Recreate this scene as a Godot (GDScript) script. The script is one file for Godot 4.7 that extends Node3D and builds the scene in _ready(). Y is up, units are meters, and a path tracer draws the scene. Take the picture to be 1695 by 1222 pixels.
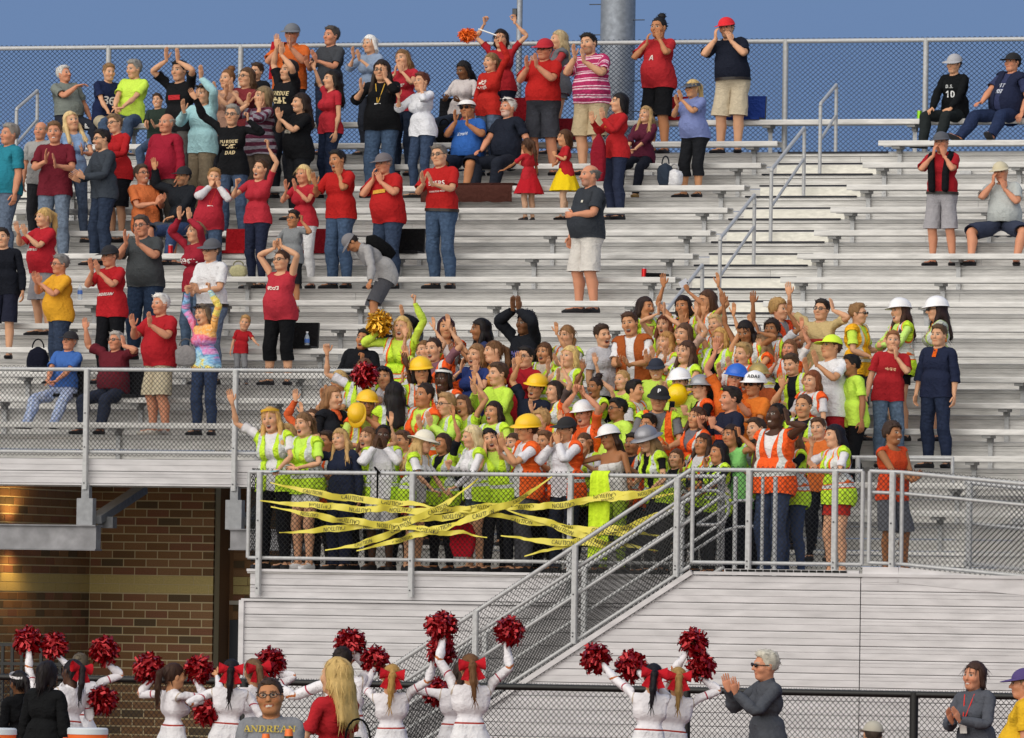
extends Node3D

# ---------------------------------------------------------------- camera model (measured from the photograph)
const FP := 12435.0
const PW := 1695.0
const PH := 1222.0
const TANPSI := 0.3329
const ROLL := 0.01511
const YH := 981.5
const DIST := 85.78
const CAMH := 2.2
# ---------------------------------------------------------------- grandstand measures
const Y0 := 8.10
const RISE := 0.3345
const Z0 := -14.365
const TREAD := 0.749
const SEATH := 0.477
const LASTROW := 17

var cam_pos: Vector3
var cam_basis: Basis
var psi := 0.0
var taken := {}
var rng := RandomNumberGenerator.new()
var noise := FastNoiseLite.new()
var mats := {}
var tpls := {}
var meshes := {}

func yf(n: float) -> float:
	return Y0 - RISE * n

func zn(n: float) -> float:
	return Z0 + TREAD * n

func setup_camera_model() -> void:
	psi = atan(TANPSI)
	cam_pos = Vector3(DIST * sin(psi), CAMH, DIST * cos(psi))
	cam_basis = Basis(Vector3.UP, psi) * Basis(Vector3.RIGHT, atan((YH - PH * 0.5) / FP)) * Basis(Vector3.BACK, ROLL)

func at(u: float, v: float, z: float) -> Vector3:
	var d := cam_basis * Vector3((u - PW * 0.5) / FP, -(v - PH * 0.5) / FP, -1.0)
	return cam_pos + d * ((z - cam_pos.z) / d.z)

func at_x(u: float, v: float, x: float) -> Vector3:
	var d := cam_basis * Vector3((u - PW * 0.5) / FP, -(v - PH * 0.5) / FP, -1.0)
	return cam_pos + d * ((x - cam_pos.x) / d.x)

# ---------------------------------------------------------------- naming
func numbered(called: String) -> String:
	var k: int = taken.get(called, 0)
	taken[called] = k + 1
	return called if k == 0 else "%s_%03d" % [called, k]

func tag(o: Node, label: String, category: String, group := "", kind := "") -> void:
	if label != "": o.set_meta("label", label)
	if category != "": o.set_meta("category", category)
	if group != "": o.set_meta("group", group)
	if kind != "": o.set_meta("kind", kind)

func thing(called: String, label: String, category: String, pos := Vector3.ZERO, turn := 0.0, group := "") -> Node3D:
	var o := Node3D.new()
	o.name = numbered(called)
	add_child(o, true)
	o.position = pos
	o.rotation.y = turn
	tag(o, label, category, group)
	return o

func part(called: String, m: Mesh, mat: Material, parent: Node3D, xf := Transform3D()) -> MeshInstance3D:
	var o := MeshInstance3D.new()
	if parent == self:
		o.name = numbered(called)
	else:
		var k := 0
		var nm := called
		while parent.has_node(NodePath(nm)):
			k += 1
			nm = "%s_%03d" % [called, k]
		o.name = nm
	o.mesh = m
	o.material_override = mat
	o.transform = xf
	parent.add_child(o, true)
	return o

# quick numbered children for thousands of pieces
func piece(called: String, k: int, m: Mesh, mat: Material, parent: Node3D, xf: Transform3D) -> MeshInstance3D:
	var o := MeshInstance3D.new()
	o.name = called if k == 0 else "%s_%03d" % [called, k]
	o.mesh = m
	o.material_override = mat
	o.transform = xf
	parent.add_child(o, true)
	return o

# ---------------------------------------------------------------- materials
func srgb(r: float, g: float, b: float) -> Color:
	return Color(r / 255.0, g / 255.0, b / 255.0)

func hexc(h: String) -> Color:
	return Color.html(h)

func noise_tex(key: String, freq: float, lo: float, hi: float, size := 256, octaves := 4, squash := 1.0) -> ImageTexture:
	if mats.has(key): return mats[key]
	var n := FastNoiseLite.new()
	n.seed = hash(key) % 10000
	n.frequency = freq
	n.fractal_octaves = octaves
	var im := Image.create(size, size, false, Image.FORMAT_RGB8)
	for y in size:
		for x in size:
			# tile by blending
			var fx := float(x) / size
			var fy := float(y) / size
			var a := n.get_noise_2d(x, y * squash)
			var b := n.get_noise_2d(x - size, y * squash)
			var c := n.get_noise_2d(x, (y - size) * squash)
			var d := n.get_noise_2d(x - size, (y - size) * squash)
			var v := lerpf(lerpf(a, b, fx), lerpf(c, d, fx), fy) * 1.6
			v = lerpf(lo, hi, clampf(v * 0.5 + 0.5, 0.0, 1.0))
			im.set_pixel(x, y, Color(v, v, v))
	var t := ImageTexture.create_from_image(im)
	mats[key] = t
	return t

func fold_tex(key: String, freq: float, size: int, strength: float, squash := 1.0, ridged := true) -> ImageTexture:
	if mats.has(key): return mats[key]
	var n := FastNoiseLite.new()
	n.seed = hash(key) % 1000
	n.frequency = freq
	n.fractal_type = FastNoiseLite.FRACTAL_RIDGED if ridged else FastNoiseLite.FRACTAL_FBM
	n.fractal_octaves = 3
	n.domain_warp_enabled = true
	n.domain_warp_amplitude = 18.0
	n.domain_warp_frequency = freq * 0.7
	var im := Image.create(size, size, false, Image.FORMAT_RGBA8)
	for y in size:
		for x in size:
			var fx := float(x) / size
			var fy := float(y) / size
			var a := n.get_noise_2d(x, y * squash)
			var b := n.get_noise_2d(x - size, y * squash)
			var c := n.get_noise_2d(x, (y - size) * squash)
			var d := n.get_noise_2d(x - size, (y - size) * squash)
			var v := clampf(lerpf(lerpf(a, b, fx), lerpf(c, d, fx), fy) * 0.6 + 0.5, 0.0, 1.0)
			im.set_pixel(x, y, Color(v, v, v))
	im.bump_map_to_normal_map(strength)
	var t := ImageTexture.create_from_image(im)
	mats[key] = t
	return t

func cloth(c: Color, kind := "plain") -> StandardMaterial3D:
	var key := "cloth" + c.to_html() + kind
	if mats.has(key): return mats[key]
	var m := StandardMaterial3D.new()
	m.albedo_color = c
	m.roughness = 0.92
	m.metallic_specular = 0.25
	if kind == "denim":
		m.albedo_texture = noise_tex("t_denim", 0.05, 0.68, 1.0, 256, 5)
		m.uv1_scale = Vector3(1.7, 1.7, 1.7)
	else:
		m.albedo_texture = noise_tex("t_cloth", 0.06, 0.90, 1.0, 256, 5)
		m.uv1_scale = Vector3(2.3, 2.3, 2.3)
	m.uv1_triplanar = true
	m.normal_enabled = true
	m.normal_texture = fold_tex("t_fold", 0.012, 256, 22.0)
	m.normal_scale = 0.6
	if kind == "neon":
		m.roughness = 0.8
	if kind == "foil":
		m.roughness = 0.25
		m.metallic = 0.7
	mats[key] = m
	return m

func printed(key: String, tex: Texture2D, rough := 0.9) -> StandardMaterial3D:
	key = "printed" + key
	if mats.has(key): return mats[key]
	var m := StandardMaterial3D.new()
	m.albedo_texture = tex
	m.roughness = rough
	m.metallic_specular = 0.25
	m.texture_filter = BaseMaterial3D.TEXTURE_FILTER_LINEAR
	m.normal_enabled = true
	m.normal_texture = fold_tex("t_fold_uv", 0.036, 512, 16.0)
	m.normal_scale = 0.6
	mats[key] = m
	return m

func solid(c: Color, rough := 0.6, metal := 0.0, spec := 0.5) -> StandardMaterial3D:
	var key := "solid%s_%.2f_%.2f_%.2f" % [c.to_html(), rough, metal, spec]
	if mats.has(key): return mats[key]
	var m := StandardMaterial3D.new()
	m.albedo_color = c
	m.roughness = rough
	m.metallic = metal
	m.metallic_specular = spec
	mats[key] = m
	return m

func worn(c: Color, texkey: String, freq: float, lo: float, hi: float, scale: float, rough := 0.6, metal := 0.0, squash := 1.0) -> StandardMaterial3D:
	var key := "worn%s%s%.2f" % [c.to_html(), texkey, scale]
	if mats.has(key): return mats[key]
	var m := StandardMaterial3D.new()
	m.albedo_color = c
	m.albedo_texture = noise_tex(texkey, freq, lo, hi, 256, 5, squash)
	m.uv1_triplanar = true
	m.uv1_world_triplanar = true
	m.uv1_scale = Vector3(scale, scale, scale)
	m.roughness = rough
	m.metallic = metal
	mats[key] = m
	return m

func vcol(key: String, rough: float, spec := 0.4) -> StandardMaterial3D:
	key = "vcol" + key
	if mats.has(key): return mats[key]
	var m := StandardMaterial3D.new()
	m.vertex_color_use_as_albedo = true
	if key == "vcolhair":
		m.normal_enabled = true
		m.normal_texture = fold_tex("t_strand", 0.16, 256, 4.0, 0.10)
		m.normal_scale = 1.0
		m.uv1_triplanar = true
		m.uv1_scale = Vector3(4, 4, 4)
	m.roughness = rough
	m.metallic_specular = spec
	mats[key] = m
	return m

# ---------------------------------------------------------------- mesh helpers
func arr_mesh(v: PackedVector3Array, n: PackedVector3Array, idx: PackedInt32Array, uv := PackedVector2Array(), col := PackedColorArray()) -> ArrayMesh:
	var a := []
	a.resize(Mesh.ARRAY_MAX)
	a[Mesh.ARRAY_VERTEX] = v
	a[Mesh.ARRAY_NORMAL] = n
	a[Mesh.ARRAY_INDEX] = idx
	if uv.size(): a[Mesh.ARRAY_TEX_UV] = uv
	if col.size(): a[Mesh.ARRAY_COLOR] = col
	var m := ArrayMesh.new()
	m.add_surface_from_arrays(Mesh.PRIMITIVE_TRIANGLES, a)
	return m

func stool() -> SurfaceTool:
	var st := SurfaceTool.new()
	st.begin(Mesh.PRIMITIVE_TRIANGLES)
	return st

func bx(st: SurfaceTool, c: Vector3, s: Vector3, b := Basis()) -> void:
	var m := BoxMesh.new()
	m.size = s
	st.append_from(m, 0, Transform3D(b, c))

func boxm(s: Vector3) -> Mesh:
	var key := "box%s" % s
	if meshes.has(key): return meshes[key]
	var m := BoxMesh.new()
	m.size = s
	meshes[key] = m
	return m

func basis_y(d: Vector3) -> Basis:
	var y := d.normalized()
	var x := y.cross(Vector3(0, 0, 1) if absf(y.z) < 0.9 else Vector3(1, 0, 0)).normalized()
	return Basis(x, y, x.cross(y))

func cyl(st: SurfaceTool, a: Vector3, b: Vector3, ra: float, rb := -1.0, sides := 10) -> void:
	var m := CylinderMesh.new()
	m.bottom_radius = ra
	m.top_radius = ra if rb < 0 else rb
	m.height = a.distance_to(b)
	m.radial_segments = sides
	m.rings = 0
	st.append_from(m, 0, Transform3D(basis_y(b - a), (a + b) * 0.5))

func ball(st: SurfaceTool, c: Vector3, r: float, sc := Vector3.ONE, seg := 10, rings := 6) -> void:
	var m := SphereMesh.new()
	m.radius = r
	m.height = 2 * r
	m.radial_segments = seg
	m.rings = rings
	st.append_from(m, 0, Transform3D(Basis.from_scale(sc), c))

func tube(st: SurfaceTool, pts: Array, r: float, sides := 8) -> void:
	for i in pts.size() - 1:
		cyl(st, pts[i], pts[i + 1], r, r, sides)
		if i > 0: ball(st, pts[i], r * 1.0, Vector3.ONE, sides, 4)

func beam(st: SurfaceTool, a: Vector3, b: Vector3, w: float, h: float) -> void:
	var y := (b - a).normalized()
	var x := y.cross(Vector3(0, 0, 1) if absf(y.z) < 0.9 else Vector3(0, 1, 0)).normalized()
	bx(st, (a + b) * 0.5, Vector3(w, a.distance_to(b), h), Basis(x, y, x.cross(y)))

# extrude a profile (points as z,y) along x, flat shaded, with end caps
func prism_x(profile: PackedVector2Array, x0: float, x1: float, cut0 := 0.0, cut1 := 0.0) -> ArrayMesh:
	# cut: extra x per unit of y at the ends (for raked ends)
	var st := stool()
	var n := profile.size()
	var area := 0.0
	for i in n:
		var p := profile[i]
		var q := profile[(i + 1) % n]
		area += p.x * q.y - q.x * p.y
	for i in n:
		var p := profile[i]
		var q := profile[(i + 1) % n]
		var a := Vector3(x0 + cut0 * p.y, p.y, p.x)
		var b := Vector3(x0 + cut0 * q.y, q.y, q.x)
		var c := Vector3(x1 + cut1 * q.y, q.y, q.x)
		var d := Vector3(x1 + cut1 * p.y, p.y, p.x)
		var e := q - p
		var nn := Vector3(0, -e.x, e.y).normalized() * (1.0 if area > 0 else -1.0)
		nn = Vector3(0, nn.y, nn.z)
		quad(st, a, b, c, d, nn)
	var tri := Geometry2D.triangulate_polygon(profile)
	for k in range(0, tri.size(), 3):
		var t := [profile[tri[k]], profile[tri[k + 1]], profile[tri[k + 2]]]
		tri3(st, Vector3(x0 + cut0 * t[0].y, t[0].y, t[0].x), Vector3(x0 + cut0 * t[1].y, t[1].y, t[1].x), Vector3(x0 + cut0 * t[2].y, t[2].y, t[2].x), Vector3.LEFT)
		tri3(st, Vector3(x1 + cut1 * t[0].y, t[0].y, t[0].x), Vector3(x1 + cut1 * t[1].y, t[1].y, t[1].x), Vector3(x1 + cut1 * t[2].y, t[2].y, t[2].x), Vector3.RIGHT)
	return st.commit()

func tri3(st: SurfaceTool, a: Vector3, b: Vector3, c: Vector3, n: Vector3) -> void:
	# front faces run clockwise
	if (b - a).cross(c - a).dot(n) > 0:
		var t := b
		b = c
		c = t
	for p in [a, b, c]:
		st.set_normal(n)
		st.set_uv(Vector2(p.x, -p.y))
		st.add_vertex(p)

func quad(st: SurfaceTool, a: Vector3, b: Vector3, c: Vector3, d: Vector3, n: Vector3) -> void:
	tri3(st, a, b, c, n)
	tri3(st, a, c, d, n)

# thin three-sided wire
func wire(st: SurfaceTool, a: Vector3, b: Vector3, r: float, side: Vector3) -> void:
	var d := (b - a).normalized()
	var e := d.cross(side).normalized()
	var o := [side * r, (-0.5 * side + 0.866 * e) * r, (-0.5 * side - 0.866 * e) * r]
	for i in 3:
		var p: Vector3 = o[i]
		var q: Vector3 = o[(i + 1) % 3]
		quad(st, a + p, b + p, b + q, a + q, (p + q).normalized())

# chain link in the parallelogram org + s*along + t*up
func chain_link(org: Vector3, along: Vector3, up: Vector3, pitch := 0.0575, r := 0.0032, rise := 0.062) -> ArrayMesh:
	var st := stool()
	var ln := along.length()
	var hh := up.length()
	var ud := up.normalized()
	var ad := along.normalized()
	var nrm := ad.cross(ud).normalized()
	var k := pitch / rise   # horizontal run per unit of height
	var nlines := int(ceil((ln + hh * k) / pitch)) + 1
	for dirn in [1.0, -1.0]:
		for i in nlines:
			var s0: float = i * pitch - (hh * k if dirn > 0 else 0.0)
			var t0 := 0.0
			var t1 := hh
			# s(t) = s0 + dirn*k*t, clip to 0..ln
			if dirn > 0:
				t0 = maxf(0.0, -s0 / k)
				t1 = minf(hh, (ln - s0) / k)
			else:
				t0 = maxf(0.0, (s0 - ln) / k)
				t1 = minf(hh, s0 / k)
			if t1 - t0 < 0.01: continue
			var off: Vector3 = nrm * (0.003 * dirn)
			wire(st, org + ad * (s0 + dirn * k * t0) + ud * t0 + off, org + ad * (s0 + dirn * k * t1) + ud * t1 + off, r, nrm)
	return st.commit()

# ---------------------------------------------------------------- lettering
func text_mesh(txt: String, size: float, depth := 0.002, serif := false, bold := false) -> ArrayMesh:
	var key := "txt%s%.4f%s%s" % [txt, size, serif, bold]
	if meshes.has(key): return meshes[key]
	var tm := TextMesh.new()
	var f := SystemFont.new()
	f.font_names = PackedStringArray(["Droid Serif" if serif else "Droid Sans"])
	f.font_weight = 700 if bold else 400
	tm.font = f
	tm.text = txt
	tm.font_size = 24
	tm.pixel_size = size / 18.0
	tm.depth = depth
	tm.curve_step = 2.0
	var a := tm.get_mesh_arrays()
	var m := ArrayMesh.new()
	m.add_surface_from_arrays(Mesh.PRIMITIVE_TRIANGLES, a)
	meshes[key] = m
	return m

# ================================================================ people: one rest-pose body per build, skinned into each pose
const SHX := 0.172
const ELX := 0.452
const WRX := 0.705
const ARMY := 1.43
const B_PEL := 0
const B_CHE := 1
const B_HEAD := 2

# a primitive: [kind, a, b, ra, rb, k]  kind 0 capsule, 1 ellipsoid (a centre, b radii), 2 cut ellipsoid; x is mirrored
func field(prims: Array, org: Vector3, h: float, nx: int, ny: int, nz: int) -> PackedFloat32Array:
	var f := PackedFloat32Array()
	f.resize(nx * ny * nz)
	var half := int(nx / 2.0)
	var np := prims.size()
	var inv := PackedFloat32Array()
	for pr in prims:
		var ba: Vector3 = pr[2] - pr[1]
		inv.append(1.0 / maxf(ba.length_squared(), 1e-9))
	for z in nz:
		for y in ny:
			var row := (z * ny + y) * nx
			for x in range(half, nx):
				var p := org + Vector3(x, y, z) * h
				var d := 9.0
				for i in np:
					var pr: Array = prims[i]
					var a: Vector3 = pr[1]
					var q: Vector3 = p - a
					var e := 0.0
					if pr[0] == 0:
						var ba: Vector3 = pr[2] - a
						var t := clampf(q.dot(ba) * inv[i], 0.0, 1.0)
						e = (q - ba * t).length() - (pr[3] + (pr[4] - pr[3]) * t)
					else:
						var rr: Vector3 = pr[2]
						var s := q / rr
						var sl := s.length()
						e = (sl - 1.0) * sl / maxf((s / rr).length(), 1e-6)
					var k: float = pr[5]
					if pr[0] == 2:
						e = -e
						var hh := maxf(k - absf(e - d), 0.0)
						d = maxf(d, e) + hh * hh / (4.0 * k)
					else:
						var hh := maxf(k - absf(e - d), 0.0)
						d = minf(d, e) - hh * hh / (4.0 * k)
				f[row + x] = d
				f[row + nx - 1 - x] = d
	return f

# surface nets
func nets(f: PackedFloat32Array, org: Vector3, h: float, nx: int, ny: int, nz: int) -> Dictionary:
	var cell := PackedInt32Array()
	cell.resize(nx * ny * nz)
	cell.fill(-1)
	var v := PackedVector3Array()
	var sy := nx
	var sz := nx * ny
	for z in nz - 1:
		for y in ny - 1:
			for x in nx - 1:
				var i := (z * ny + y) * nx + x
				var c0 := f[i]
				var c1 := f[i + 1]
				var c2 := f[i + sy]
				var c3 := f[i + sy + 1]
				var c4 := f[i + sz]
				var c5 := f[i + sz + 1]
				var c6 := f[i + sz + sy]
				var c7 := f[i + sz + sy + 1]
				var neg := int(c0 < 0) + int(c1 < 0) + int(c2 < 0) + int(c3 < 0) + int(c4 < 0) + int(c5 < 0) + int(c6 < 0) + int(c7 < 0)
				if neg == 0 or neg == 8: continue
				var s := Vector3.ZERO
				var n := 0
				if (c0 < 0) != (c1 < 0):
					s += Vector3(c0 / (c0 - c1), 0, 0); n += 1
				if (c2 < 0) != (c3 < 0):
					s += Vector3(c2 / (c2 - c3), 1, 0); n += 1
				if (c4 < 0) != (c5 < 0):
					s += Vector3(c4 / (c4 - c5), 0, 1); n += 1
				if (c6 < 0) != (c7 < 0):
					s += Vector3(c6 / (c6 - c7), 1, 1); n += 1
				if (c0 < 0) != (c2 < 0):
					s += Vector3(0, c0 / (c0 - c2), 0); n += 1
				if (c1 < 0) != (c3 < 0):
					s += Vector3(1, c1 / (c1 - c3), 0); n += 1
				if (c4 < 0) != (c6 < 0):
					s += Vector3(0, c4 / (c4 - c6), 1); n += 1
				if (c5 < 0) != (c7 < 0):
					s += Vector3(1, c5 / (c5 - c7), 1); n += 1
				if (c0 < 0) != (c4 < 0):
					s += Vector3(0, 0, c0 / (c0 - c4)); n += 1
				if (c1 < 0) != (c5 < 0):
					s += Vector3(1, 0, c1 / (c1 - c5)); n += 1
				if (c2 < 0) != (c6 < 0):
					s += Vector3(0, 1, c2 / (c2 - c6)); n += 1
				if (c3 < 0) != (c7 < 0):
					s += Vector3(1, 1, c3 / (c3 - c7)); n += 1
				cell[i] = v.size()
				v.append(org + (Vector3(x, y, z) + s / n) * h)
	var idx := PackedInt32Array()
	var nrm := PackedVector3Array()
	nrm.resize(v.size())
	var steps := [1, sy, sz]
	for z in range(1, nz - 1):
		for y in range(1, ny - 1):
			for x in range(1, nx - 1):
				var i := (z * ny + y) * nx + x
				var a := f[i] < 0
				for ax in 3:
					var b := f[i + steps[ax]] < 0
					if a == b: continue
					var su: int = steps[(ax + 1) % 3]
					var sv: int = steps[(ax + 2) % 3]
					var q0 := cell[i]
					var q1 := cell[i - su]
					var q2 := cell[i - su - sv]
					var q3 := cell[i - sv]
					if q0 < 0 or q1 < 0 or q2 < 0 or q3 < 0: continue
					# outward along +axis when a inside
					if a:
						idx.append_array([q0, q2, q1, q0, q3, q2])
					else:
						idx.append_array([q0, q1, q2, q0, q2, q3])
					var nn := (v[q2] - v[q0]).cross(v[q3] - v[q1])
					if a: nn = nn
					else: nn = -nn
					nrm[q0] += nn
					nrm[q1] += nn
					nrm[q2] += nn
					nrm[q3] += nn
	# orient: normals should point to growing field; test with one sample
	for i in v.size():
		nrm[i] = nrm[i].normalized()
	var t := {"v": v, "n": nrm, "i": idx}
	fix_orientation(t)
	return t

func fix_orientation(t: Dictionary) -> void:
	# signed volume decides; front faces clockwise means negative volume by the right-hand rule
	var v: PackedVector3Array = t.v
	var idx: PackedInt32Array = t.i
	var vol := 0.0
	for k in range(0, idx.size(), 3):
		vol += v[idx[k]].dot(v[idx[k + 1]].cross(v[idx[k + 2]]))
	if vol > 0:
		for k in range(0, idx.size(), 3):
			var s := idx[k + 1]
			idx[k + 1] = idx[k + 2]
			idx[k + 2] = s
		t.i = idx
	# normals from the faces
	var n := PackedVector3Array()
	n.resize(v.size())
	for k in range(0, idx.size(), 3):
		var a := idx[k]
		var b := idx[k + 1]
		var c := idx[k + 2]
		var nn := (v[c] - v[a]).cross(v[b] - v[a])
		n[a] += nn
		n[b] += nn
		n[c] += nn
	for i in n.size():
		n[i] = n[i].normalized()
	t.n = n

func body_prims(kind: String) -> Array:
	var s := 1.0
	var pr := []
	var V := func(a, b, c): return Vector3(a, b, c)
	var fem := kind == "f" or kind == "g"
	var heavy := kind == "h" or kind == "g"
	var arm := 0.84 if fem else 1.0
	if heavy: arm *= 1.18
	var leg := 0.97 if fem else 1.0
	if heavy: leg *= 1.12
	var chest := 0.093 if fem else 0.104
	var waist := 0.081 if fem else 0.093
	var hipr := 0.100 if fem else 0.099
	if heavy:
		chest *= 1.14; waist *= 1.32; hipr *= 1.16
	pr.append([0, V.call(0, 1.31, -0.005), V.call(0.072 if fem else 0.088, 1.31, -0.005), chest, chest, 0.05])
	pr.append([0, V.call(0, 1.405, -0.012), V.call(0.105 if fem else 0.12, 1.412, -0.015), 0.072, 0.066, 0.05])
	pr.append([0, V.call(0, 1.11, 0.0), V.call(0.05 if fem else 0.062, 1.11, 0.0), waist, waist, 0.09])
	pr.append([0, V.call(0, 0.965, -0.008), V.call(0.070 if fem else 0.066, 0.965, -0.008), hipr, hipr, 0.09])
	pr.append([0, V.call(0.07, 0.915, -0.045), V.call(0.072, 0.93, -0.04), 0.086 * leg, 0.086 * leg, 0.06])
	if heavy:
		pr.append([1, V.call(0, 1.09, 0.075), V.call(0.160, 0.18, 0.128), 0.0, 0.0, 0.08])
	if fem:
		pr.append([1, V.call(0.072, 1.29, 0.085), V.call(0.06, 0.06, 0.055 * (1.2 if heavy else 1.0)), 0.0, 0.0, 0.04])
	pr.append([0, V.call(SHX - 0.012, ARMY, -0.012), V.call(ELX, ARMY, -0.01), 0.053 * arm, 0.037 * arm, 0.05])
	pr.append([0, V.call(ELX, ARMY, -0.01), V.call(ELX + 0.075, ARMY, -0.008), 0.037 * arm, 0.039 * arm, 0.02])
	pr.append([0, V.call(ELX + 0.075, ARMY, -0.008), V.call(WRX + 0.015, ARMY, -0.004), 0.039 * arm, 0.025 * arm, 0.02])
	pr.append([0, V.call(0.09, 0.87, 0.0), V.call(0.10, 0.49, 0.008), 0.088 * leg, 0.057 * leg, 0.05])
	pr.append([0, V.call(0.10, 0.49, 0.006), V.call(0.10, 0.36, -0.018), 0.055 * leg, 0.057 * leg, 0.02])
	pr.append([0, V.call(0.10, 0.36, -0.018), V.call(0.10, 0.085, -0.012), 0.056 * leg, 0.037 * leg, 0.02])
	pr.append([0, V.call(0.10, 0.055, -0.035), V.call(0.115, 0.038, 0.13), 0.04, 0.032, 0.03])
	pr.append([0, V.call(0, 1.42, -0.022), V.call(0, 1.56, -0.004), 0.062 * (0.86 if fem else 1.0), 0.052 * (0.9 if fem else 1.0), 0.05])
	return pr

func head_prims(kind: String) -> Array:
	# kinds: closed, open (shouting), smile
	var pr := []
	var j := -0.012 if kind == "open" else 0.0
	pr.append([1, Vector3(0, 1.660, -0.014), Vector3(0.073, 0.095, 0.096), 0, 0, 0.02])
	pr.append([1, Vector3(0, 1.603 + j * 0.5, 0.020), Vector3(0.056, 0.083, 0.070), 0, 0, 0.03])
	pr.append([0, Vector3(0, 1.540 + j, 0.058), Vector3(0.012, 1.540 + j, 0.055), 0.022, 0.022, 0.03])
	pr.append([0, Vector3(0.042, 1.585 + j, 0.0), Vector3(0.02, 1.545 + j, 0.045), 0.022, 0.02, 0.03])
	pr.append([0, Vector3(0, 1.47, -0.022), Vector3(0, 1.58, -0.01), 0.053, 0.052, 0.03])
	pr.append([0, Vector3(0, 1.668, 0.078), Vector3(0.040, 1.666, 0.064), 0.014, 0.012, 0.015])
	pr.append([0, Vector3(0.04, 1.612, 0.055), Vector3(0.045, 1.612, 0.05), 0.026, 0.024, 0.03])
	pr.append([2, Vector3(0.032, 1.646, 0.106), Vector3(0.019, 0.013, 0.026), 0, 0, 0.012])
	pr.append([0, Vector3(0, 1.652, 0.084), Vector3(0, 1.613, 0.106), 0.009, 0.013, 0.012])
	pr.append([0, Vector3(0.011, 1.607, 0.093), Vector3(0.012, 1.607, 0.092), 0.008, 0.008, 0.008])
	pr.append([0, Vector3(0, 1.578, 0.085), Vector3(0.018, 1.579, 0.078), 0.008, 0.006, 0.008])
	pr.append([0, Vector3(0, 1.563 + j * 1.6, 0.082), Vector3(0.015, 1.565 + j * 1.6, 0.076), 0.008, 0.006, 0.008])
	pr.append([1, Vector3(0.074, 1.632, -0.008), Vector3(0.012, 0.032, 0.020), 0, 0, 0.008])
	if kind == "open":
		pr.append([2, Vector3(0, 1.560, 0.096), Vector3(0.023, 0.021, 0.035), 0, 0, 0.006])
	return pr

func bone_weights(p: Vector3) -> Array:
	var w := PackedFloat32Array()
	w.resize(15)
	var ax := absf(p.x)
	var left := p.x > 0
	var arm := smoothstep(0.125, 0.235, ax) * smoothstep(1.24, 1.345, p.y)
	var rest := 1.0 - arm
	if arm > 0.0:
		var fo := smoothstep(ELX - 0.04, ELX + 0.04, ax)
		var ha := smoothstep(WRX - 0.03, WRX + 0.015, ax)
		var b := 3 if left else 6
		w[b] = arm * (1.0 - fo)
		w[b + 1] = arm * fo * (1.0 - ha)
		w[b + 2] = arm * fo * ha
	var leg := 1.0 - smoothstep(0.83, 0.99, p.y)
	if leg > 0.0:
		var lw := smoothstep(-0.025, 0.025, p.x)
		var sh := 1.0 - smoothstep(0.44, 0.54, p.y)
		var ft := 1.0 - smoothstep(0.07, 0.115, p.y)
		for side in 2:
			var ww := leg * (lw if side == 0 else 1.0 - lw)
			var b := 9 if side == 0 else 12
			w[b] += ww * (1.0 - sh)
			w[b + 1] += ww * sh * (1.0 - ft)
			w[b + 2] += ww * sh * ft
	var tr := rest * (1.0 - leg)
	var hd := smoothstep(1.47, 1.54, p.y) * (1.0 - smoothstep(0.09, 0.14, ax))
	var ch := smoothstep(0.98, 1.2, p.y)
	w[2] += tr * hd
	w[1] += tr * (1.0 - hd) * ch
	w[0] += tr * (1.0 - hd) * (1.0 - ch)
	# keep the three largest
	var out := []
	for k in 3:
		var bi := -1
		var bw := 0.004
		for i in 15:
			if w[i] > bw:
				bw = w[i]
				bi = i
		if bi < 0: break
		out.append([bi, bw])
		w[bi] = -1.0
	var s := 0.0
	for o in out: s += o[1]
	for o in out: o[1] /= s
	return out

func set_weights(t: Dictionary) -> void:
	var v: PackedVector3Array = t.v
	var bi := PackedInt32Array()
	var bw := PackedFloat32Array()
	bi.resize(v.size() * 3)
	bw.resize(v.size() * 3)
	for i in v.size():
		var w := bone_weights(v[i])
		for k in 3:
			if k < w.size():
				bi[i * 3 + k] = w[k][0]
				bw[i * 3 + k] = w[k][1]
			else:
				bi[i * 3 + k] = w[0][0]
				bw[i * 3 + k] = 0.0
	t.bi = bi
	t.bw = bw

func body_tpl(kind: String) -> Dictionary:
	var key := "body_" + kind
	if tpls.has(key): return tpls[key]
	var h := 0.0285
	var nx := 53
	var ny := 58
	var nz := 19
	var org := Vector3(-(nx - 1) * 0.5 * h, -0.03, -0.265)
	var t := nets(field(body_prims(kind), org, h, nx, ny, nz), org, h, nx, ny, nz)
	set_weights(t)
	tpls[key] = t
	return t

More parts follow.
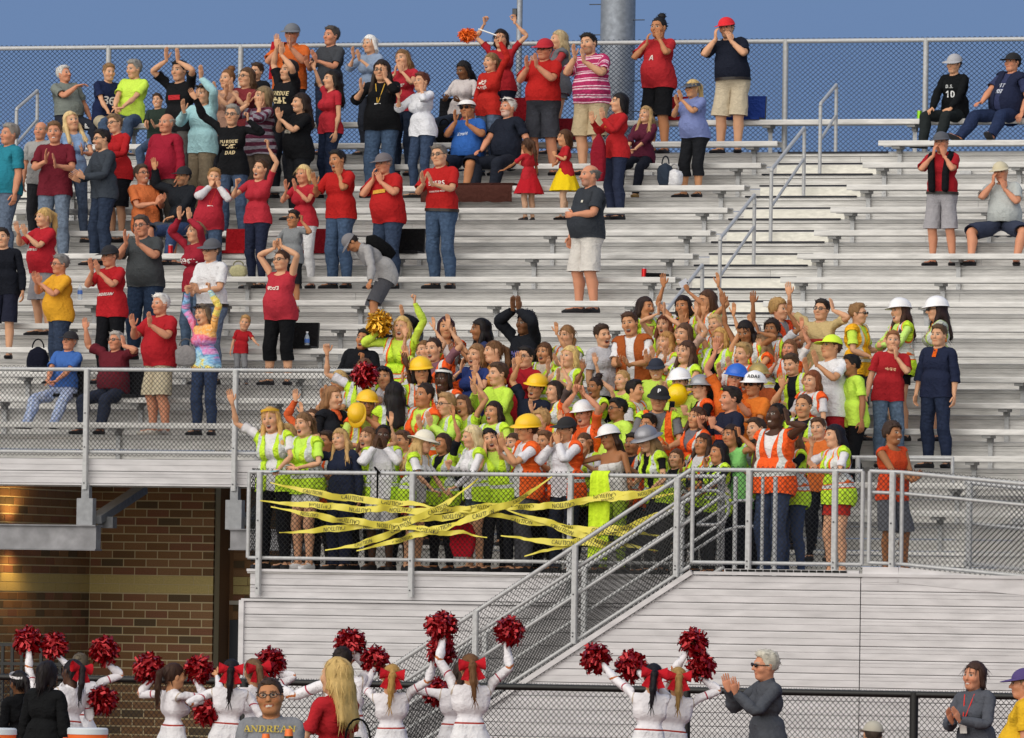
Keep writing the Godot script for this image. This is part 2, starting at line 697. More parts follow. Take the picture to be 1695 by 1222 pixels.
func head_tpl(kind: String) -> Dictionary:
	var key := "head_" + kind
	if tpls.has(key): return tpls[key]
	var h := 0.0098
	var nx := 21
	var ny := 31
	var nz := 27
	var org := Vector3(-(nx - 1) * 0.5 * h, 1.468, -0.124)
	var t := nets(field(head_prims(kind), org, h, nx, ny, nz), org, h, nx, ny, nz)
	var v: PackedVector3Array = t.v
	var paint := PackedInt32Array()
	paint.resize(v.size())
	for i in v.size():
		var p := v[i]
		var ax := absf(p.x)
		var c := 0
		if p.z > 0.04:
			var e := Vector2((ax - 0.031) / 0.017, (p.y - 1.647) / 0.0095)
			if e.length() < 1.0: c = 2
			if Vector2((ax - 0.030) / 0.0085, (p.y - 1.647) / 0.0095).length() < 1.0: c = 3
			if absf(p.y - 1.668 + (ax - 0.03) * 0.1) < 0.0058 and ax > 0.012 and ax < 0.05: c = 4
			if kind == "open":
				if Vector2(p.x / 0.030, (p.y - 1.560) / 0.028).length() < 1.0: c = 1
				if Vector2(p.x / 0.022, (p.y - 1.559) / 0.020).length() < 1.0: c = 5
				if absf(p.x) < 0.018 and p.y > 1.567 and p.y < 1.578: c = 6
			elif kind == "smile":
				if Vector2(p.x / 0.030, (p.y - 1.571 - p.x * p.x * 6.0) / 0.012).length() < 1.0: c = 1
				if Vector2(p.x / 0.024, (p.y - 1.572 - p.x * p.x * 6.0) / 0.0065).length() < 1.0: c = 6
			else:
				if Vector2(p.x / 0.024, (p.y - 1.571) / 0.0095).length() < 1.0: c = 1
		if p.z > 0.03 and ax < 0.06 and p.y < 1.6 and c == 0: c = 7   # chin and cheeks, where a beard grows
		if p.z > 0.06 and ax > 0.022 and ax < 0.06 and absf(p.y - 1.61) < 0.018: c = 8
		paint[i] = c
	t.paint = paint
	tpls[key] = t
	return t

# left hand at the origin of the wrist: fingers along +x, palm to +z, thumb to +y
func hand_tpl(curl: String) -> Dictionary:
	var key := "hand_" + curl
	if tpls.has(key): return tpls[key]
	var v := PackedVector3Array()
	var n := PackedVector3Array()
	var idx := PackedInt32Array()
	var t := {"v": v, "n": n, "i": idx}
	# palm: a flattened lofted box
	var rings := [[-0.03, 0.021, 0.017], [0.0, 0.025, 0.016], [0.03, 0.037, 0.016], [0.07, 0.041, 0.015], [0.092, 0.038, 0.012]]
	var pts := []
	for r in rings:
		var ring := []
		for k in 8:
			var a := TAU * k / 8.0
			ring.append(Vector3(r[0], cos(a) * r[1], sin(a) * r[2]))
		pts.append(ring)
	loft(t, pts)
	var bend: float = {"open": 0.10, "relax": 0.45, "fist": 1.45, "grip": 1.1}[curl]
	var roots := [0.030, 0.010, -0.010, -0.028]
	var lens := [0.072, 0.080, 0.075, 0.060]
	var spread := 0.12 if curl == "open" else 0.03
	for f in 4:
		var p := Vector3(0.085, roots[f], 0.0)
		var d := Vector3(1, (roots[f]) * spread * 30.0 * 0.3, 0).normalized()
		var ang := bend * 0.75
		var fr := []
		var r := 0.0092 if f < 3 else 0.0080
		var segs := [0.45, 0.30, 0.25]
		fr.append([p - d * 0.01, d, r])
		for sgm in 3:
			var dd := Vector3(d.x * cos(ang), d.y, sin(ang)).normalized()
			fr.append([p, dd, r * (1.0 - 0.1 * sgm)])
			p += dd * lens[f] * segs[sgm]
			ang += bend * (0.95 if sgm == 0 else 0.6)
			if sgm == 2: fr.append([p, dd, r * 0.62])
		finger(t, fr)
	# thumb leaves the side of the palm near its base
	var tp := Vector3(0.022, 0.030, 0.004)
	var td := Vector3(0.72, 0.68, 0.18).normalized() if curl != "fist" else Vector3(0.75, 0.45, 0.45).normalized()
	var tf := [[tp, td, 0.0115]]
	tp += td * 0.034
	tf.append([tp, td, 0.0108])
	td = Vector3(0.92, 0.32, 0.3).normalized() if curl != "fist" else Vector3(0.62, -0.35, 0.72).normalized()
	tp += td * 0.028
	tf.append([tp, td, 0.0098])
	tp += td * 0.022
	tf.append([tp, td, 0.0065])
	finger(t, tf)
	fix_orientation(t)
	tpls[key] = t
	return t

func finger(t: Dictionary, fr: Array) -> void:
	var pts := []
	for e in fr:
		var b := basis_y(e[1])
		var ring := []
		for k in 6:
			var a := TAU * k / 6.0
			ring.append(e[0] + (b.x * cos(a) + b.z * sin(a)) * e[2])
		pts.append(ring)
	loft(t, pts)

func loft(t: Dictionary, rings: Array, caps := true) -> void:
	var v: PackedVector3Array = t.v
	var n: PackedVector3Array = t.n
	var idx: PackedInt32Array = t.i
	var base := v.size()
	var m: int = rings[0].size()
	for r in rings:
		for p in r:
			v.append(p)
			n.append(Vector3.ZERO)
	for j in rings.size() - 1:
		for k in m:
			var a := base + j * m + k
			var b := base + j * m + (k + 1) % m
			var c := a + m
			var d := b + m
			idx.append_array([a, b, d, a, d, c])
	if caps:
		for e in [0, rings.size() - 1]:
			var cc := Vector3.ZERO
			for p in rings[e]: cc += p
			var ci := v.size()
			v.append(cc / m)
			n.append(Vector3.ZERO)
			for k in m:
				var a: int = base + e * m + k
				var b: int = base + e * m + (k + 1) % m
				if e == 0: idx.append_array([ci, b, a])
				else: idx.append_array([ci, a, b])
	t.v = v
	t.n = n
	t.i = idx

# ---------------------------------------------------------------- garments cut from the offset body
func garment_tpl(body: String, kind: String) -> Dictionary:
	var key := "gar_%s_%s" % [body, kind]
	if tpls.has(key): return tpls[key]
	var src := body_tpl(body)
	var v: PackedVector3Array = src.v
	var n: PackedVector3Array = src.n
	var keep := PackedFloat32Array()
	keep.resize(v.size())
	var off := PackedVector3Array()
	off.resize(v.size())
	var spec: Dictionary = GARMENTS[kind]
	var heavy := body == "h" or body == "g"
	for i in v.size():
		var p := v[i]
		var ax := absf(p.x)
		var k := 1.0
		var o: float = spec.off
		if spec.top:
			k = minf(k, p.y - spec.hem)
			if p.y > 1.2: k = minf(k, spec.sleeve - ax)
			# neckline
			var front := smoothstep(-0.03, 0.07, p.z)
			var ny: float = spec.get("neck", 1.497) - front * spec.get("drop", 0.03)
			if ax < 0.12: k = minf(k, ny - p.y + ax * 0.12)
			if spec.get("strapless", false): k = minf(k, 1.33 - p.y)
			if spec.get("vee", 0.0) > 0.0 and p.z > 0.0 and p.y > 1.16:
				k = minf(k, ax - (p.y - 1.16) * spec.vee)
			if spec.get("open", 0.0) > 0.0 and p.z > 0.02:
				k = minf(k, ax - spec.open)
			if ax < 0.3:
				o += spec.get("loose", 0.014) * smoothstep(1.25, 0.95, p.y)
				# cloth hangs from the chest, it does not follow the small of the back
				if not spec.get("tight", false): o += 0.018 * exp(-pow((p.y - 1.12) / 0.09, 2.0)) * (1.0 if not heavy else 0.2)
			else:
				o += spec.get("sleeve_loose", 0.012) * smoothstep(0.2, 0.36, ax)
		else:
			k = minf(k, spec.waist - p.y)
			k = minf(k, p.y - spec.hem)
			o += spec.get("flare", 0.0) * smoothstep(0.85, spec.hem, p.y)
		var nn := n[i]
		if not spec.top and p.y < 0.84:
			# away from the leg's axis rather than along the normal
			nn = Vector3(p.x - signf(p.x) * 0.10, 0, p.z).normalized() * 0.6 + nn * 0.4
		var f := 0.0
		if not spec.get("tight", false):
			f = noise.get_noise_3d(p.x * 95.0, p.y * 60.0, p.z * 95.0) * 0.013
			f += noise.get_noise_3d(p.x * 230.0 + 50.0, p.y * 90.0, p.z * 230.0) * 0.006
		keep[i] = k
		off[i] = v[i] + nn * (o + f)
	var t := cut(src, off, keep)
	tpls[key] = t
	return t

func mixw(t: Dictionary, a: int, b: int, s: float) -> Array:
	var acc := {}
	for k in 3:
		acc[t.bi[a * 3 + k]] = acc.get(t.bi[a * 3 + k], 0.0) + t.bw[a * 3 + k] * (1.0 - s)
		acc[t.bi[b * 3 + k]] = acc.get(t.bi[b * 3 + k], 0.0) + t.bw[b * 3 + k] * s
	var l := []
	for q in acc: l.append([q, acc[q]])
	l.sort_custom(func(x, y): return x[1] > y[1])
	l = l.slice(0, 3)
	var tot := 0.0
	for q in l: tot += q[1]
	for q in l: q[1] /= tot
	while l.size() < 3: l.append([l[0][0], 0.0])
	return l

func cut(src: Dictionary, pos: PackedVector3Array, keep: PackedFloat32Array) -> Dictionary:
	var v := PackedVector3Array()
	var uv := PackedVector2Array()
	var bi := PackedInt32Array()
	var bw := PackedFloat32Array()
	var nr := PackedVector3Array()
	var idx := PackedInt32Array()
	var remap := {}
	var sidx: PackedInt32Array = src.i
	var sv: PackedVector3Array = src.v
	var sn: PackedVector3Array = src.n
	var add := func(a: int, b: int, s: float) -> int:
		var key := a * 100000 + b
		if remap.has(key): return remap[key]
		var id := v.size()
		v.append(pos[a].lerp(pos[b], s))
		nr.append(sn[a].lerp(sn[b], s).normalized())
		var rp := sv[a].lerp(sv[b], s)
		uv.append(Vector2((rp.x + 1.0) * 0.5, 1.0 - rp.y * 0.5))
		if a == b:
			for k in 3:
				bi.append(src.bi[a * 3 + k])
				bw.append(src.bw[a * 3 + k])
		else:
			for w in mixw(src, a, b, s):
				bi.append(w[0])
				bw.append(w[1])
		remap[key] = id
		return id
	var rim := []
	for k in range(0, sidx.size(), 3):
		var q := [sidx[k], sidx[k + 1], sidx[k + 2]]
		var ins := 0
		for e in 3:
			if keep[q[e]] >= 0.0: ins += 1
		if ins == 0: continue
		if ins == 3:
			for e in 3: idx.append(add.call(q[e], q[e], 0.0))
			continue
		var poly := []
		var cuts := []
		for e in 3:
			var a: int = q[e]
			var b: int = q[(e + 1) % 3]
			if keep[a] >= 0.0: poly.append(add.call(a, a, 0.0))
			if (keep[a] >= 0.0) != (keep[b] >= 0.0):
				var lo := mini(a, b)
				var hi := maxi(a, b)
				var s := keep[lo] / (keep[lo] - keep[hi])
				var id: int = add.call(lo, hi, s)
				poly.append(id)
				cuts.append(id)
		for e in range(1, poly.size() - 1):
			idx.append_array([poly[0], poly[e], poly[e + 1]])
		if cuts.size() == 2: rim.append(cuts)
	# rim: turn the cut edge inward
	var inner := {}
	for c in rim:
		for id in c:
			if not inner.has(id):
				inner[id] = v.size()
				v.append(v[id] - nr[id] * 0.017)
				nr.append(-nr[id])
				uv.append(uv[id])
				for k in 3:
					bi.append(bi[id * 3 + k])
					bw.append(bw[id * 3 + k])
		idx.append_array([c[0], c[1], inner[c[1]], c[0], inner[c[1]], inner[c[0]]])
	var n := PackedVector3Array()
	n.resize(v.size())
	for k in range(0, idx.size(), 3):
		var a := idx[k]
		var b := idx[k + 1]
		var c := idx[k + 2]
		var nn := (v[c] - v[a]).cross(v[b] - v[a])
		n[a] += nn
		n[b] += nn
		n[c] += nn
	for i in n.size():
		n[i] = n[i].normalized() if n[i].length_squared() > 1e-16 else nr[i]
	return {"v": v, "n": n, "i": idx, "uv": uv, "bi": bi, "bw": bw}

const GARMENTS := {
	"tee": {"top": true, "hem": 0.865, "sleeve": 0.375, "off": 0.014, "loose": 0.012, "sleeve_loose": 0.012},
	"polo": {"top": true, "hem": 0.90, "sleeve": 0.385, "off": 0.016, "loose": 0.008, "sleeve_loose": 0.014, "drop": 0.05, "neck": 1.515},
	"tucked": {"top": true, "hem": 0.985, "sleeve": 0.385, "off": 0.015, "loose": 0.006, "sleeve_loose": 0.013, "drop": 0.04, "neck": 1.51},
	"fitted": {"top": true, "hem": 0.90, "sleeve": 0.32, "off": 0.010, "loose": 0.010, "sleeve_loose": 0.010, "drop": 0.05},
	"long": {"top": true, "hem": 0.875, "sleeve": 0.69, "off": 0.013, "loose": 0.012, "sleeve_loose": 0.006},
	"jacket": {"top": true, "hem": 0.86, "sleeve": 0.695, "off": 0.022, "loose": 0.014, "sleeve_loose": 0.006, "neck": 1.525, "drop": 0.045},
	"half": {"top": true, "hem": 0.875, "sleeve": 0.54, "off": 0.015, "loose": 0.014, "sleeve_loose": 0.010},
	"tank": {"top": true, "hem": 0.86, "sleeve": 0.195, "off": 0.011, "loose": 0.010, "drop": 0.07},
	"strapless": {"top": true, "hem": 0.98, "sleeve": 0.195, "off": 0.008, "loose": 0.004, "strapless": true},
	"vest": {"top": true, "hem": 0.845, "sleeve": 0.205, "off": 0.032, "loose": 0.012, "vee": 0.30, "open": 0.006},
	"vestopen": {"top": true, "hem": 0.845, "sleeve": 0.205, "off": 0.032, "loose": 0.014, "vee": 0.24, "open": 0.055},
	"vestwide": {"top": true, "hem": 0.845, "sleeve": 0.205, "off": 0.032, "loose": 0.014, "vee": 0.1, "open": 0.105},
	"cheer": {"top": true, "hem": 1.10, "sleeve": 0.70, "off": 0.007, "loose": 0.0, "sleeve_loose": 0.004, "tight": true, "neck": 1.51},
	"shellvest": {"top": true, "hem": 0.87, "sleeve": 0.20, "off": 0.034, "loose": 0.012, "vee": 0.2, "open": 0.045},
	"pants": {"top": false, "waist": 1.025, "hem": 0.075, "off": 0.013, "flare": 0.012},
	"slim": {"top": false, "waist": 1.02, "hem": 0.085, "off": 0.008, "flare": 0.002, "tight": true},
	"capri": {"top": false, "waist": 1.02, "hem": 0.33, "off": 0.010, "flare": 0.010},
	"shorts": {"top": false, "waist": 1.025, "hem": 0.50, "off": 0.014, "flare": 0.036},
	"minishorts": {"top": false, "waist": 1.02, "hem": 0.72, "off": 0.010, "flare": 0.012},
	"coverall": {"top": false, "waist": 1.05, "hem": 0.075, "off": 0.022, "flare": 0.014},
	"skirt": {"top": false, "waist": 1.12, "hem": 0.80, "off": 0.012, "flare": 0.03},
}

# ---------------------------------------------------------------- posing
func frame_of(d: Vector3, n: Vector3) -> Basis:
	d = d.normalized()
	n = (n - d * n.dot(d)).normalized()
	return Basis(d, n, d.cross(n))

func limb_ik(a: Vector3, w: Vector3, l1: float, l2: float, pole: Vector3) -> Array:
	var d := w - a
	var dist := clampf(d.length(), 0.08, (l1 + l2) * 0.995)
	d = d.normalized()
	var x := (l1 * l1 - l2 * l2 + dist * dist) / (2.0 * dist)
	var hh := sqrt(maxf(l1 * l1 - x * x, 0.0))
	var pd := (pole - d * pole.dot(d))
	if pd.length() < 1e-4: pd = Vector3(0, 0, -1) - d * Vector3(0, 0, -1).dot(d)
	pd = pd.normalized()
	var e := a + d * x + pd * hh
	var ww := a + d * dist
	return [e, ww, pd.cross(d).normalized()]

const ARMS := {
	# wrist, finger direction, palm normal, elbow pole, fingers (left side; mirrored for the right)
	"down": [Vector3(0.255, 0.87, 0.04), Vector3(0.0, -1, 0.12), Vector3(-1, 0, 0.1), Vector3(0.4, 0, -1), "relax"],
	"clapc": [Vector3(0.050, 1.25, 0.31), Vector3(-0.05, 0.8, 0.5), Vector3(-1, 0, 0.1), Vector3(0.7, -1, -0.1), "open"],
	"clapl": [Vector3(0.050, 1.14, 0.32), Vector3(-0.05, 0.5, 0.8), Vector3(-1, 0, 0.1), Vector3(0.6, -1, -0.3), "open"],
	"clapf": [Vector3(0.055, 1.42, 0.29), Vector3(0.0, 0.95, 0.25), Vector3(-1, 0, 0.0), Vector3(0.7, -1, 0.0), "open"],
	"clapo": [Vector3(0.12, 1.40, 0.30), Vector3(0.1, 0.95, 0.2), Vector3(-1, 0, 0.15), Vector3(0.7, -1, 0.0), "open"],
	"claph": [Vector3(0.055, 1.80, 0.16), Vector3(0.0, 1, 0.05), Vector3(-1, 0, 0.0), Vector3(1, -0.3, 0.25), "open"],
	"up": [Vector3(0.22, 1.92, 0.05), Vector3(0.05, 1, 0.05), Vector3(-0.3, 0, 1), Vector3(1, 0, -0.2), "open"],
	"upfist": [Vector3(0.17, 1.90, 0.06), Vector3(0.0, 1, 0.05), Vector3(-1, 0, 0.3), Vector3(1, 0, -0.2), "fist"],
	"upin": [Vector3(0.07, 1.86, 0.10), Vector3(-0.25, 1, 0.05), Vector3(-0.6, -0.2, 0.5), Vector3(1, 0, 0.1), "fist"],
	"wave": [Vector3(0.36, 1.82, 0.12), Vector3(0.1, 1, 0.1), Vector3(-0.2, 0, 1), Vector3(1, -0.5, -0.3), "open"],
	"high": [Vector3(0.40, 1.83, 0.08), Vector3(0.45, 0.9, 0.1), Vector3(-0.3, 0, 1), Vector3(0.6, -0.6, -0.5), "grip"],
	"side": [Vector3(0.60, 1.52, 0.12), Vector3(1, 0.15, 0.2), Vector3(0, -1, 0.3), Vector3(0.2, -1, -0.4), "grip"],
	"front": [Vector3(0.20, 1.62, 0.44), Vector3(0.1, 0.6, 0.8), Vector3(-0.8, 0, 0.3), Vector3(0.6, -1, 0), "grip"],
	"mouth": [Vector3(0.062, 1.455, 0.155), Vector3(-0.16, 0.98, 0.05), Vector3(-0.8, 0, -0.6), Vector3(0.8, -1, 0.25), "relax"],
	"cheek": [Vector3(0.10, 1.49, 0.13), Vector3(-0.1, 0.98, 0.0), Vector3(-1, 0, -0.4), Vector3(0.9, -1, 0.2), "open"],
	"eyes": [Vector3(0.05, 1.545, 0.15), Vector3(-0.3, 0.9, 0.0), Vector3(-0.7, 0, -0.7), Vector3(0.9, -1, 0.3), "grip"],
	"head": [Vector3(0.16, 1.60, 0.07), Vector3(-0.3, 0.9, -0.2), Vector3(-1, 0, -0.1), Vector3(1, -0.2, 0.3), "open"],
	"fist": [Vector3(0.15, 1.36, 0.26), Vector3(-0.05, 1, 0.1), Vector3(-1, 0, -0.2), Vector3(0.8, -1, -0.1), "fist"],
	"fistup": [Vector3(0.25, 1.60, 0.14), Vector3(0.0, 1, 0.0), Vector3(-1, 0, 0.2), Vector3(1, -0.6, 0.1), "fist"],
	"hip": [Vector3(0.215, 1.03, 0.06), Vector3(-0.5, -0.6, 0.4), Vector3(-1, 0, 0), Vector3(1, 0, -0.7), "relax"],
	"behind": [Vector3(0.18, 1.0, -0.10), Vector3(-0.6, -0.6, 0.0), Vector3(0, 0, 1), Vector3(1, 0, -0.6), "relax"],
	"lap": [Vector3(0.055, 1.01, 0.33), Vector3(-0.8, -0.25, 0.5), Vector3(-0.2, -1, 0.0), Vector3(1, -0.4, -0.6), "relax"],
	"knee": [Vector3(0.15, 0.99, 0.36), Vector3(-0.1, -0.3, 1), Vector3(-0.3, -1, 0.0), Vector3(1, -0.2, -0.6), "relax"],
	"bench": [Vector3(0.30, 0.94, 0.05), Vector3(0.1, -0.7, 0.5), Vector3(0, -1, 0.0), Vector3(0.6, 0, -1), "relax"],
	"rail": [Vector3(0.17, 1.085, 0.36), Vector3(0.0, -0.1, 1), Vector3(0, -1, 0), Vector3(1, -0.4, -0.4), "grip"],
	"belly": [Vector3(0.02, 1.12, 0.23), Vector3(-0.9, 0.0, 0.3), Vector3(-0.2, 0, -1), Vector3(1, -0.7, 0), "relax"],
	"point": [Vector3(-0.05, 1.36, 0.30), Vector3(-0.9, 0.1, 0.3), Vector3(0, -1, 0), Vector3(0.8, -1, 0), "relax"],
	"phone": [Vector3(0.10, 1.56, 0.34), Vector3(-0.25, 0.95, 0.2), Vector3(-0.9, 0, -0.3), Vector3(0.6, -1, 0), "grip"],
	"phoneup": [Vector3(0.10, 1.88, 0.18), Vector3(-0.4, 0.9, 0.2), Vector3(-0.9, 0, -0.3), Vector3(1, -0.3, 0.1), "grip"],
	"pocket": [Vector3(0.215, 0.94, 0.07), Vector3(-0.1, -1, 0.2), Vector3(-1, 0, 0), Vector3(0.8, 0, -1), "relax"],
	"fold": [Vector3(0.0, 1.22, 0.23), Vector3(-0.9, 0.15, 0.0), Vector3(0, 0, -1), Vector3(1, -0.8, 0.2), "relax"],
	"reach": [Vector3(0.42, 1.15, 0.42), Vector3(0.5, -0.1, 0.8), Vector3(-0.3, -1, 0), Vector3(0.5, -1, -0.3), "relax"],
	"carry": [Vector3(0.10, 1.13, 0.26), Vector3(-0.6, 0.2, 0.6), Vector3(-0.5, 0.8, 0), Vector3(0.8, -1, -0.3), "grip"],
}

func mirrorv(p: Vector3) -> Vector3:
	return Vector3(-p.x, p.y, p.z)

# returns {"bones": Array[Transform3D], "hand": {..}}
func pose(spec: Dictionary) -> Dictionary:
	var bones := []
	bones.resize(15)
	var pel: Vector3 = spec.get("pel", Vector3(0, 0.95, 0))
	var pr: Vector3 = spec.get("pel_rot", Vector3.ZERO)
	var xp := Transform3D(Basis.from_euler(pr), pel) * Transform3D(Basis(), -Vector3(0, 0.95, 0))
	bones[0] = xp
	var ce: Vector3 = spec.get("chest", Vector3.ZERO)
	var wv := Vector3(0, 1.08, 0)
	var xc := xp * Transform3D(Basis.from_euler(ce), wv) * Transform3D(Basis(), -wv)
	bones[1] = xc
	var he: Vector3 = spec.get("head", Vector3.ZERO)
	var nk := Vector3(0, 1.515, -0.012)
	bones[2] = xc * Transform3D(Basis.from_euler(he), nk) * Transform3D(Basis(), -nk)
	var info := {}
	for side in 2:
		var s := 1.0 if side == 0 else -1.0
		var A: Array = spec.L if side == 0 else spec.R
		var tgt: Vector3 = A[0]
		var fd: Vector3 = A[1]
		var pn: Vector3 = A[2]
		var pole: Vector3 = A[3]
		if s < 0:
			tgt = mirrorv(tgt); fd = mirrorv(fd); pn = mirrorv(pn); pole = mirrorv(pole)
		var srest := Vector3(s * SHX, ARMY, -0.012)
		var lift := clampf((tgt.y - 1.43) / 0.45, 0.0, 1.0)
		var sp := xc * (srest + Vector3(-s * 0.022 * lift, 0.045 * lift, 0.0))
		var tw := xc * tgt
		var r := limb_ik(sp, tw, ELX - SHX, WRX - ELX, (xc.basis * pole))
		var rd := Vector3(s, 0, 0)
		var rn := Vector3(0, -s, 0)
		var rf := frame_of(rd, rn).transposed()
		var ub: Basis = frame_of(r[0] - sp, r[2]) * rf
		var fb: Basis = frame_of(r[1] - r[0], r[2]) * rf
		fd = (xc.basis * fd).normalized()
		pn = (xc.basis * pn)
		pn = (pn - fd * pn.dot(fd)).normalized()
		var hb: Basis = frame_of(fd, (-pn).cross(fd)) * rf
		# the forearm takes half of the hand's twist
		var q := Quaternion(fb.orthonormalized()).slerp(Quaternion(frame_of(r[1] - r[0], hb * rn) * rf), 0.5)
		fb = Basis(q)
		var b := 3 if side == 0 else 6
		bones[b] = Transform3D(ub, sp) * Transform3D(Basis(), -srest)
		bones[b + 1] = Transform3D(fb, r[0]) * Transform3D(Basis(), -Vector3(s * ELX, ARMY, -0.01))
		bones[b + 2] = Transform3D(hb, r[1]) * Transform3D(Basis(), -Vector3(s * WRX, ARMY, -0.004))
		info["L" if side == 0 else "R"] = {"wrist": r[1], "dir": fd, "palm": pn, "elbow": r[0]}
		# leg
		var hrest := Vector3(s * 0.092, 0.90, 0.0)
		var krest := Vector3(s * 0.10, 0.49, 0.006)
		var arest := Vector3(s * 0.10, 0.085, -0.012)
		var hp := xp * hrest
		var ank: Vector3 = spec.get("footL" if side == 0 else "footR", Vector3(s * 0.11, 0.085, -0.012))
		var kp: Vector3 = spec.get("knee", Vector3(0, 0.12, 1))
		kp = kp + Vector3(s * spec.get("splay", 0.10), 0, 0)
		var lr := limb_ik(hp, ank, hrest.distance_to(krest), krest.distance_to(arest), kp)
		var lrf := frame_of(krest - hrest, Vector3(1, 0, 0)).transposed()
		var srf := frame_of(arest - krest, Vector3(1, 0, 0)).transposed()
		var lb := 9 if side == 0 else 12
		bones[lb] = Transform3D(frame_of(lr[0] - hp, lr[2]) * lrf, hp) * Transform3D(Basis(), -hrest)
		bones[lb + 1] = Transform3D(frame_of(lr[1] - lr[0], lr[2]) * srf, lr[0]) * Transform3D(Basis(), -krest)
		var fdir := Basis(Vector3.UP, s * spec.get("toe", 0.2)) * Basis(Vector3.RIGHT, spec.get("toe_up", 0.0))
		bones[lb + 2] = Transform3D(fdir, lr[1]) * Transform3D(Basis(), -arest)
	return {"bones": bones, "hands": info}

func skin(t: Dictionary, bones: Array, v: PackedVector3Array, n: PackedVector3Array) -> void:
	var sv: PackedVector3Array = t.v
	var sn: PackedVector3Array = t.n
	var bi: PackedInt32Array = t.bi
	var bw: PackedFloat32Array = t.bw
	for i in sv.size():
		var k := i * 3
		var p := sv[i]
		var b0: Transform3D = bones[bi[k]]
		var w1 := bw[k + 1]
		if w1 < 0.004:
			v.append(b0 * p)
			n.append(b0.basis * sn[i])
			continue
		var w0 := bw[k]
		var b1: Transform3D = bones[bi[k + 1]]
		var q := (b0 * p) * w0 + (b1 * p) * w1
		var m := (b0.basis * sn[i]) * w0 + (b1.basis * sn[i]) * w1
		var w2 := bw[k + 2]
		if w2 > 0.004:
			var b2: Transform3D = bones[bi[k + 2]]
			q += (b2 * p) * w2
			m += (b2.basis * sn[i]) * w2
		v.append(q)
		n.append(m.normalized())

func garment_mesh(body: String, kind: String, bones: Array) -> ArrayMesh:
	var t := garment_tpl(body, kind)
	var v := PackedVector3Array()
	var n := PackedVector3Array()
	skin(t, bones, v, n)
	return arr_mesh(v, n, t.i, t.uv)

func body_cover_tpl(body: String, top: String, bottom: String) -> Dictionary:
	var key := "cov_%s_%s_%s" % [body, top, bottom]
	if tpls.has(key): return tpls[key]
	var src := body_tpl(body)
	var v: PackedVector3Array = src.v.duplicate()
	var n: PackedVector3Array = src.n
	for i in v.size():
		var p := v[i]
		var ax := absf(p.x)
		var hid := false
		if top != "":
			var g: Dictionary = GARMENTS[top]
			if p.y > g.hem + 0.035 and p.y < 1.44 and (ax < g.sleeve - 0.035 or p.y < 1.2): hid = true
			if g.get("strapless", false) and p.y > 1.30: hid = false
			if p.y > 1.2 and p.y < 1.5 and ax > 0.13 and ax < g.sleeve - 0.035: hid = true
		if bottom != "":
			var g: Dictionary = GARMENTS[bottom]
			if p.y < g.waist - 0.03 and p.y > g.hem + 0.035: hid = true
		if hid: v[i] = p - n[i] * 0.016
	var t := {"v": v, "n": n, "i": src.i, "bi": src.bi, "bw": src.bw}
	tpls[key] = t
	return t

const SKINS := ["d3a180", "c8926c", "b87f5a", "9c6a48", "765036", "4c3226", "cc8e70"]

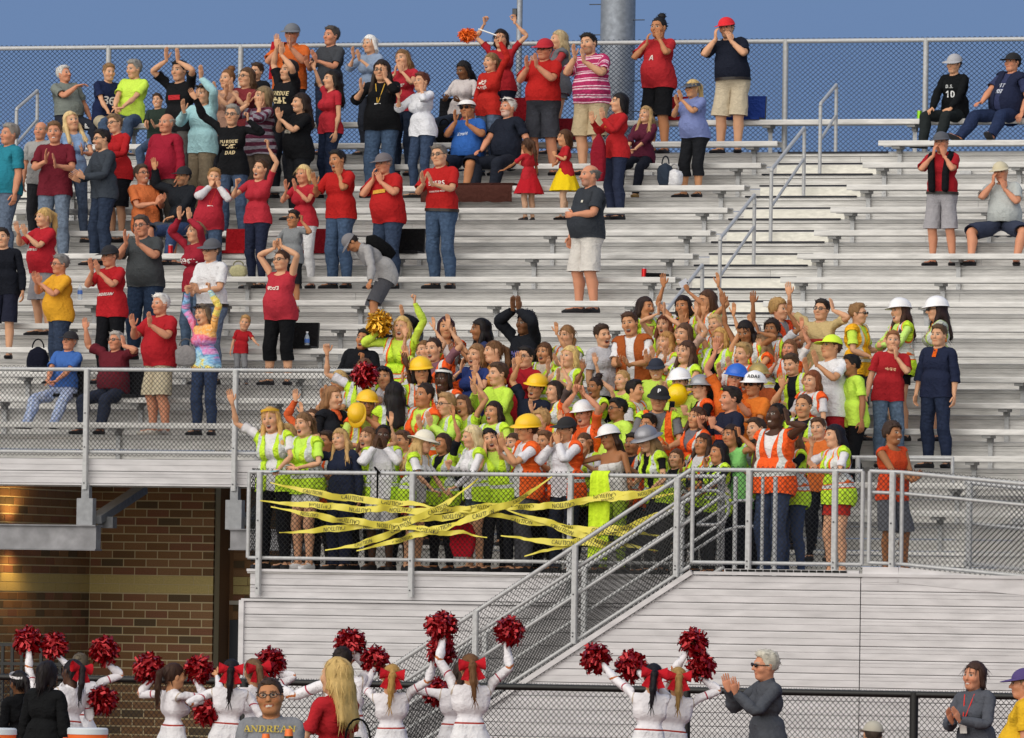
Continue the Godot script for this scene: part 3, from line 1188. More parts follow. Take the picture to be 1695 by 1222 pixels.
func body_mesh(body: String, top: String, bottom: String, face: String, curlL: String, curlR: String, skin_c: Color, hair_c: Color, beard: float, bones: Array, head_scale: float) -> ArrayMesh:
	var v := PackedVector3Array()
	var n := PackedVector3Array()
	var idx := PackedInt32Array()
	var col := PackedColorArray()
	var t := body_cover_tpl(body, top, bottom)
	skin(t, bones, v, n)
	idx.append_array(t.i)
	var sk := skin_c.srgb_to_linear()
	for i in v.size():
		var p: Vector3 = t.v[i]
		var w := 1.0 + noise.get_noise_3d(p.x * 60.0, p.y * 60.0, p.z * 60.0) * 0.10
		col.append(Color(sk.r * w, sk.g * w, sk.b * w))
	# head
	var h := head_tpl(face)
	var base := v.size()
	var hx: Transform3D = bones[2]
	var hv: PackedVector3Array = h.v
	var hn: PackedVector3Array = h.n
	var hp: PackedInt32Array = h.paint
	var hcol := hair_c.srgb_to_linear()
	var lip := Color(sk.r * 0.75, sk.g * 0.42, sk.b * 0.40)
	var blush := Color(sk.r * 1.02, sk.g * 0.88, sk.b * 0.84)
	var pal := [sk, lip, Color(0.40, 0.37, 0.34), Color(0.025, 0.018, 0.015), sk.lerp(hcol * 0.7, 0.85), Color(0.09, 0.02, 0.018), Color(0.72, 0.70, 0.64), sk.lerp(hcol, beard), blush]
	var nk := Vector3(0, 1.53, -0.012)
	var jaw := rng.randf_range(-0.10, 0.09)
	var lng := rng.randf_range(0.965, 1.01)
	var nose := rng.randf_range(-0.006, 0.009)
	var brow := rng.randf_range(-0.003, 0.005)
	var asym := rng.randf_range(-0.03, 0.03)
	for i in hv.size():
		var w0 := hv[i]
		w0.x *= 1.0 + jaw * smoothstep(1.66, 1.56, w0.y) + asym * w0.x * 4.0
		if w0.y > 1.55: w0.y = 1.55 + (w0.y - 1.55) * lng
		if w0.z > 0.06 and absf(w0.x) < 0.02: w0.z += nose * exp(-pow((w0.y - 1.615) / 0.02, 2.0))
		if w0.z > 0.05: w0.z += brow * exp(-pow((w0.y - 1.67) / 0.012, 2.0))
		var q := nk + (w0 - nk) * head_scale
		v.append(hx * q)
		n.append(hx.basis * hn[i])
		var c: Color = pal[hp[i]]
		var w := 1.0 + noise.get_noise_3d(hv[i].x * 250.0, hv[i].y * 250.0, hv[i].z * 250.0) * 0.08
		col.append(Color(c.r * w, c.g * w, c.b * w))
	for k in h.i: idx.append(base + k)
	for side in 2:
		var ht := hand_tpl(curlL if side == 0 else curlR)
		base = v.size()
		var s := 1.0 if side == 0 else -1.0
		var bx_: Transform3D = bones[5 if side == 0 else 8]
		var o := Vector3(s * WRX, ARMY, -0.004)
		var sc := 0.92 if (body == "f" or body == "g") else 1.0
		for i in ht.v.size():
			var q: Vector3 = ht.v[i] * sc
			var m: Vector3 = ht.n[i]
			v.append(bx_ * (o + Vector3(q.x * s, q.y, q.z)))
			n.append(bx_.basis * Vector3(m.x * s, m.y, m.z))
			var w := 1.03
			col.append(Color(sk.r * w, sk.g * w * 0.97, sk.b * w * 0.95))
		var hi: PackedInt32Array = ht.i
		for k in range(0, hi.size(), 3):
			if s > 0: idx.append_array([base + hi[k], base + hi[k + 1], base + hi[k + 2]])
			else: idx.append_array([base + hi[k], base + hi[k + 2], base + hi[k + 1]])
	return arr_mesh(v, n, idx, PackedVector2Array(), col)

# ---------------------------------------------------------------- hair
func hair_mesh(style: String, c: Color) -> ArrayMesh:
	var key := "hair_%s_%s" % [style, c.to_html()]
	if meshes.has(key): return meshes[key]
	var t := hair_tpl(style)
	var col := PackedColorArray()
	var l := c.srgb_to_linear()
	for p in t.v:
		var a := atan2(p.x, p.z + 0.02)
		var s := noise.get_noise_2d(a * 260.0, p.y * 18.0) * 0.34 + noise.get_noise_3d(p.x * 400, p.y * 60, p.z * 400) * 0.2
		s = clampf(1.0 + s, 0.5, 1.7)
		col.append(Color(l.r * s, l.g * s, l.b * s))
	var m := arr_mesh(t.v, t.n, t.i, PackedVector2Array(), col)
	meshes[key] = m
	return m

func hair_tpl(style: String) -> Dictionary:
	var key := "hair_" + style
	if tpls.has(key): return tpls[key]
	var hatted := style.ends_with("_h")
	style = style.trim_suffix("_h")
	var pr := []
	var K := 0.02
	var longish := style in ["long", "longf", "bob", "wavy"]
	var c := Vector3(0, 1.667, -0.020)
	var r := Vector3(0.084, 0.104, 0.106)
	if style == "short": r -= Vector3(0.002, 0.001, 0.002)
	if style in ["curly"]: r += Vector3(0.012, 0.014, 0.010)
	if style in ["slick", "pony", "bun", "ring", "buzz", "braid"]: r -= Vector3(0.003, 0.004, 0.003)
	pr.append([1, c, r, 0, 0, K])
	if style == "short": # volume at the front
		pr.append([0, Vector3(0.015, 1.738, 0.035), Vector3(0.04, 1.730, 0.03), 0.026, 0.022, 0.04])
	if longish:
		pr.append([0, Vector3(0.066, 1.68, -0.02), Vector3(0.080, 1.56, -0.025), 0.030, 0.027, 0.03])
		pr.append([0, Vector3(0.0, 1.66, -0.07), Vector3(0.0, 1.53, -0.085), 0.06, 0.05, 0.04])
	if style == "long" or style == "longf" or style == "wavy":
		pr.append([0, Vector3(0.05, 1.56, -0.075), Vector3(0.060, 1.34, -0.135), 0.050, 0.032, 0.04])
		pr.append([0, Vector3(0.0, 1.56, -0.085), Vector3(0.0, 1.31, -0.145), 0.050, 0.035, 0.04])
	if style == "longf" or style == "wavy":
		pr.append([0, Vector3(0.085, 1.57, 0.0), Vector3(0.105, 1.36, 0.075), 0.028, 0.026, 0.03])
	if style == "pony":
		pr.append([0, Vector3(0, 1.70, -0.118), Vector3(0, 1.66, -0.155), 0.022, 0.032, 0.01])
		pr.append([0, Vector3(0, 1.66, -0.155), Vector3(0, 1.52, -0.165), 0.032, 0.030, 0.02])
		pr.append([0, Vector3(0, 1.52, -0.165), Vector3(0, 1.34, -0.150), 0.030, 0.010, 0.02])
	if style == "bun":
		pr.append([1, Vector3(0, 1.775, -0.085), Vector3(0.045, 0.045, 0.045), 0, 0, 0.012])
	if style == "braid":
		pr.append([0, Vector3(0.06, 1.58, -0.06), Vector3(0.075, 1.40, -0.01), 0.02, 0.012, 0.01])
		pr.append([0, Vector3(0.0, 1.60, -0.085), Vector3(0.05, 1.58, -0.07), 0.03, 0.03, 0.02])
	var h := 0.0125
	var nx := 25
	var ny := 47
	var nz := 31
	var org := Vector3(-(nx - 1) * 0.5 * h, 1.27, -0.225)
	if not style in ["long", "longf", "wavy", "pony", "braid"]:
		org.y = 1.47
		ny = 31
	var f := field(pr, org, h, nx, ny, nz)
	# open the face and cut the hairline
	for z in nz:
		for y in ny:
			for x in nx:
				var p := org + Vector3(x, y, z) * h
				var i := (z * ny + y) * nx + x
				var ax := absf(p.x)
				var d := f[i]
				var cutv := -1.0
				if longish:
					# a face opening
					cutv = minf(minf(0.068 - ax, p.z - 0.018), (1.712 - ax * 0.35) - p.y) * 0.9
				elif style == "braid" or style == "pony":
					cutv = minf(minf(0.20, p.z + 0.01), (1.63 + maxf(p.z, -0.03) * 0.88) - p.y)
					if p.z < -0.02: cutv = (1.58 - p.y) if p.z > -0.10 and ax < 0.05 and style == "pony" and p.y > 1.5 else -1.0
				else:
					var lo := 1.600 + maxf(p.z + 0.02, -0.03) * 0.35
					if p.z > 0.012: lo = maxf(lo, 1.600 + 0.0112 + smoothstep(0.012, 0.055, p.z) * 0.105 - ax * 0.12)
					cutv = lo + (0.012 if style == "buzz" else 0.0) - p.y
					cutv += noise.get_noise_3d(p.x * 700.0, p.y * 200.0, p.z * 700.0) * 0.012
				if style == "ring":
					cutv = maxf(cutv, p.y - 1.695 + maxf(p.z, 0.0) * 0.4)
				if hatted: cutv = maxf(cutv, p.y - 1.69)
				d = maxf(d, cutv)
				var wob := noise.get_noise_3d(p.x * 420.0, p.y * 130.0, p.z * 420.0)
				d += wob * (0.006 if style != "curly" else 0.014)
				f[i] = d
	var t := nets(f, org, h, nx, ny, nz)
	add_strands(t, style, hatted)
	tpls[key] = t
	return t

func add_strands(t: Dictionary, style: String, hatted: bool) -> void:
	# loose locks that follow the mass and break its outline
	var r := RandomNumberGenerator.new()
	r.seed = hash(style) % 9999
	var v: PackedVector3Array = t.v
	var n: PackedVector3Array = t.n
	var idx: PackedInt32Array = t.i
	var m := v.size()
	var long_ := style in ["long", "longf", "wavy", "bob", "pony", "braid"]
	var count := 170 if long_ else 120
	for k in count:
		var i := r.randi() % m
		var p := v[i]
		var nn := n[i]
		if nn.length_squared() < 0.5: continue
		if hatted and p.y > 1.66: continue
		var down := Vector3(r.randf_range(-0.25, 0.25), -1, r.randf_range(-0.3, 0.2))
		if not long_: down = Vector3(p.x * 3.0 + r.randf_range(-0.6, 0.6), r.randf_range(-0.4, 0.8), -0.6 + r.randf_range(-0.6, 0.9))
		var tg := (down - nn * down.dot(nn)).normalized()
		if tg.length_squared() < 0.5: continue
		var ln := r.randf_range(0.05, 0.12) if long_ else r.randf_range(0.018, 0.040)
		if p.z > 0.03 and p.y < 1.70 and absf(p.x) < 0.06: continue
		var side := tg.cross(nn).normalized()
		var w := r.randf_range(0.0025, 0.0055)
		var sway := side * r.randf_range(-0.02, 0.02)
		var pts := [p - nn * 0.003, p + tg * ln * 0.5 + nn * 0.005 + sway * 0.4, p + tg * ln + nn * r.randf_range(-0.002, 0.014) + sway]
		var ws := [w, w, w * 0.25]
		var b := v.size()
		for e in 3:
			v.append(pts[e] - side * ws[e])
			v.append(pts[e] + side * ws[e])
			n.append(nn)
			n.append(nn)
		for e in 2:
			var a := b + e * 2
			idx.append_array([a, a + 3, a + 1, a, a + 2, a + 3])
	t.v = v
	t.n = n
	t.i = idx

# ---------------------------------------------------------------- headwear (in the head's rest place)
func dome(st: SurfaceTool, c: Vector3, r: Vector3, lo: float, seg := 20, rings := 7, ridge := 0.0) -> void:
	var rows := []
	for j in rings + 1:
		var th := lerpf(lo, PI * 0.5, float(j) / rings)
		var row := []
		for k in seg:
			var a := TAU * k / seg
			var q := Vector3(cos(a) * cos(th) * r.x, sin(th) * r.y, sin(a) * cos(th) * r.z)
			if ridge > 0.0: q.y += ridge * exp(-pow(q.x / 0.018, 2.0)) * sin(th)
			row.append(c + q)
		rows.append(row)
	grid(st, rows, true)

func grid(st: SurfaceTool, rows: Array, closed: bool) -> void:
	var m: int = rows[0].size()
	for j in rows.size() - 1:
		for k in (m if closed else m - 1):
			var a: Vector3 = rows[j][k]
			var b: Vector3 = rows[j][(k + 1) % m]
			var c: Vector3 = rows[j + 1][(k + 1) % m]
			var d: Vector3 = rows[j + 1][k]
			for p in [a, c, b, a, d, c]:
				st.set_smooth_group(1)
				st.add_vertex(p)

func brim(st: SurfaceTool, c: Vector3, rin: Vector2, fn: Callable, y0: float, seg := 28) -> void:
	# fn(angle) -> [outward, drop]
	var rows := [[], [], [], []]
	for k in seg:
		var a := TAU * k / seg
		var q: Array = fn.call(a)
		var dirv := Vector3(cos(a), 0, sin(a))
		var inn := c + Vector3(cos(a) * rin.x, y0, sin(a) * rin.y)
		var out: Vector3 = inn + dirv * q[0] - Vector3(0, q[1], 0)
		rows[0].append(inn + Vector3(0, 0.004, 0))
		rows[1].append(out + Vector3(0, 0.002, 0))
		rows[2].append(out - Vector3(0, 0.003, 0))
		rows[3].append(inn - Vector3(0, 0.004, 0))
	grid(st, rows, true)

func hat_mesh(kind: String) -> ArrayMesh:
	var key := "hat_" + kind
	if meshes.has(key): return meshes[key]
	var st := stool()
	match kind:
		"cap":
			dome(st, Vector3(0, 1.672, -0.014), Vector3(0.092, 0.100, 0.106), 0.0, 20, 7)
			brim(st, Vector3(0, 1.678, -0.014), Vector2(0.090, 0.104), func(a): return [0.085 * pow(maxf(sin(a), 0.0), 1.2) + 0.001, 0.022 * pow(maxf(sin(a), 0.0), 1.5) + 0.010 * absf(cos(a)) * maxf(sin(a), 0.0)], 0.0)
		"visor":
			var rows := []
			for y in [1.668, 1.705]:
				var row := []
				for k in 20:
					var a := TAU * k / 20
					row.append(Vector3(cos(a) * 0.090, y, -0.014 + sin(a) * 0.104))
				rows.append(row)
			grid(st, rows, true)
			brim(st, Vector3(0, 1.672, -0.014), Vector2(0.090, 0.104), func(a): return [0.085 * pow(maxf(sin(a), 0.0), 1.2) + 0.001, 0.020 * pow(maxf(sin(a), 0.0), 1.5)], 0.0)
		"hard":
			dome(st, Vector3(0, 1.690, -0.012), Vector3(0.112, 0.112, 0.132), -0.1, 24, 8, 0.004)
			brim(st, Vector3(0, 1.684, -0.012), Vector2(0.110, 0.130), func(a): return [0.012 + 0.042 * pow(maxf(sin(a), 0.0), 1.6), 0.008 + 0.012 * pow(maxf(sin(a), 0.0), 1.6)], 0.0)
		"hardround":
			dome(st, Vector3(0, 1.690, -0.012), Vector3(0.112, 0.112, 0.132), -0.1, 24, 8, 0.004)
			brim(st, Vector3(0, 1.684, -0.012), Vector2(0.110, 0.130), func(a): return [0.045 + 0.012 * absf(sin(a)), 0.020], 0.0)
		"sun":
			dome(st, Vector3(0, 1.680, -0.012), Vector3(0.104, 0.108, 0.118), -0.05, 22, 7)
			brim(st, Vector3(0, 1.684, -0.012), Vector2(0.102, 0.116), func(a): return [0.075, 0.026 + 0.008 * sin(a * 3.0)], 0.0)
		"flat":
			dome(st, Vector3(0, 1.692, 0.004), Vector3(0.102, 0.070, 0.122), -0.1, 22, 6)
			brim(st, Vector3(0, 1.69, 0.004), Vector2(0.096, 0.114), func(a): return [0.04 * pow(maxf(sin(a), 0.0), 1.2) + 0.002, 0.014 * maxf(sin(a), 0.0)], 0.0)
		"beanie":
			dome(st, Vector3(0, 1.665, -0.014), Vector3(0.094, 0.112, 0.108), -0.1, 20, 7)
		"band":
			var rows := []
			for y in [1.700, 1.725]:
				var row := []
				for k in 20:
					var a := TAU * k / 20
					row.append(Vector3(cos(a) * 0.087, y - 0.02 * sin(a) * -1.0, -0.018 + sin(a) * 0.102))
				rows.append(row)
			grid(st, rows, true)
	st.generate_normals()
	var m := st.commit()
	meshes[key] = m
	return m

func glasses_mesh(on_head: bool) -> ArrayMesh:
	var key := "glasses%s" % on_head
	if meshes.has(key): return meshes[key]
	var st := stool()
	var dy := 0.075 if on_head else 0.0
	var dz := -0.012 if on_head else 0.0
	for s in [-1.0, 1.0]:
		var pts := []
		for k in 9:
			var a := TAU * k / 8
			pts.append(Vector3(s * 0.034 + cos(a) * 0.025, 1.645 + dy + sin(a) * 0.017, 0.104 + dz - absf(cos(a) * 0.01)))
		for k in 8: cyl(st, pts[k], pts[k + 1], 0.0032, 0.0032, 5)
		cyl(st, Vector3(s * 0.058, 1.650 + dy, 0.096 + dz), Vector3(s * 0.082, 1.645 + dy, 0.0 + dz), 0.003, 0.003, 5)
	cyl(st, Vector3(-0.01, 1.648 + dy, 0.104 + dz), Vector3(0.01, 1.648 + dy, 0.104 + dz), 0.003, 0.003, 5)
	var m := st.commit()
	meshes[key] = m
	return m

func shades_mesh(on_head: bool) -> ArrayMesh:
	var key := "shades%s" % on_head
	if meshes.has(key): return meshes[key]
	var st := stool()
	var dy := 0.080 if on_head else 0.0
	var dz := -0.010 if on_head else 0.0
	for s in [-1.0, 1.0]:
		ball(st, Vector3(s * 0.034, 1.645 + dy, 0.098 + dz), 0.026, Vector3(1.05, 0.68, 0.28), 10, 5)
		cyl(st, Vector3(s * 0.058, 1.650 + dy, 0.092 + dz), Vector3(s * 0.086, 1.645 + dy, 0.0 + dz), 0.004, 0.004, 5)
	cyl(st, Vector3(-0.012, 1.650 + dy, 0.104 + dz), Vector3(0.012, 1.650 + dy, 0.104 + dz), 0.004, 0.004, 5)
	var m := st.commit()
	meshes[key] = m
	return m

# shoe around the rest foot on the left side (mirrored by scaling for the right)
func shoe_mesh() -> ArrayMesh:
	if meshes.has("shoe"): return meshes["shoe"]
	var t := {"v": PackedVector3Array(), "n": PackedVector3Array(), "i": PackedInt32Array()}
	var secs := [[-0.085, 0.030, 0.060, 0.0], [-0.07, 0.040, 0.085, 0.0], [-0.02, 0.043, 0.100, 0.0], [0.04, 0.046, 0.080, 0.006], [0.10, 0.052, 0.062, 0.012], [0.15, 0.046, 0.050, 0.016], [0.185, 0.022, 0.034, 0.016]]
	var pts := []
	for s in secs:
		var ring := []
		for k in 10:
			var a := TAU * k / 10
			var y := sin(a)
			ring.append(Vector3(0.10 + s[3] + cos(a) * s[1], (0.012 if y < 0 else 0.03) + (y * 0.012 if y < 0 else y * (s[2] - 0.03)), s[0]))
		pts.append(ring)
	loft(t, pts)
	fix_orientation(t)
	var m := arr_mesh(t.v, t.n, t.i)
	meshes["shoe"] = m
	return m

func shoe_mesh_r() -> ArrayMesh:
	if meshes.has("shoe_r"): return meshes["shoe_r"]
	shoe_mesh()
	var a: Array = meshes["shoe"].surface_get_arrays(0)
	var v: PackedVector3Array = a[Mesh.ARRAY_VERTEX]
	var n: PackedVector3Array = a[Mesh.ARRAY_NORMAL]
	var idx: PackedInt32Array = a[Mesh.ARRAY_INDEX]
	for i in v.size():
		v[i].x = -v[i].x
		n[i].x = -n[i].x
	for k in range(0, idx.size(), 3):
		var s := idx[k + 1]
		idx[k + 1] = idx[k + 2]
		idx[k + 2] = s
	var m := arr_mesh(v, n, idx)
	meshes["shoe_r"] = m
	return m

# ---------------------------------------------------------------- printed cloth (flat print and dye, in rest-pose coordinates)
func cloth_image(key: String, fn: Callable, size := 512) -> ImageTexture:
	if mats.has("img" + key): return mats["img" + key]
	var im := Image.create(size, size, false, Image.FORMAT_RGB8)
	for py in size:
		var y := 2.0 * (1.0 - (py + 0.5) / size)
		if y < 0.05 or y > 1.6: continue
		for px in size:
			var x := (px + 0.5) / size * 2.0 - 1.0
			if absf(x) > 0.78: continue
			if absf(x) > 0.32 and y < 1.28: continue
			im.set_pixel(px, py, fn.call(x, y))
	var t := ImageTexture.create_from_image(im)
	mats["img" + key] = t
	return t

func vest_tex(base: String, band: String, trim: String) -> ImageTexture:
	var b := hexc(base)
	var s := hexc(band)
	var t := hexc(trim)
	return cloth_image("vest" + base + band + trim, func(x: float, y: float) -> Color:
		var ax := absf(x)
		var grain := 1.0 + noise.get_noise_2d(x * 900.0, y * 900.0) * 0.10
		if y > 1.02 and y < 1.065: return s * grain
		if y > 1.008 and y < 1.078: return t * grain
		if y > 1.078 and ax > 0.092 and ax < 0.132: return s * grain
		if y > 1.078 and ax > 0.080 and ax < 0.144: return t * grain
		return b * grain)

func stripes_tex(key: String, cols: Array) -> ImageTexture:
	# cols: [[height, colour], ...] repeated down the body
	var total := 0.0
	for c in cols: total += c[0]
	return cloth_image("str" + key, func(x: float, y: float) -> Color:
		var yy := fposmod(y if absf(x) < 0.2 else y + absf(x) * 0.9, total)
		for c in cols:
			if yy < c[0]: return hexc(c[1]) * (1.0 + noise.get_noise_2d(x * 700.0, y * 700.0) * 0.08)
			yy -= c[0]
		return hexc(cols[0][1]))

func tiedye_tex() -> ImageTexture:
	var cs := [hexc("f0a95a"), hexc("f3dc6e"), hexc("a9d3e6"), hexc("7fb4e0"), hexc("d98fc8"), hexc("e8708f"), hexc("f2b56b")]
	return cloth_image("tiedye", func(x: float, y: float) -> Color:
		var d := (x * 0.5 + y) * 9.0 + noise.get_noise_2d(x * 120.0, y * 120.0) * 1.6
		var i := int(floor(d))
		var c: Color = cs[posmod(i, 7)].lerp(cs[posmod(i + 1, 7)], smoothstep(0.2, 0.9, d - floor(d)))
		return c.lerp(Color(0.9, 0.9, 0.92), clampf(noise.get_noise_2d(x * 500.0, y * 500.0) * 0.8, 0.0, 0.5)))

func cheer_tex() -> ImageTexture:
	return cloth_image("cheer", func(x: float, y: float) -> Color:
		var ax := absf(x)
		var w := Color(0.90, 0.89, 0.91)
		if y < 1.135 and y > 1.112 and ax < 0.3: return Color(0.62, 0.20, 0.16)
		if ax > 0.18 and absf(ax - 0.30 - (y - 1.43) * 0.6) < 0.006: return Color(0.62, 0.12, 0.20)
		if ax > 0.18 and absf(ax - 0.47 + (y - 1.43) * 0.8) < 0.009: return Color(0.70, 0.40, 0.22)
		if absf(ax - 0.165 - (1.43 - y) * 0.05) < 0.005 and y > 1.3: return Color(0.72, 0.66, 0.60)
		return w)

func plaid_tex() -> ImageTexture:
	return cloth_image("plaid", func(x: float, y: float) -> Color:
		var a := 0.5 + 0.5 * sin(x * 190.0)
		var b := 0.5 + 0.5 * sin(y * 150.0)
		return hexc("c9d2e6").lerp(hexc("6f86bd"), clampf(a * 0.45 + b * 0.45 - 0.15, 0.0, 1.0)))

func spec_mat(a: Array) -> Material:
	# [kind, colour, finish]
	var fin: String = a[2] if a.size() > 2 else "plain"
	match fin:
		"vest": return printed("v" + str(a[1]) + str(a[3]) + str(a[4]), vest_tex(a[1], a[3], a[4]), 0.75)
		"stripe": return printed("s" + a[1], stripes_tex(a[1], a[3]), 0.9)
		"tiedye": return printed("tiedye", tiedye_tex(), 0.9)
		"cheer":
			var cm := printed("cheer", cheer_tex(), 0.7)
			cm.normal_scale = 0.25
			return cm
		"plaid": return printed("plaid", plaid_tex(), 0.9)
	var cc := hexc(a[1])
	var gy := cc.get_luminance()
	return cloth(cc.lerp(Color(gy, gy, gy), 0.17), fin)

# ---------------------------------------------------------------- one person
func person(o: Dictionary) -> Dictionary:
	var b: String = o.get("b", "m")
	var n: float = o.get("n", 0.0)
	var sit: bool = o.get("sit", false)
	var fl_y: float = o.floor.x if o.has("floor") else yf(n)
	var fl_z: float = o.floor.y if o.has("floor") else (zn(n) - TREAD + 0.145 if sit else zn(n) - 0.27)
	fl_z += o.get("dz", 0.0)
	var headp := at(o.u, o.v, fl_z)
	var hat: Array = o.get("hat", [])
	var extra := 0.015
	if hat.size(): extra = 0.05 if str(hat[0]).begins_with("hard") or hat[0] == "sun" else 0.03
	if o.get("hair", ["", ""])[0] == "bun": extra = 0.06
	var hs: float = o.get("hs", 1.03)
	extra += (hs - 1.0) * 0.22
	var lean: Vector3 = o.get("lean", Vector3.ZERO) * PI / 180.0
	var top_y := headp.y - fl_y
	var sc := 1.0
	if sit: sc = (top_y - SEATH) / (0.885 * cos(lean.x * 0.7) + extra)
	else: sc = top_y / ((0.95 + 0.8 * cos(lean.x * 0.9)) - o.get("crouch", 0.0) + extra)
	if o.has("s"): sc = o.s
	if (sc > 1.10 or sc < 0.84) and not o.get("kid", false): print("scale %.2f u=%d v=%d  %s" % [sc, o.u, o.v, o.label])
	var turn: float = psi - deg_to_rad(o.get("face", 0.0))
	# the head should land on the pixel: step back by the lean
	var fwd := Vector3(sin(turn), 0, cos(turn))
	var rootpos := Vector3(headp.x, fl_y, fl_z) - fwd * sin(lean.x) * 0.62 * sc
	if o.get("keepz", true): rootpos.z = fl_z
	var root := thing("person", o.label, "person", rootpos, turn, o.get("group", ""))
	var wd: float = {"m": 1.07, "f": 1.05, "h": 1.10, "g": 1.10}[b]
	if o.get("kid", false): wd = 1.02
	root.scale = Vector3(wd, 1.0, wd) * sc
	# pose
	var sp := {}
	var arms = o.get("arms", "down")
	var an: Array = arms if arms is Array else [arms, arms]
	for k in 2:
		var A: Array = (ARMS[an[k]] if an[k] is String else an[k]).duplicate()
		var jit := Vector3(rng.randf_range(-0.025, 0.035), rng.randf_range(-0.06, 0.06), rng.randf_range(-0.03, 0.03))
		A[0] = A[0] + (jit if not (an[k] is String and (an[k] as String) in ["rail", "down", "bench", "knee", "lap"]) else Vector3.ZERO)
		sp["L" if k == 0 else "R"] = A
	# hands that reach for a measured place: u, v and how far in front of the body (metres toward the camera)
	for k in 2:
		var rk := "reachL" if k == 0 else "reachR"
		if not o.has(rk): continue
		var rv: Vector3 = o[rk]
		var wp := at(rv.x, rv.y, fl_z + rv.z)
		var lp: Vector3 = root.transform.affine_inverse() * wp
		if k == 1: lp.x = -lp.x
		var sh := Vector3(SHX, ARMY, 0)
		var dirv := (lp - sh).normalized()
		var A: Array = sp["L" if k == 0 else "R"]
		A[0] = lp - dirv * 0.10
		A[1] = dirv
	if o.has("curl"):
		sp.L[4] = o.curl[0]
		sp.R[4] = o.curl[1]
	sp.chest = lean + Vector3(rng.randf_range(-0.05, 0.07), rng.randf_range(-0.16, 0.16), rng.randf_range(-0.10, 0.10))
	var hd: Vector2 = o.get("hd", Vector2.ZERO)
	sp.head = Vector3(-deg_to_rad(hd.y), -deg_to_rad(hd.x), rng.randf_range(-0.12, 0.12))
	if sit:
		sp.pel = Vector3(0, SEATH / sc + 0.095, 0.0)
		sp.pel_rot = Vector3(-0.10, 0, 0)
		var fy: float = o.get("feet_y", 0.0)
		var fz: float = o.get("feet_z", 0.43)
		var w: float = o.get("feet_w", 0.14)
		sp.footL = Vector3(w, 0.085 + fy / sc, fz)
		sp.footR = Vector3(-w, 0.085 + fy / sc, fz + rng.randf_range(-0.05, 0.05))
		sp.knee = Vector3(0, 1, 0.4)
		sp.splay = o.get("splay", 0.25)
		sp.toe_up = o.get("toe_up", 0.0)
	else:
		var sw := rng.randf_range(-0.045, 0.045)
		var cr: float = o.get("crouch", 0.0)
		sp.pel = Vector3(sw, 0.945 - cr, -sin(lean.x) * 0.12)
		sp.pel_rot = Vector3(lean.x * 0.25, rng.randf_range(-0.1, 0.1), sw * 1.2)
		var st: float = o.get("stance", rng.randf_range(0.10, 0.14))
		sp.footL = Vector3(st, 0.085, rng.randf_range(-0.03, 0.05))
		sp.footR = Vector3(-st, 0.085, rng.randf_range(-0.05, 0.03))
		if o.has("step"):
			sp.footL.z += o.step
			sp.footR.z -= o.step
	var ps := pose(sp)
	var bones: Array = ps.bones
	var top: Array = o.get("top", [])
	var bot: Array = o.get("bot", ["pants", "2b3348"])
	var skin_c := hexc(SKINS[o.get("skin", 0)])
	var hair: Array = o.get("hair", ["short", "4a3524"])
	var hair_c := hexc(hair[1]) if hair.size() > 1 else hexc("4a3524")
	var gtop: String = top[0] if top.size() else ""
	var bm := body_mesh(b, gtop, bot[0] if bot.size() else "", o.get("fc", "closed"), sp.L[4], sp.R[4], skin_c, hair_c, o.get("beard", 0.0), bones, hs)
	part("body", bm, vcol("skin", 0.55, 0.35), root)
	if top.size(): part(o.get("topname", "shirt"), garment_mesh(b, top[0], bones), spec_mat(top), root)
	if bot.size():
		var bn := "trousers"
		if bot[0] in ["shorts", "minishorts"]: bn = "shorts"
		if bot[0] == "skirt": bn = "skirt"
		part(bn, garment_mesh(b, bot[0], bones), spec_mat(bot), root)
	if o.has("over"):
		part("vest" if str(o.over[0]).contains("vest") else "jacket", garment_mesh(b, o.over[0], bones), spec_mat(o.over), root)
	var hb: Transform3D = bones[2]
	var nk := Vector3(0, 1.53, -0.012)
	hb = hb * Transform3D(Basis.from_scale(Vector3.ONE * hs), nk - nk * hs)
	if hair.size() and hair[0] != "none": part("hair", hair_mesh(hair[0] + ("_h" if hat.size() and not hat[0] in ["band", "visor"] else ""), hair_c), vcol("hair", 0.6, 0.4), root, hb)
	if hat.size():
		var hc := Vector3(0, 1.672, -0.014)
		hb = hb * Transform3D(Basis.from_scale(Vector3.ONE * 1.035), hc - hc * 1.035)
		var hm := solid(hexc(hat[1]), 0.35 if str(hat[0]).begins_with("hard") else 0.85, hat[2] if hat.size() > 2 else 0.0)
		part({"cap": "cap", "visor": "visor", "hard": "hard_hat", "hardround": "hard_hat", "sun": "sun_hat", "flat": "flat_cap", "beanie": "knit_cap", "band": "headband"}[hat[0]], hat_mesh(hat[0]), hm, root, hb)
	if o.has("gl"):
		var gk: String = o.gl
		if gk == "glasses": part("glasses", glasses_mesh(false), solid(hexc("2a2422"), 0.4), root, hb)
		elif gk == "shades": part("sunglasses", shades_mesh(false), solid(hexc("15151a"), 0.15), root, hb)
		else: part("sunglasses", shades_mesh(true), solid(hexc("17171c"), 0.15), root, hb)
	if o.get("shoes", "1d1d22") != "":
		var sm := solid(hexc(o.get("shoes", "1d1d22")), 0.7)
		part("shoe", shoe_mesh(), sm, root, bones[11])
		part("shoe", shoe_mesh_r(), sm, root, bones[14])
	if o.has("print"):
		for pr in o.print: chest_print(root, b, gtop, bones, pr)
	if o.get("belt", false): belt(root, b, bones)
	if o.has("badge"): badge(root, b, bones, o.badge)
	var xf := root.transform
	return {"root": root, "xf": xf, "bones": bones, "hands": ps.hands, "sc": sc, "hb": hb}

func hand_world(p: Dictionary, side: String, along := 0.09) -> Vector3:
	var h: Dictionary = p.hands[side]
	return p.xf * (h.wrist + h.dir * along)

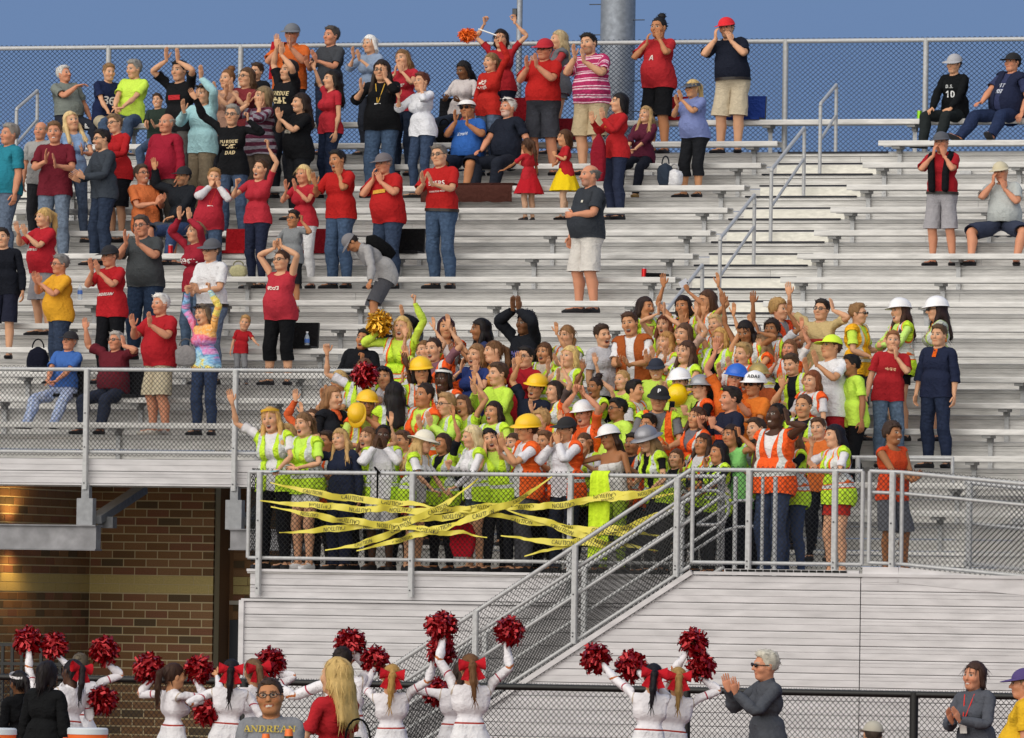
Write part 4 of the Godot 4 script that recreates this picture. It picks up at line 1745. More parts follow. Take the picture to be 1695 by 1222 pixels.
func hand_basis(p: Dictionary, side: String) -> Basis:
	var h: Dictionary = p.hands[side]
	var d: Vector3 = (p.xf.basis * h.dir).normalized()
	var pn: Vector3 = (p.xf.basis * h.palm).normalized()
	pn = (pn - d * pn.dot(d)).normalized()
	return Basis(d.cross(pn), d, pn)

# front (or back) of the shirt at x, y in the rest pose
func chest_z(b: String, g: String, x: float, y: float, back: bool) -> float:
	var t := garment_tpl(b, g)
	var best := 0.0
	var wsum := 0.0
	for p in t.v:
		if (p.z > 0.0) == back: continue
		var d := Vector2(p.x - x, p.y - y).length()
		if d > 0.045: continue
		var w := 0.045 - d
		best += p.z * w
		wsum += w
	return best / wsum if wsum > 0 else (-0.13 if back else 0.13)

func chest_print(root: Node3D, b: String, g: String, bones: Array, pr: Dictionary) -> void:
	# lettering or a printed patch laid on the cloth
	var back: bool = pr.get("back", false)
	var m: ArrayMesh
	if pr.has("t"): m = text_mesh(pr.t, pr.h, 0.002, pr.get("serif", false), pr.get("bold", true))
	else:
		var st := stool()
		var pts: Array = pr.p
		var n := 12
		for i in n:
			for j in 4:
				var x0: float = lerpf(-pr.w * 0.5, pr.w * 0.5, float(i) / n)
				var x1: float = lerpf(-pr.w * 0.5, pr.w * 0.5, float(i + 1) / n)
				var y0: float = lerpf(-pr.h * 0.5, pr.h * 0.5, float(j) / 4)
				var y1: float = lerpf(-pr.h * 0.5, pr.h * 0.5, float(j + 1) / 4)
				if pts.size() and pts[0] == "blob":
					var cx := (x0 + x1) * 0.5
					var cy := (y0 + y1) * 0.5
					if noise.get_noise_2d(cx * 900.0 + pr.h * 7000.0, cy * 900.0) < -0.08: continue
				quad(st, Vector3(x0, y0, 0), Vector3(x1, y0, 0), Vector3(x1, y1, 0), Vector3(x0, y1, 0), Vector3.BACK)
		m = st.commit()
	var a := m.surface_get_arrays(0)
	var v: PackedVector3Array = a[Mesh.ARRAY_VERTEX]
	var nr: PackedVector3Array = a[Mesh.ARRAY_NORMAL]
	var idx = a[Mesh.ARRAY_INDEX]
	var cx: float = pr.get("x", 0.0)
	var cy: float = pr.get("y", 1.27)
	var tilt: float = pr.get("tilt", 0.0)
	var zs := {}
	var v2 := PackedVector3Array()
	var n2 := PackedVector3Array()
	var s := -1.0 if back else 1.0
	for i in v.size():
		var q := v[i].rotated(Vector3.BACK, tilt)
		var x := cx + q.x * s
		var y := cy + q.y
		var key := Vector2i(int(round(x * 60.0)), int(round(y * 60.0)))
		if not zs.has(key): zs[key] = chest_z(b, g, key.x / 60.0, key.y / 60.0, back)
		v2.append(bones[1] * Vector3(x, y, zs[key] + s * (0.012 + v[i].z)))
		n2.append(bones[1].basis * (nr[i] if not back else Vector3(-nr[i].x, nr[i].y, -nr[i].z)))
	var mm: ArrayMesh
	if idx == null or idx.size() == 0:
		idx = PackedInt32Array()
		for i in v2.size(): idx.append(i)
	mm = arr_mesh(v2, n2, idx)
	part("shirt_print", mm, cloth(hexc(pr.c)), root)

func belt(root: Node3D, b: String, bones: Array) -> void:
	var src := body_tpl(b)
	var st := stool()
	var row0 := []
	var row1 := []
	for k in 28:
		var a := TAU * k / 28.0
		var d := Vector3(cos(a), 0, sin(a))
		var best := 0.0
		for i in src.v.size():
			var p: Vector3 = src.v[i]
			if absf(p.y - 0.975) > 0.03: continue
			var q := Vector3(p.x, 0, p.z)
			if q.normalized().dot(d) > 0.96: best = maxf(best, q.length())
		var r := best + 0.026
		row0.append(bones[0] * Vector3(d.x * r, 0.955, d.z * r))
		row1.append(bones[0] * Vector3(d.x * r, 0.992, d.z * r))
	grid(st, [row0, row1], true)
	st.generate_normals()
	part("belt", st.commit(), solid(hexc("241c18"), 0.5), root)

func badge(root: Node3D, b: String, bones: Array, c: String) -> void:
	var st := stool()
	var z := 0.155
	cyl(st, bones[1] * Vector3(0.055, 1.47, 0.06), bones[1] * Vector3(0.004, 1.22, z + 0.02), 0.006, 0.006, 5)
	cyl(st, bones[1] * Vector3(-0.055, 1.47, 0.06), bones[1] * Vector3(-0.004, 1.22, z + 0.02), 0.006, 0.006, 5)
	part("lanyard", st.commit(), solid(hexc(c), 0.8), root)
	part("badge", boxm(Vector3(0.075, 0.11, 0.006)), solid(hexc("e6e2de"), 0.4), root, bones[1] * Transform3D(Basis(), Vector3(0, 1.165, z + 0.025)))

# ================================================================ the setting
const XL := -15.0
const XR := 9.0
const AISLE_A := -1.03
const AISLE_B := 0.36
const STU_X := -3.17
const PLAT_Y := 2.43
const GY := -0.2

func plank_profile(h: float, d := 0.02, extra := false) -> PackedVector2Array:
	var p := PackedVector2Array([Vector2(-d, 0.0), Vector2(-0.007, 0.0), Vector2(0.0, 0.007)])
	var m := h * 0.5
	p.append_array([Vector2(0.0, m - 0.006), Vector2(-0.006, m - 0.002), Vector2(-0.006, m + 0.002), Vector2(0.0, m + 0.006)])
	if extra:
		p.append_array([Vector2(0.0, h * 0.78), Vector2(-0.005, h * 0.78 + 0.003), Vector2(0.0, h * 0.78 + 0.006)])
	p.append_array([Vector2(0.0, h - 0.010), Vector2(-0.005, h - 0.002), Vector2(-0.007, h), Vector2(-d, h)])
	return p

func alu(i: int) -> StandardMaterial3D:
	var tone: float = [0.90, 0.885, 0.915, 0.89, 0.905][i % 5]
	return worn(Color(tone, tone * 0.993, tone * 0.985), "t_alu", 0.02, 0.78, 1.0, 0.45, 0.5, 0.10, 6.0)

func siding(i: int) -> StandardMaterial3D:
	var tone: float = [0.86, 0.845, 0.87, 0.85][i % 4]
	return worn(Color(tone * 0.995, tone * 0.985, tone), "t_siding", 0.016, 0.81, 1.0, 0.35, 0.55, 0.05, 5.0)

func galv() -> StandardMaterial3D:
	return worn(Color(0.76, 0.765, 0.775), "t_galv", 0.05, 0.84, 1.0, 1.2, 0.42, 0.15)

func wire_mat() -> StandardMaterial3D:
	return solid(Color(0.085, 0.09, 0.10), 0.6, 0.0)

func black_paint() -> StandardMaterial3D:
	return solid(Color(0.05, 0.052, 0.056), 0.5)

func build_camera_and_light() -> void:
	setup_camera_model()
	var cam := Camera3D.new()
	cam.name = "camera"
	cam.fov = rad_to_deg(2.0 * atan(PH * 0.5 / FP))
	cam.near = 1.0
	cam.far = 3000.0
	add_child(cam)
	cam.transform = Transform3D(cam_basis, cam_pos)
	cam.current = true
	var we := WorldEnvironment.new()
	we.name = "world_environment"
	var env := Environment.new()
	env.background_mode = Environment.BG_SKY
	var sky := Sky.new()
	var sm := ProceduralSkyMaterial.new()
	sm.sky_top_color = srgb(113, 140, 182)
	sm.sky_horizon_color = srgb(106, 133, 174)
	sm.sky_curve = 0.2
	sm.ground_horizon_color = srgb(80, 92, 104)
	sm.ground_bottom_color = srgb(70, 80, 78)
	sm.sun_angle_max = 1.0
	sm.energy_multiplier = SKY_E
	sky.sky_material = sm
	env.sky = sky
	env.tonemap_mode = Environment.TONE_MAPPER_LINEAR
	env.tonemap_exposure = EXPOSURE
	env.sdfgi_enabled = true
	env.ssao_enabled = true
	env.ssil_enabled = true
	we.environment = env
	add_child(we)
	# the stadium's floodlight bank, high over the far touchline to the right of the camera
	var sun := DirectionalLight3D.new()
	sun.name = "floodlight_sun"
	sun.light_energy = SUN_E
	sun.light_color = Color(1.0, 0.98, 0.945)
	sun.light_angular_distance = 80.0
	sun.shadow_enabled = true
	add_child(sun)
	sun.look_at_from_position(Vector3(-9, 10.0, 30), Vector3.ZERO)

const SKY_E := 1.0
const EXPOSURE := 1.0
const SUN_E := 0.84

func struct(called: String, m: Mesh, mat: Material) -> MeshInstance3D:
	var o := part(called, m, mat, self)
	o.set_meta("kind", "structure")
	return o

func build_ground() -> void:
	var st := stool()
	quad(st, Vector3(-900, GY, 900), Vector3(900, GY, 900), Vector3(900, GY, -900), Vector3(-900, GY, -900), Vector3.UP)
	struct("ground", st.commit(), worn(srgb(84, 104, 62), "t_grass", 0.08, 0.6, 1.0, 0.6, 0.95))
	st = stool()
	quad(st, Vector3(-120, GY + 0.012, 17.5), Vector3(120, GY + 0.012, 17.5), Vector3(120, GY + 0.012, 3.0), Vector3(-120, GY + 0.012, 3.0), Vector3.UP)
	struct("running_track", st.commit(), worn(srgb(120, 66, 56), "t_track", 0.2, 0.75, 1.0, 0.8, 0.95))
	st = stool()
	quad(st, Vector3(-120, GY + 0.016, 3.0), Vector3(120, GY + 0.016, 3.0), Vector3(120, GY + 0.016, -22), Vector3(-120, GY + 0.016, -22), Vector3.UP)
	struct("pavement", st.commit(), worn(srgb(150, 148, 142), "t_conc", 0.08, 0.8, 1.0, 0.5, 0.9))

func build_grandstand() -> void:
	var g := thing("grandstand", "long aluminium bleacher stand with many rows of bench seats", "bleachers")
	var counts := {}
	var put := func(nm: String, m: Mesh, mat: Material, pos := Vector3.ZERO):
		var k: int = counts.get(nm, 0)
		counts[nm] = k + 1
		return piece(nm, k, m, mat, g, Transform3D(Basis(), pos))
	# floors, risers
	for n in range(0, LASTROW + 1):
		var x0 := XL if n <= 13 else STU_X
		var y := yf(n)
		var z := zn(n)
		var depth := TREAD
		if n == LASTROW:
			y = PLAT_Y
			z = 0.02
			depth = 0.02 - zn(16)
		# foot boards: three planks side by side with a rounded nosing
		var np := 3 if n < LASTROW else 5
		for k in np:
			var w := depth / np - 0.006
			var zz := z - depth * (k + 1.0) / np
			var pf := PackedVector2Array([Vector2(0, -0.038), Vector2(w, -0.038), Vector2(w, -0.012), Vector2(w - 0.012, 0.0), Vector2(0, 0)])
			if k == 0: pf = PackedVector2Array([Vector2(0, -0.038), Vector2(w + 0.022, -0.050), Vector2(w + 0.028, -0.040), Vector2(w + 0.016, -0.004), Vector2(w + 0.006, 0.0), Vector2(0, 0)])
			put.call("foot_board", prism_x(pf, x0, XR), alu(n + k), Vector3(0, y, zz))
		# riser below the nosing: two ribbed planks, each made of lengths
		var bottom := yf(n + 1) if n < LASTROW - 1 else PLAT_Y
		if n == LASTROW: continue
		var hgt := y - 0.045 - bottom
		var ph := (hgt - 0.012) / 2.0
		for k in 2:
			var joints := [x0, lerpf(x0, XR, 0.33 + 0.08 * sin(n * 2.1 + k)), lerpf(x0, XR, 0.66 + 0.08 * cos(n * 1.7 + k * 2)), XR]
			for j in 3:
				var m := prism_x(plank_profile(ph - 0.004, 0.016, k == 1), joints[j] + 0.002, joints[j + 1] - 0.002)
				put.call("riser_plank", m, alu(n * 3 + k * 2 + j), Vector3(0, bottom + 0.008 + k * (ph + 0.002), z))
	# benches
	var seat := PackedVector2Array([Vector2(0.0, 0.0), Vector2(0.012, 0.0), Vector2(0.012, 0.058), Vector2(0.262, 0.058), Vector2(0.262, 0.0), Vector2(0.276, 0.0), Vector2(0.280, 0.010), Vector2(0.280, 0.055), Vector2(0.270, 0.070), Vector2(0.010, 0.070), Vector2(0.0, 0.062)])
	var leg_m := stool()
	bx(leg_m, Vector3(0, 0.20, 0), Vector3(0.055, 0.40, 0.006))
	bx(leg_m, Vector3(-0.025, 0.20, -0.02), Vector3(0.006, 0.40, 0.045))
	bx(leg_m, Vector3(0, 0.29, 0.006), Vector3(0.018, 0.018, 0.012))
	bx(leg_m, Vector3(0, 0.08, 0.006), Vector3(0.018, 0.018, 0.012))
	var leg_mesh := leg_m.commit()
	var arm_m := stool()
	bx(arm_m, Vector3(0, 0.385, 0.10), Vector3(0.11, 0.035, 0.25))
	bx(arm_m, Vector3(0, 0.345, 0.02), Vector3(0.06, 0.06, 0.10))
	var arm_mesh := arm_m.commit()
	for n in range(0, LASTROW):
		var z := zn(n) - TREAD
		var y := yf(n) + SEATH - 0.070
		var segs := [[XL, -12.55], [-11.2, AISLE_A], [AISLE_B, XR]]
		if n >= 14: segs = [[STU_X, AISLE_A], [AISLE_B, XR]]
		if n == 0: segs = [[-11.2, XR]]
		for s in segs:
			var cut1 := 0.0
			put.call("bench_seat", prism_x(seat, s[0], s[1]), alu(n + int(s[1])), Vector3(0, y, z))
		for ref in [at(912, 400, zn(4) + 0.1).x, at(1513, 215, zn(-1) + 0.1).x]:
			for k in range(-7, 8):
				var x: float = ref + 1.829 * k
				var rightside: bool = ref > AISLE_B
				if rightside and x < AISLE_B + 0.1: continue
				if not rightside and x > AISLE_A - 0.1: continue
				if x < (XL if n < 14 else STU_X) + 0.1 or x > XR: continue
				if x < -11.1 and x > -12.6: continue
				put.call("seat_leg", leg_mesh, galv(), Vector3(x, yf(n) + 0.005, z + 0.045))
				put.call("seat_arm", arm_mesh, solid(Color(0.55, 0.55, 0.55), 0.6, 0.3), Vector3(x, yf(n) + 0.005, z + 0.025))
	# aisle half steps with dark nosings
	for n in range(1, LASTROW):
		for ai in [[AISLE_A + 0.0, AISLE_B + 0.0], [-12.5, -11.25]]:
			var a: float = ai[0]
			var b: float = ai[1]
			if n > 13 and a < -5: continue
			var y := yf(n) + RISE * 0.5
			var z := zn(n) - TREAD
			var stp := stool()
			bx(stp, Vector3((a + b) * 0.5, -RISE * 0.25 - 0.01, 0.16), Vector3(b - a - 0.02, RISE * 0.5 - 0.02, 0.32))
			put.call("aisle_step", stp.commit(), worn(Color(0.93, 0.92, 0.88), "t_step", 0.03, 0.85, 1.0, 0.9, 0.6, 0.0, 3.0), Vector3(0, y, z))
			put.call("nosing_strip", boxm(Vector3(b - a, 0.022, 0.045)), solid(Color(0.10, 0.11, 0.16), 0.7), Vector3((a + b) * 0.5, y + 0.003, z + 0.31))
			put.call("nosing_strip", boxm(Vector3(b - a + 0.12, 0.022, 0.05)), solid(Color(0.10, 0.11, 0.16), 0.7), Vector3((a + b) * 0.5, yf(n - 1) + 0.003, zn(n - 1) + 0.012))
	# steel frame under the rows, so that the stand carries itself
	var st := stool()
	for x in [-14.0, -10.9, -8.93, -4.2, -2.9, 1.5, 5.0, 8.0]:
		beam(st, Vector3(x, yf(0) - 0.30, zn(-1)), Vector3(x, yf(13) - 0.30, zn(13) - 0.2), 0.12, 0.2)
		beam(st, Vector3(x, GY, zn(0)), Vector3(x, yf(0) - 0.25, zn(0)), 0.15, 0.15)
		if x > -3: beam(st, Vector3(x, GY, zn(14)), Vector3(x, yf(14) - 0.2, zn(14)), 0.15, 0.15)
	put.call("steel_frame", st.commit(), galv())

func hoop(x: float, nf: int, nb: int, label: String) -> void:
	var h := thing("aisle_handrail", label, "handrail", Vector3(x, yf(nf), zn(nf) - 0.3), 0.0, "hoop handrails in the aisles")
	var dz := -(nf - nb) * TREAD
	var dy := (nf - nb) * RISE
	var r := 0.024
	var st := stool()
	cyl(st, Vector3.ZERO, Vector3(0, 0.93, 0), r)
	part("post", st.commit(), galv(), h)
	st = stool()
	cyl(st, Vector3(0, dy, dz), Vector3(0, dy + 0.80, dz), r)
	part("post", st.commit(), galv(), h)
	st = stool()
	var a := Vector3(0, 0.93, 0)
	var e := Vector3(0, dy + 0.93, dz)
	tube(st, [a, a + Vector3(0, 0.035, -0.02), e + Vector3(0, -0.03, 0.06), e + Vector3(0, -0.01, 0.02), e + Vector3(0, -0.05, 0.0), Vector3(0, dy + 0.79, dz)], r, 10)
	part("top_rail", st.commit(), galv(), h)
	st = stool()
	cyl(st, Vector3(0, 0.47, 0), Vector3(0, dy + 0.52, dz), 0.02)
	part("mid_rail", st.commit(), galv(), h)

# a framed chain-link guard rail from a to b (bases), with square posts
func guard(called: String, label: String, a: Vector3, b: Vector3, h: float, posts: Array, post_down: float, bottom := 0.12, opts := {}) -> Node3D:
	var g := thing(called, label, "railing", a, 0.0, opts.get("group", ""))
	var d := b - a
	var up := Vector3(0, h, 0)
	var r: float = opts.get("r", 0.024)
	var mat: Material = opts.get("mat", galv())
	var st := stool()
	tube(st, [up, d + up], r, 10)
	part("top_rail", st.commit(), mat, g)
	if bottom >= 0.0:
		st = stool()
		tube(st, [Vector3(0, bottom, 0), d + Vector3(0, bottom, 0)], r * 0.9, 10)
		part("bottom_rail", st.commit(), mat, g)
	for s in opts.get("mid", []):
		st = stool()
		tube(st, [Vector3(0, s, -0.03), d + Vector3(0, s, -0.03)], r * 0.85, 8)
		part("mid_rail", st.commit(), mat, g)
	var out: Vector3 = opts.get("out", Vector3(0, 0, 0.055))
	for p in posts:
		st = stool()
		var base: Vector3 = d * p
		if opts.get("round", false): cyl(st, base - Vector3(0, post_down, 0), base + up + Vector3(0, 0.02, 0), r * 1.25, r * 1.25, 10)
		else:
			bx(st, base + out + Vector3(0, (h - post_down) * 0.5, 0), Vector3(0.062, h + post_down, 0.045))
			bx(st, base + out + Vector3(0.018, (h - post_down) * 0.5, 0.025), Vector3(0.012, h + post_down, 0.02))
		var po := part("post", st.commit(), mat, g)
		if not opts.get("round", false):
			for yy in [0.12, h * 0.5, -post_down + 0.08]:
				part("bolt", bolt_mesh(), solid(Color(0.4, 0.4, 0.42), 0.4, 0.6), po, Transform3D(Basis(), base + out + Vector3(-0.008, yy, 0.028)))
	if opts.get("frame", false):
		for e in [0.0, 1.0]:
			st = stool()
			cyl(st, d * e + Vector3(0, bottom, 0), d * e + up, r)
			part("frame_tube", st.commit(), mat, g)
	var lo: float = bottom - 0.02 if bottom >= 0 else 0.03
	var link := part("chain_link", chain_link(Vector3(0, lo - 0.03, 0) + Vector3(0, 0, -0.028), d, Vector3(0, h - lo + 0.075, 0), opts.get("pitch", 0.0575), opts.get("wr", 0.0036)), opts.get("wmat", wire_mat()), g)
	link.set_meta("kind", "stuff")
	return g

func bolt_mesh() -> Mesh:
	if meshes.has("bolt"): return meshes["bolt"]
	var st := stool()
	ball(st, Vector3.ZERO, 0.010, Vector3.ONE, 6, 4)
	meshes["bolt"] = st.commit()
	return meshes["bolt"]

func build_rails() -> void:
	hoop(-0.39, 1, 0, "short hoop handrail at the top of the right aisle")
	hoop(-0.39, 4, 2, "hoop handrail halfway up the right aisle")
	hoop(-0.39, 7, 5, "hoop handrail low in the aisle above the students")
	hoop(-0.39, 10, 8, "lowest hoop handrail in the aisle behind raised arms")
	hoop(-11.84, 1, 0, "hoop handrail at the top left corner of the stand")
	# the tall fence along the back of the top row
	var zt := zn(0) - 0.86
	var x1300 := at(1300, 120, zt).x
	var posts := []
	for k in range(-6, 5): posts.append((x1300 + k * 1.95 - XL) / (XR - XL))
	guard("back_fence", "tall chain-link fence along the back of the top row", Vector3(XL, 8.12, zt), Vector3(XR, 8.12, zt), 1.535, posts.filter(func(p): return p > 0 and p < 1), 1.6, 0.02, {"r": 0.03, "round": true, "wr": 0.0046, "pitch": 0.072, "wmat": solid(Color(0.20, 0.25, 0.34), 0.6, 0.0)})
	# left deck
	var zd := -4.5
	guard("deck_railing", "chain-link railing of the upper deck above the brick wall", Vector3(XL, 3.79, zd), Vector3(STU_X, 3.79, zd), 1.075, [(-12.83 - XL) / (STU_X - XL), (-10.88 - XL) / (STU_X - XL), (-8.93 - XL) / (STU_X - XL), (-6.98 - XL) / (STU_X - XL), (-5.03 - XL) / (STU_X - XL)], 0.40, 0.06)
	# student platform
	var xs := []
	for u in [430, 683, 945]: xs.append((at(u, 900, 0.05).x - STU_X) / (2.55 - STU_X))
	guard("platform_railing", "chain-link railing with caution tape along the student platform", Vector3(STU_X, PLAT_Y, 0.03), Vector3(2.55, PLAT_Y, 0.03), 1.12, xs, 0.30, 0.13, {"frame": true})
	guard("side_railing", "chain-link railing closing the left side of the student platform", Vector3(STU_X, PLAT_Y, -0.02), Vector3(STU_X, PLAT_Y, -4.4), 1.12, [0.35, 0.7], 0.05, 0.13, {"out": Vector3(-0.03, 0, 0)})

func planks_wall(called: String, label: String, x0: float, x1: float, ytop: float, ybot: float, z: float, cutx := 0.0, seams := [], nm := "siding_plank") -> Node3D:
	var w := thing(called, label, "wall", Vector3(0, 0, z))
	var ph := 0.1524
	var k := 0
	var y := ytop
	while y - ph > ybot - 0.05:
		y -= ph
		var xs := [x0 - (cutx * (ytop - y - ph * 0.5) if cutx != 0.0 else 0.0)]
		for s in seams: xs.append(s)
		xs.append(x1)
		for j in xs.size() - 1:
			if xs[j + 1] - xs[j] < 0.05: continue
			var g := 0.0 if j == 0 else 0.006
			var c0 := cutx if j == 0 else 0.0
			piece(nm, k, prism_x(plank_profile(ph - 0.005, 0.025, k % 2 == 1), xs[j] + g - c0 * ph * 0.5, xs[j + 1] - (0.006 if j < xs.size() - 2 else 0.0), c0, 0.0), siding(k + j), w, Transform3D(Basis(), Vector3(0, y, 0)))
			k += 1
	var st := stool()
	if cutx == 0.0:
		bx(st, Vector3((x0 + x1) * 0.5, (ytop + ybot) * 0.5, -0.05), Vector3(x1 - x0, ytop - ybot, 0.03))
		part("backing", st.commit(), solid(Color(0.25, 0.25, 0.26), 0.8), w)
	else:
		# raked backing
		var yb := ybot
		var xa := x0 + 0.05
		var xb := x0 - cutx * (ytop - ybot) + 0.05
		var t := [Vector3(xa, ytop, -0.04), Vector3(x1, ytop, -0.04), Vector3(x1, yb, -0.04), Vector3(xb, yb, -0.04)]
		quad(st, t[0], t[1], t[2], t[3], Vector3.BACK)
		var t2 := t.map(func(p): return p + Vector3(0, 0, -0.02))
		quad(st, t2[0], t2[1], t2[2], t2[3], Vector3.FORWARD)
		part("backing", st.commit(), solid(Color(0.25, 0.25, 0.26), 0.8), w)
	return w

const STAIR_K := 0.646   # rise per metre along x

func build_walls() -> void:
	# front of the student platform
	var w := planks_wall("platform_fascia_wall", "white ribbed aluminium siding below the student platform", STU_X + 0.03, 3.6, PLAT_Y - 0.03, 2.05, 0.02)
	var lo := planks_wall("lower_siding_wall", "white ribbed siding wall behind the cheerleaders, left of the stairs", STU_X - 0.02, 3.6, 2.06, -0.15, 0.07)
	var st := stool()
	bx(st, Vector3(STU_X - 0.045, 0.93, 0.0), Vector3(0.06, 2.28, 0.07))
	part("corner_trim", st.commit(), siding(2), lo)
	st = stool()
	bx(st, Vector3((STU_X + 3.6) * 0.5, 2.075, -0.01), Vector3(3.6 - STU_X + 0.1, 0.028, 0.08))
	part("ledge", st.commit(), siding(1), lo)
	st = stool()
	bx(st, Vector3((STU_X + 2.6) * 0.5, PLAT_Y - 0.012, 0.02), Vector3(2.6 - STU_X, 0.03, 0.05))
	part("edge_trim", st.commit(), siding(0), w)
	# landing wall, raked along the stairs
	var zl := 1.6
	var xt := 2.70
	var rw := planks_wall("landing_wall", "white ribbed siding wall right of the stairs, below the landing", xt, XR, 2.43, -0.15, zl, 1.0 / STAIR_K, [4.62])
	st = stool()
	beam(st, Vector3(xt - 0.02, 2.46, 0.02), Vector3(xt - 0.02 - 2.46 / STAIR_K, 0.0, 0.02), 0.055, 0.06)
	part("stringer", st.commit(), siding(3), rw)
	st = stool()
	bx(st, Vector3((xt + XR) * 0.5, 2.452, -0.01), Vector3(XR - xt, 0.035, 0.07))
	part("edge_trim", st.commit(), siding(1), rw)
	# landing deck between the platform and the wall
	st = stool()
	bx(st, Vector3((2.7 + XR) * 0.5, PLAT_Y - 0.035, 0.80), Vector3(XR - 2.7, 0.05, 1.55))
	var deck := part("landing_deck", st.commit(), alu(1), self)
	tag(deck, "flat aluminium landing deck at the head of the stairs", "deck")
	# grate with dark openings under the landing rail
	var gr := thing("deck_grate", "row of dark slots under the landing railing", "grate", Vector3(0, 2.486, zl - 0.005))
	for k in 16:
		piece("slot", k, boxm(Vector3(0.072, 0.022, 0.03)), solid(Color(0.02, 0.02, 0.022), 0.9), gr, Transform3D(Basis(), Vector3(3.10 + k * 0.088, 0, 0)))
	st = stool()
	bx(st, Vector3(3.82, 0.0, -0.02), Vector3(1.55, 0.032, 0.03))
	part("frame", st.commit(), siding(2), gr)
	# stairs
	var sr := thing("staircase", "aluminium staircase rising to the student platform behind chain link", "stairs")
	var ns := 14
	for k in ns:
		var y := 2.40 - (k + 1) * 0.172
		var x := 2.70 - (k + 1) * 0.172 / STAIR_K
		piece("tread", k, boxm(Vector3(0.30, 0.04, 1.34)), alu(k), sr, Transform3D(Basis(), Vector3(x + 0.12, y, 0.83)))
		piece("tread_riser", k, boxm(Vector3(0.012, 0.125, 1.34)), siding(k), sr, Transform3D(Basis(), Vector3(x + 0.262, y + 0.086, 0.83)))
	# stair railings
	var top := Vector3(2.62, 2.50, 1.5)
	var low := Vector3(-1.45, 2.50 - 4.07 * STAIR_K, 1.5)
	var pa := [(951.0), (787.0)]
	var d := low - top
	guard("stair_railing", "near chain-link railing running down along the stairs", top, low, 1.10, [0.035, (2.62 - at(951, 1000, 1.55).x) / 4.07, (2.62 - at(787, 1060, 1.55).x) / 4.07, 0.95], 0.0, 0.03, {"mid": [0.55, 0.85], "pitch": 0.06})
	guard("stair_railing", "far chain-link railing of the stairs beside the siding", top + Vector3(0, 0, -1.30), low + Vector3(0, 0, -1.30), 1.06, [0.12, 0.40, 0.69], 0.0, 0.03, {"mid": [0.55, 0.85], "pitch": 0.06})
	# landing railing
	guard("landing_railing", "square-posted chain-link railing along the landing", Vector3(2.64, 2.47, 1.5), Vector3(4.60, 2.47, 1.5), 1.13, [(3.31 - 2.64) / 1.96, (4.30 - 2.64) / 1.96], 0.02, 0.10, {"frame": true})
	# looped handrail inside the landing
	var lh := thing("looped_handrail", "tubular handrail with a rounded loop inside the landing", "handrail", Vector3(0, 0, 1.40))
	st = stool()
	var pts := []
	for k in 13:
		var a := -PI * 0.5 + PI * k / 12.0
		pts.append(Vector3(2.86 + cos(a) * 0.17, 3.18 + sin(a) * 0.19, 0))
	pts.push_front(Vector3(2.66, 2.99, 0))
	pts.append(Vector3(2.66, 3.37, 0))
	tube(st, pts, 0.019, 8)
	part("loop", st.commit(), galv(), lh)
	st = stool()
	tube(st, [Vector3(2.66, 3.0, -0.06), Vector3(2.95, 3.18, -0.06), Vector3(3.10, 3.26, -0.06), Vector3(3.30, 3.27, -0.06)], 0.017, 8)
	tube(st, [Vector3(2.55, 2.66, -0.06), Vector3(2.98, 2.93, -0.06), Vector3(3.12, 2.97, -0.06), Vector3(3.30, 2.98, -0.06)], 0.017, 8)
	part("rail", st.commit(), galv(), lh)
	var gate := thing("gate_posts", "four upright gate tubes between platform and landing", "gate", Vector3(0, PLAT_Y, 0.12))
	var gi := 0
	for u in [1190, 1217, 1262, 1283]:
		var x := at(u, 850, 0.12).x
		st = stool()
		cyl(st, Vector3(x, 0, 0), Vector3(x, 1.12, 0), 0.026 if gi % 2 == 1 else 0.02)
		piece("tube", gi, st.commit(), galv(), gate, Transform3D())
		gi += 1
	# ramp on the right
	var r0 := at(1436, 930, 1.5)
	var r1 := at(1760, 962, 1.5)
	var slope := (r1.y - r0.y) / (r1.x - r0.x)
	var rb := Vector3(4.68, 2.47, 1.5)
	var rm := Vector3(5.05, 2.46, 1.5)
	var re := Vector3(9.0, 2.46 + (9.0 - 5.05) * slope, 1.5)
	guard("ramp_railing", "chain-link railing beside the sloping ramp at the right edge", rm, re, 1.13, [0.4, 0.9], 0.0, 0.12, {"mid": [0.90]})
	guard("ramp_railing", "short railing panel between landing and ramp", rb, rm, 1.13, [0.75], 0.12, 0.12, {"frame": true, "mid": [0.90]})
	var rp := stool()
	beam(rp, rb + Vector3(-0.04, -0.01, 0.085), rm + Vector3(0, 0, 0.085), 0.17, 0.04)
	beam(rp, rm + Vector3(0, 0, 0.085), re + Vector3(0, 0, 0.085), 0.17, 0.04)
	beam(rp, rm + Vector3(0, 0.02, -0.65), re + Vector3(0, 0.02, -0.65), 0.05, 1.4)
	var ro := part("ramp", rp.commit(), siding(2), self)
	tag(ro, "smooth white ramp edge sloping down at the right", "ramp")
	guard("ramp_inner_railing", "inner chain-link railing on the far side of the ramp", rm + Vector3(0.35, 0.05, -1.35), re + Vector3(0, 0.05, -1.35), 1.0, [0.02, 0.3, 0.6], 0.0, 0.1, {"mid": [0.55]})
	# small rectangular rail at the front of row 14
	var sm := thing("front_rail", "short bare rail in front of the last benches at right", "handrail", Vector3(0, 0, zn(14) + 0.2))
	st = stool()
	var p0 := at(1400, 757, zn(14) + 0.2)
	var p1 := at(1577, 755, zn(14) + 0.2)
	tube(st, [Vector3(p0.x - 1.0, p0.y, 0), Vector3(p1.x, p0.y, 0), Vector3(p1.x, yf(14), 0)], 0.022, 8)
	part("rail", st.commit(), galv(), sm)
	st = stool()
	cyl(st, Vector3(p1.x - 1.15, p0.y, 0), Vector3(p1.x - 1.15, yf(14), 0), 0.03)
	part("post", st.commit(), galv(), sm)

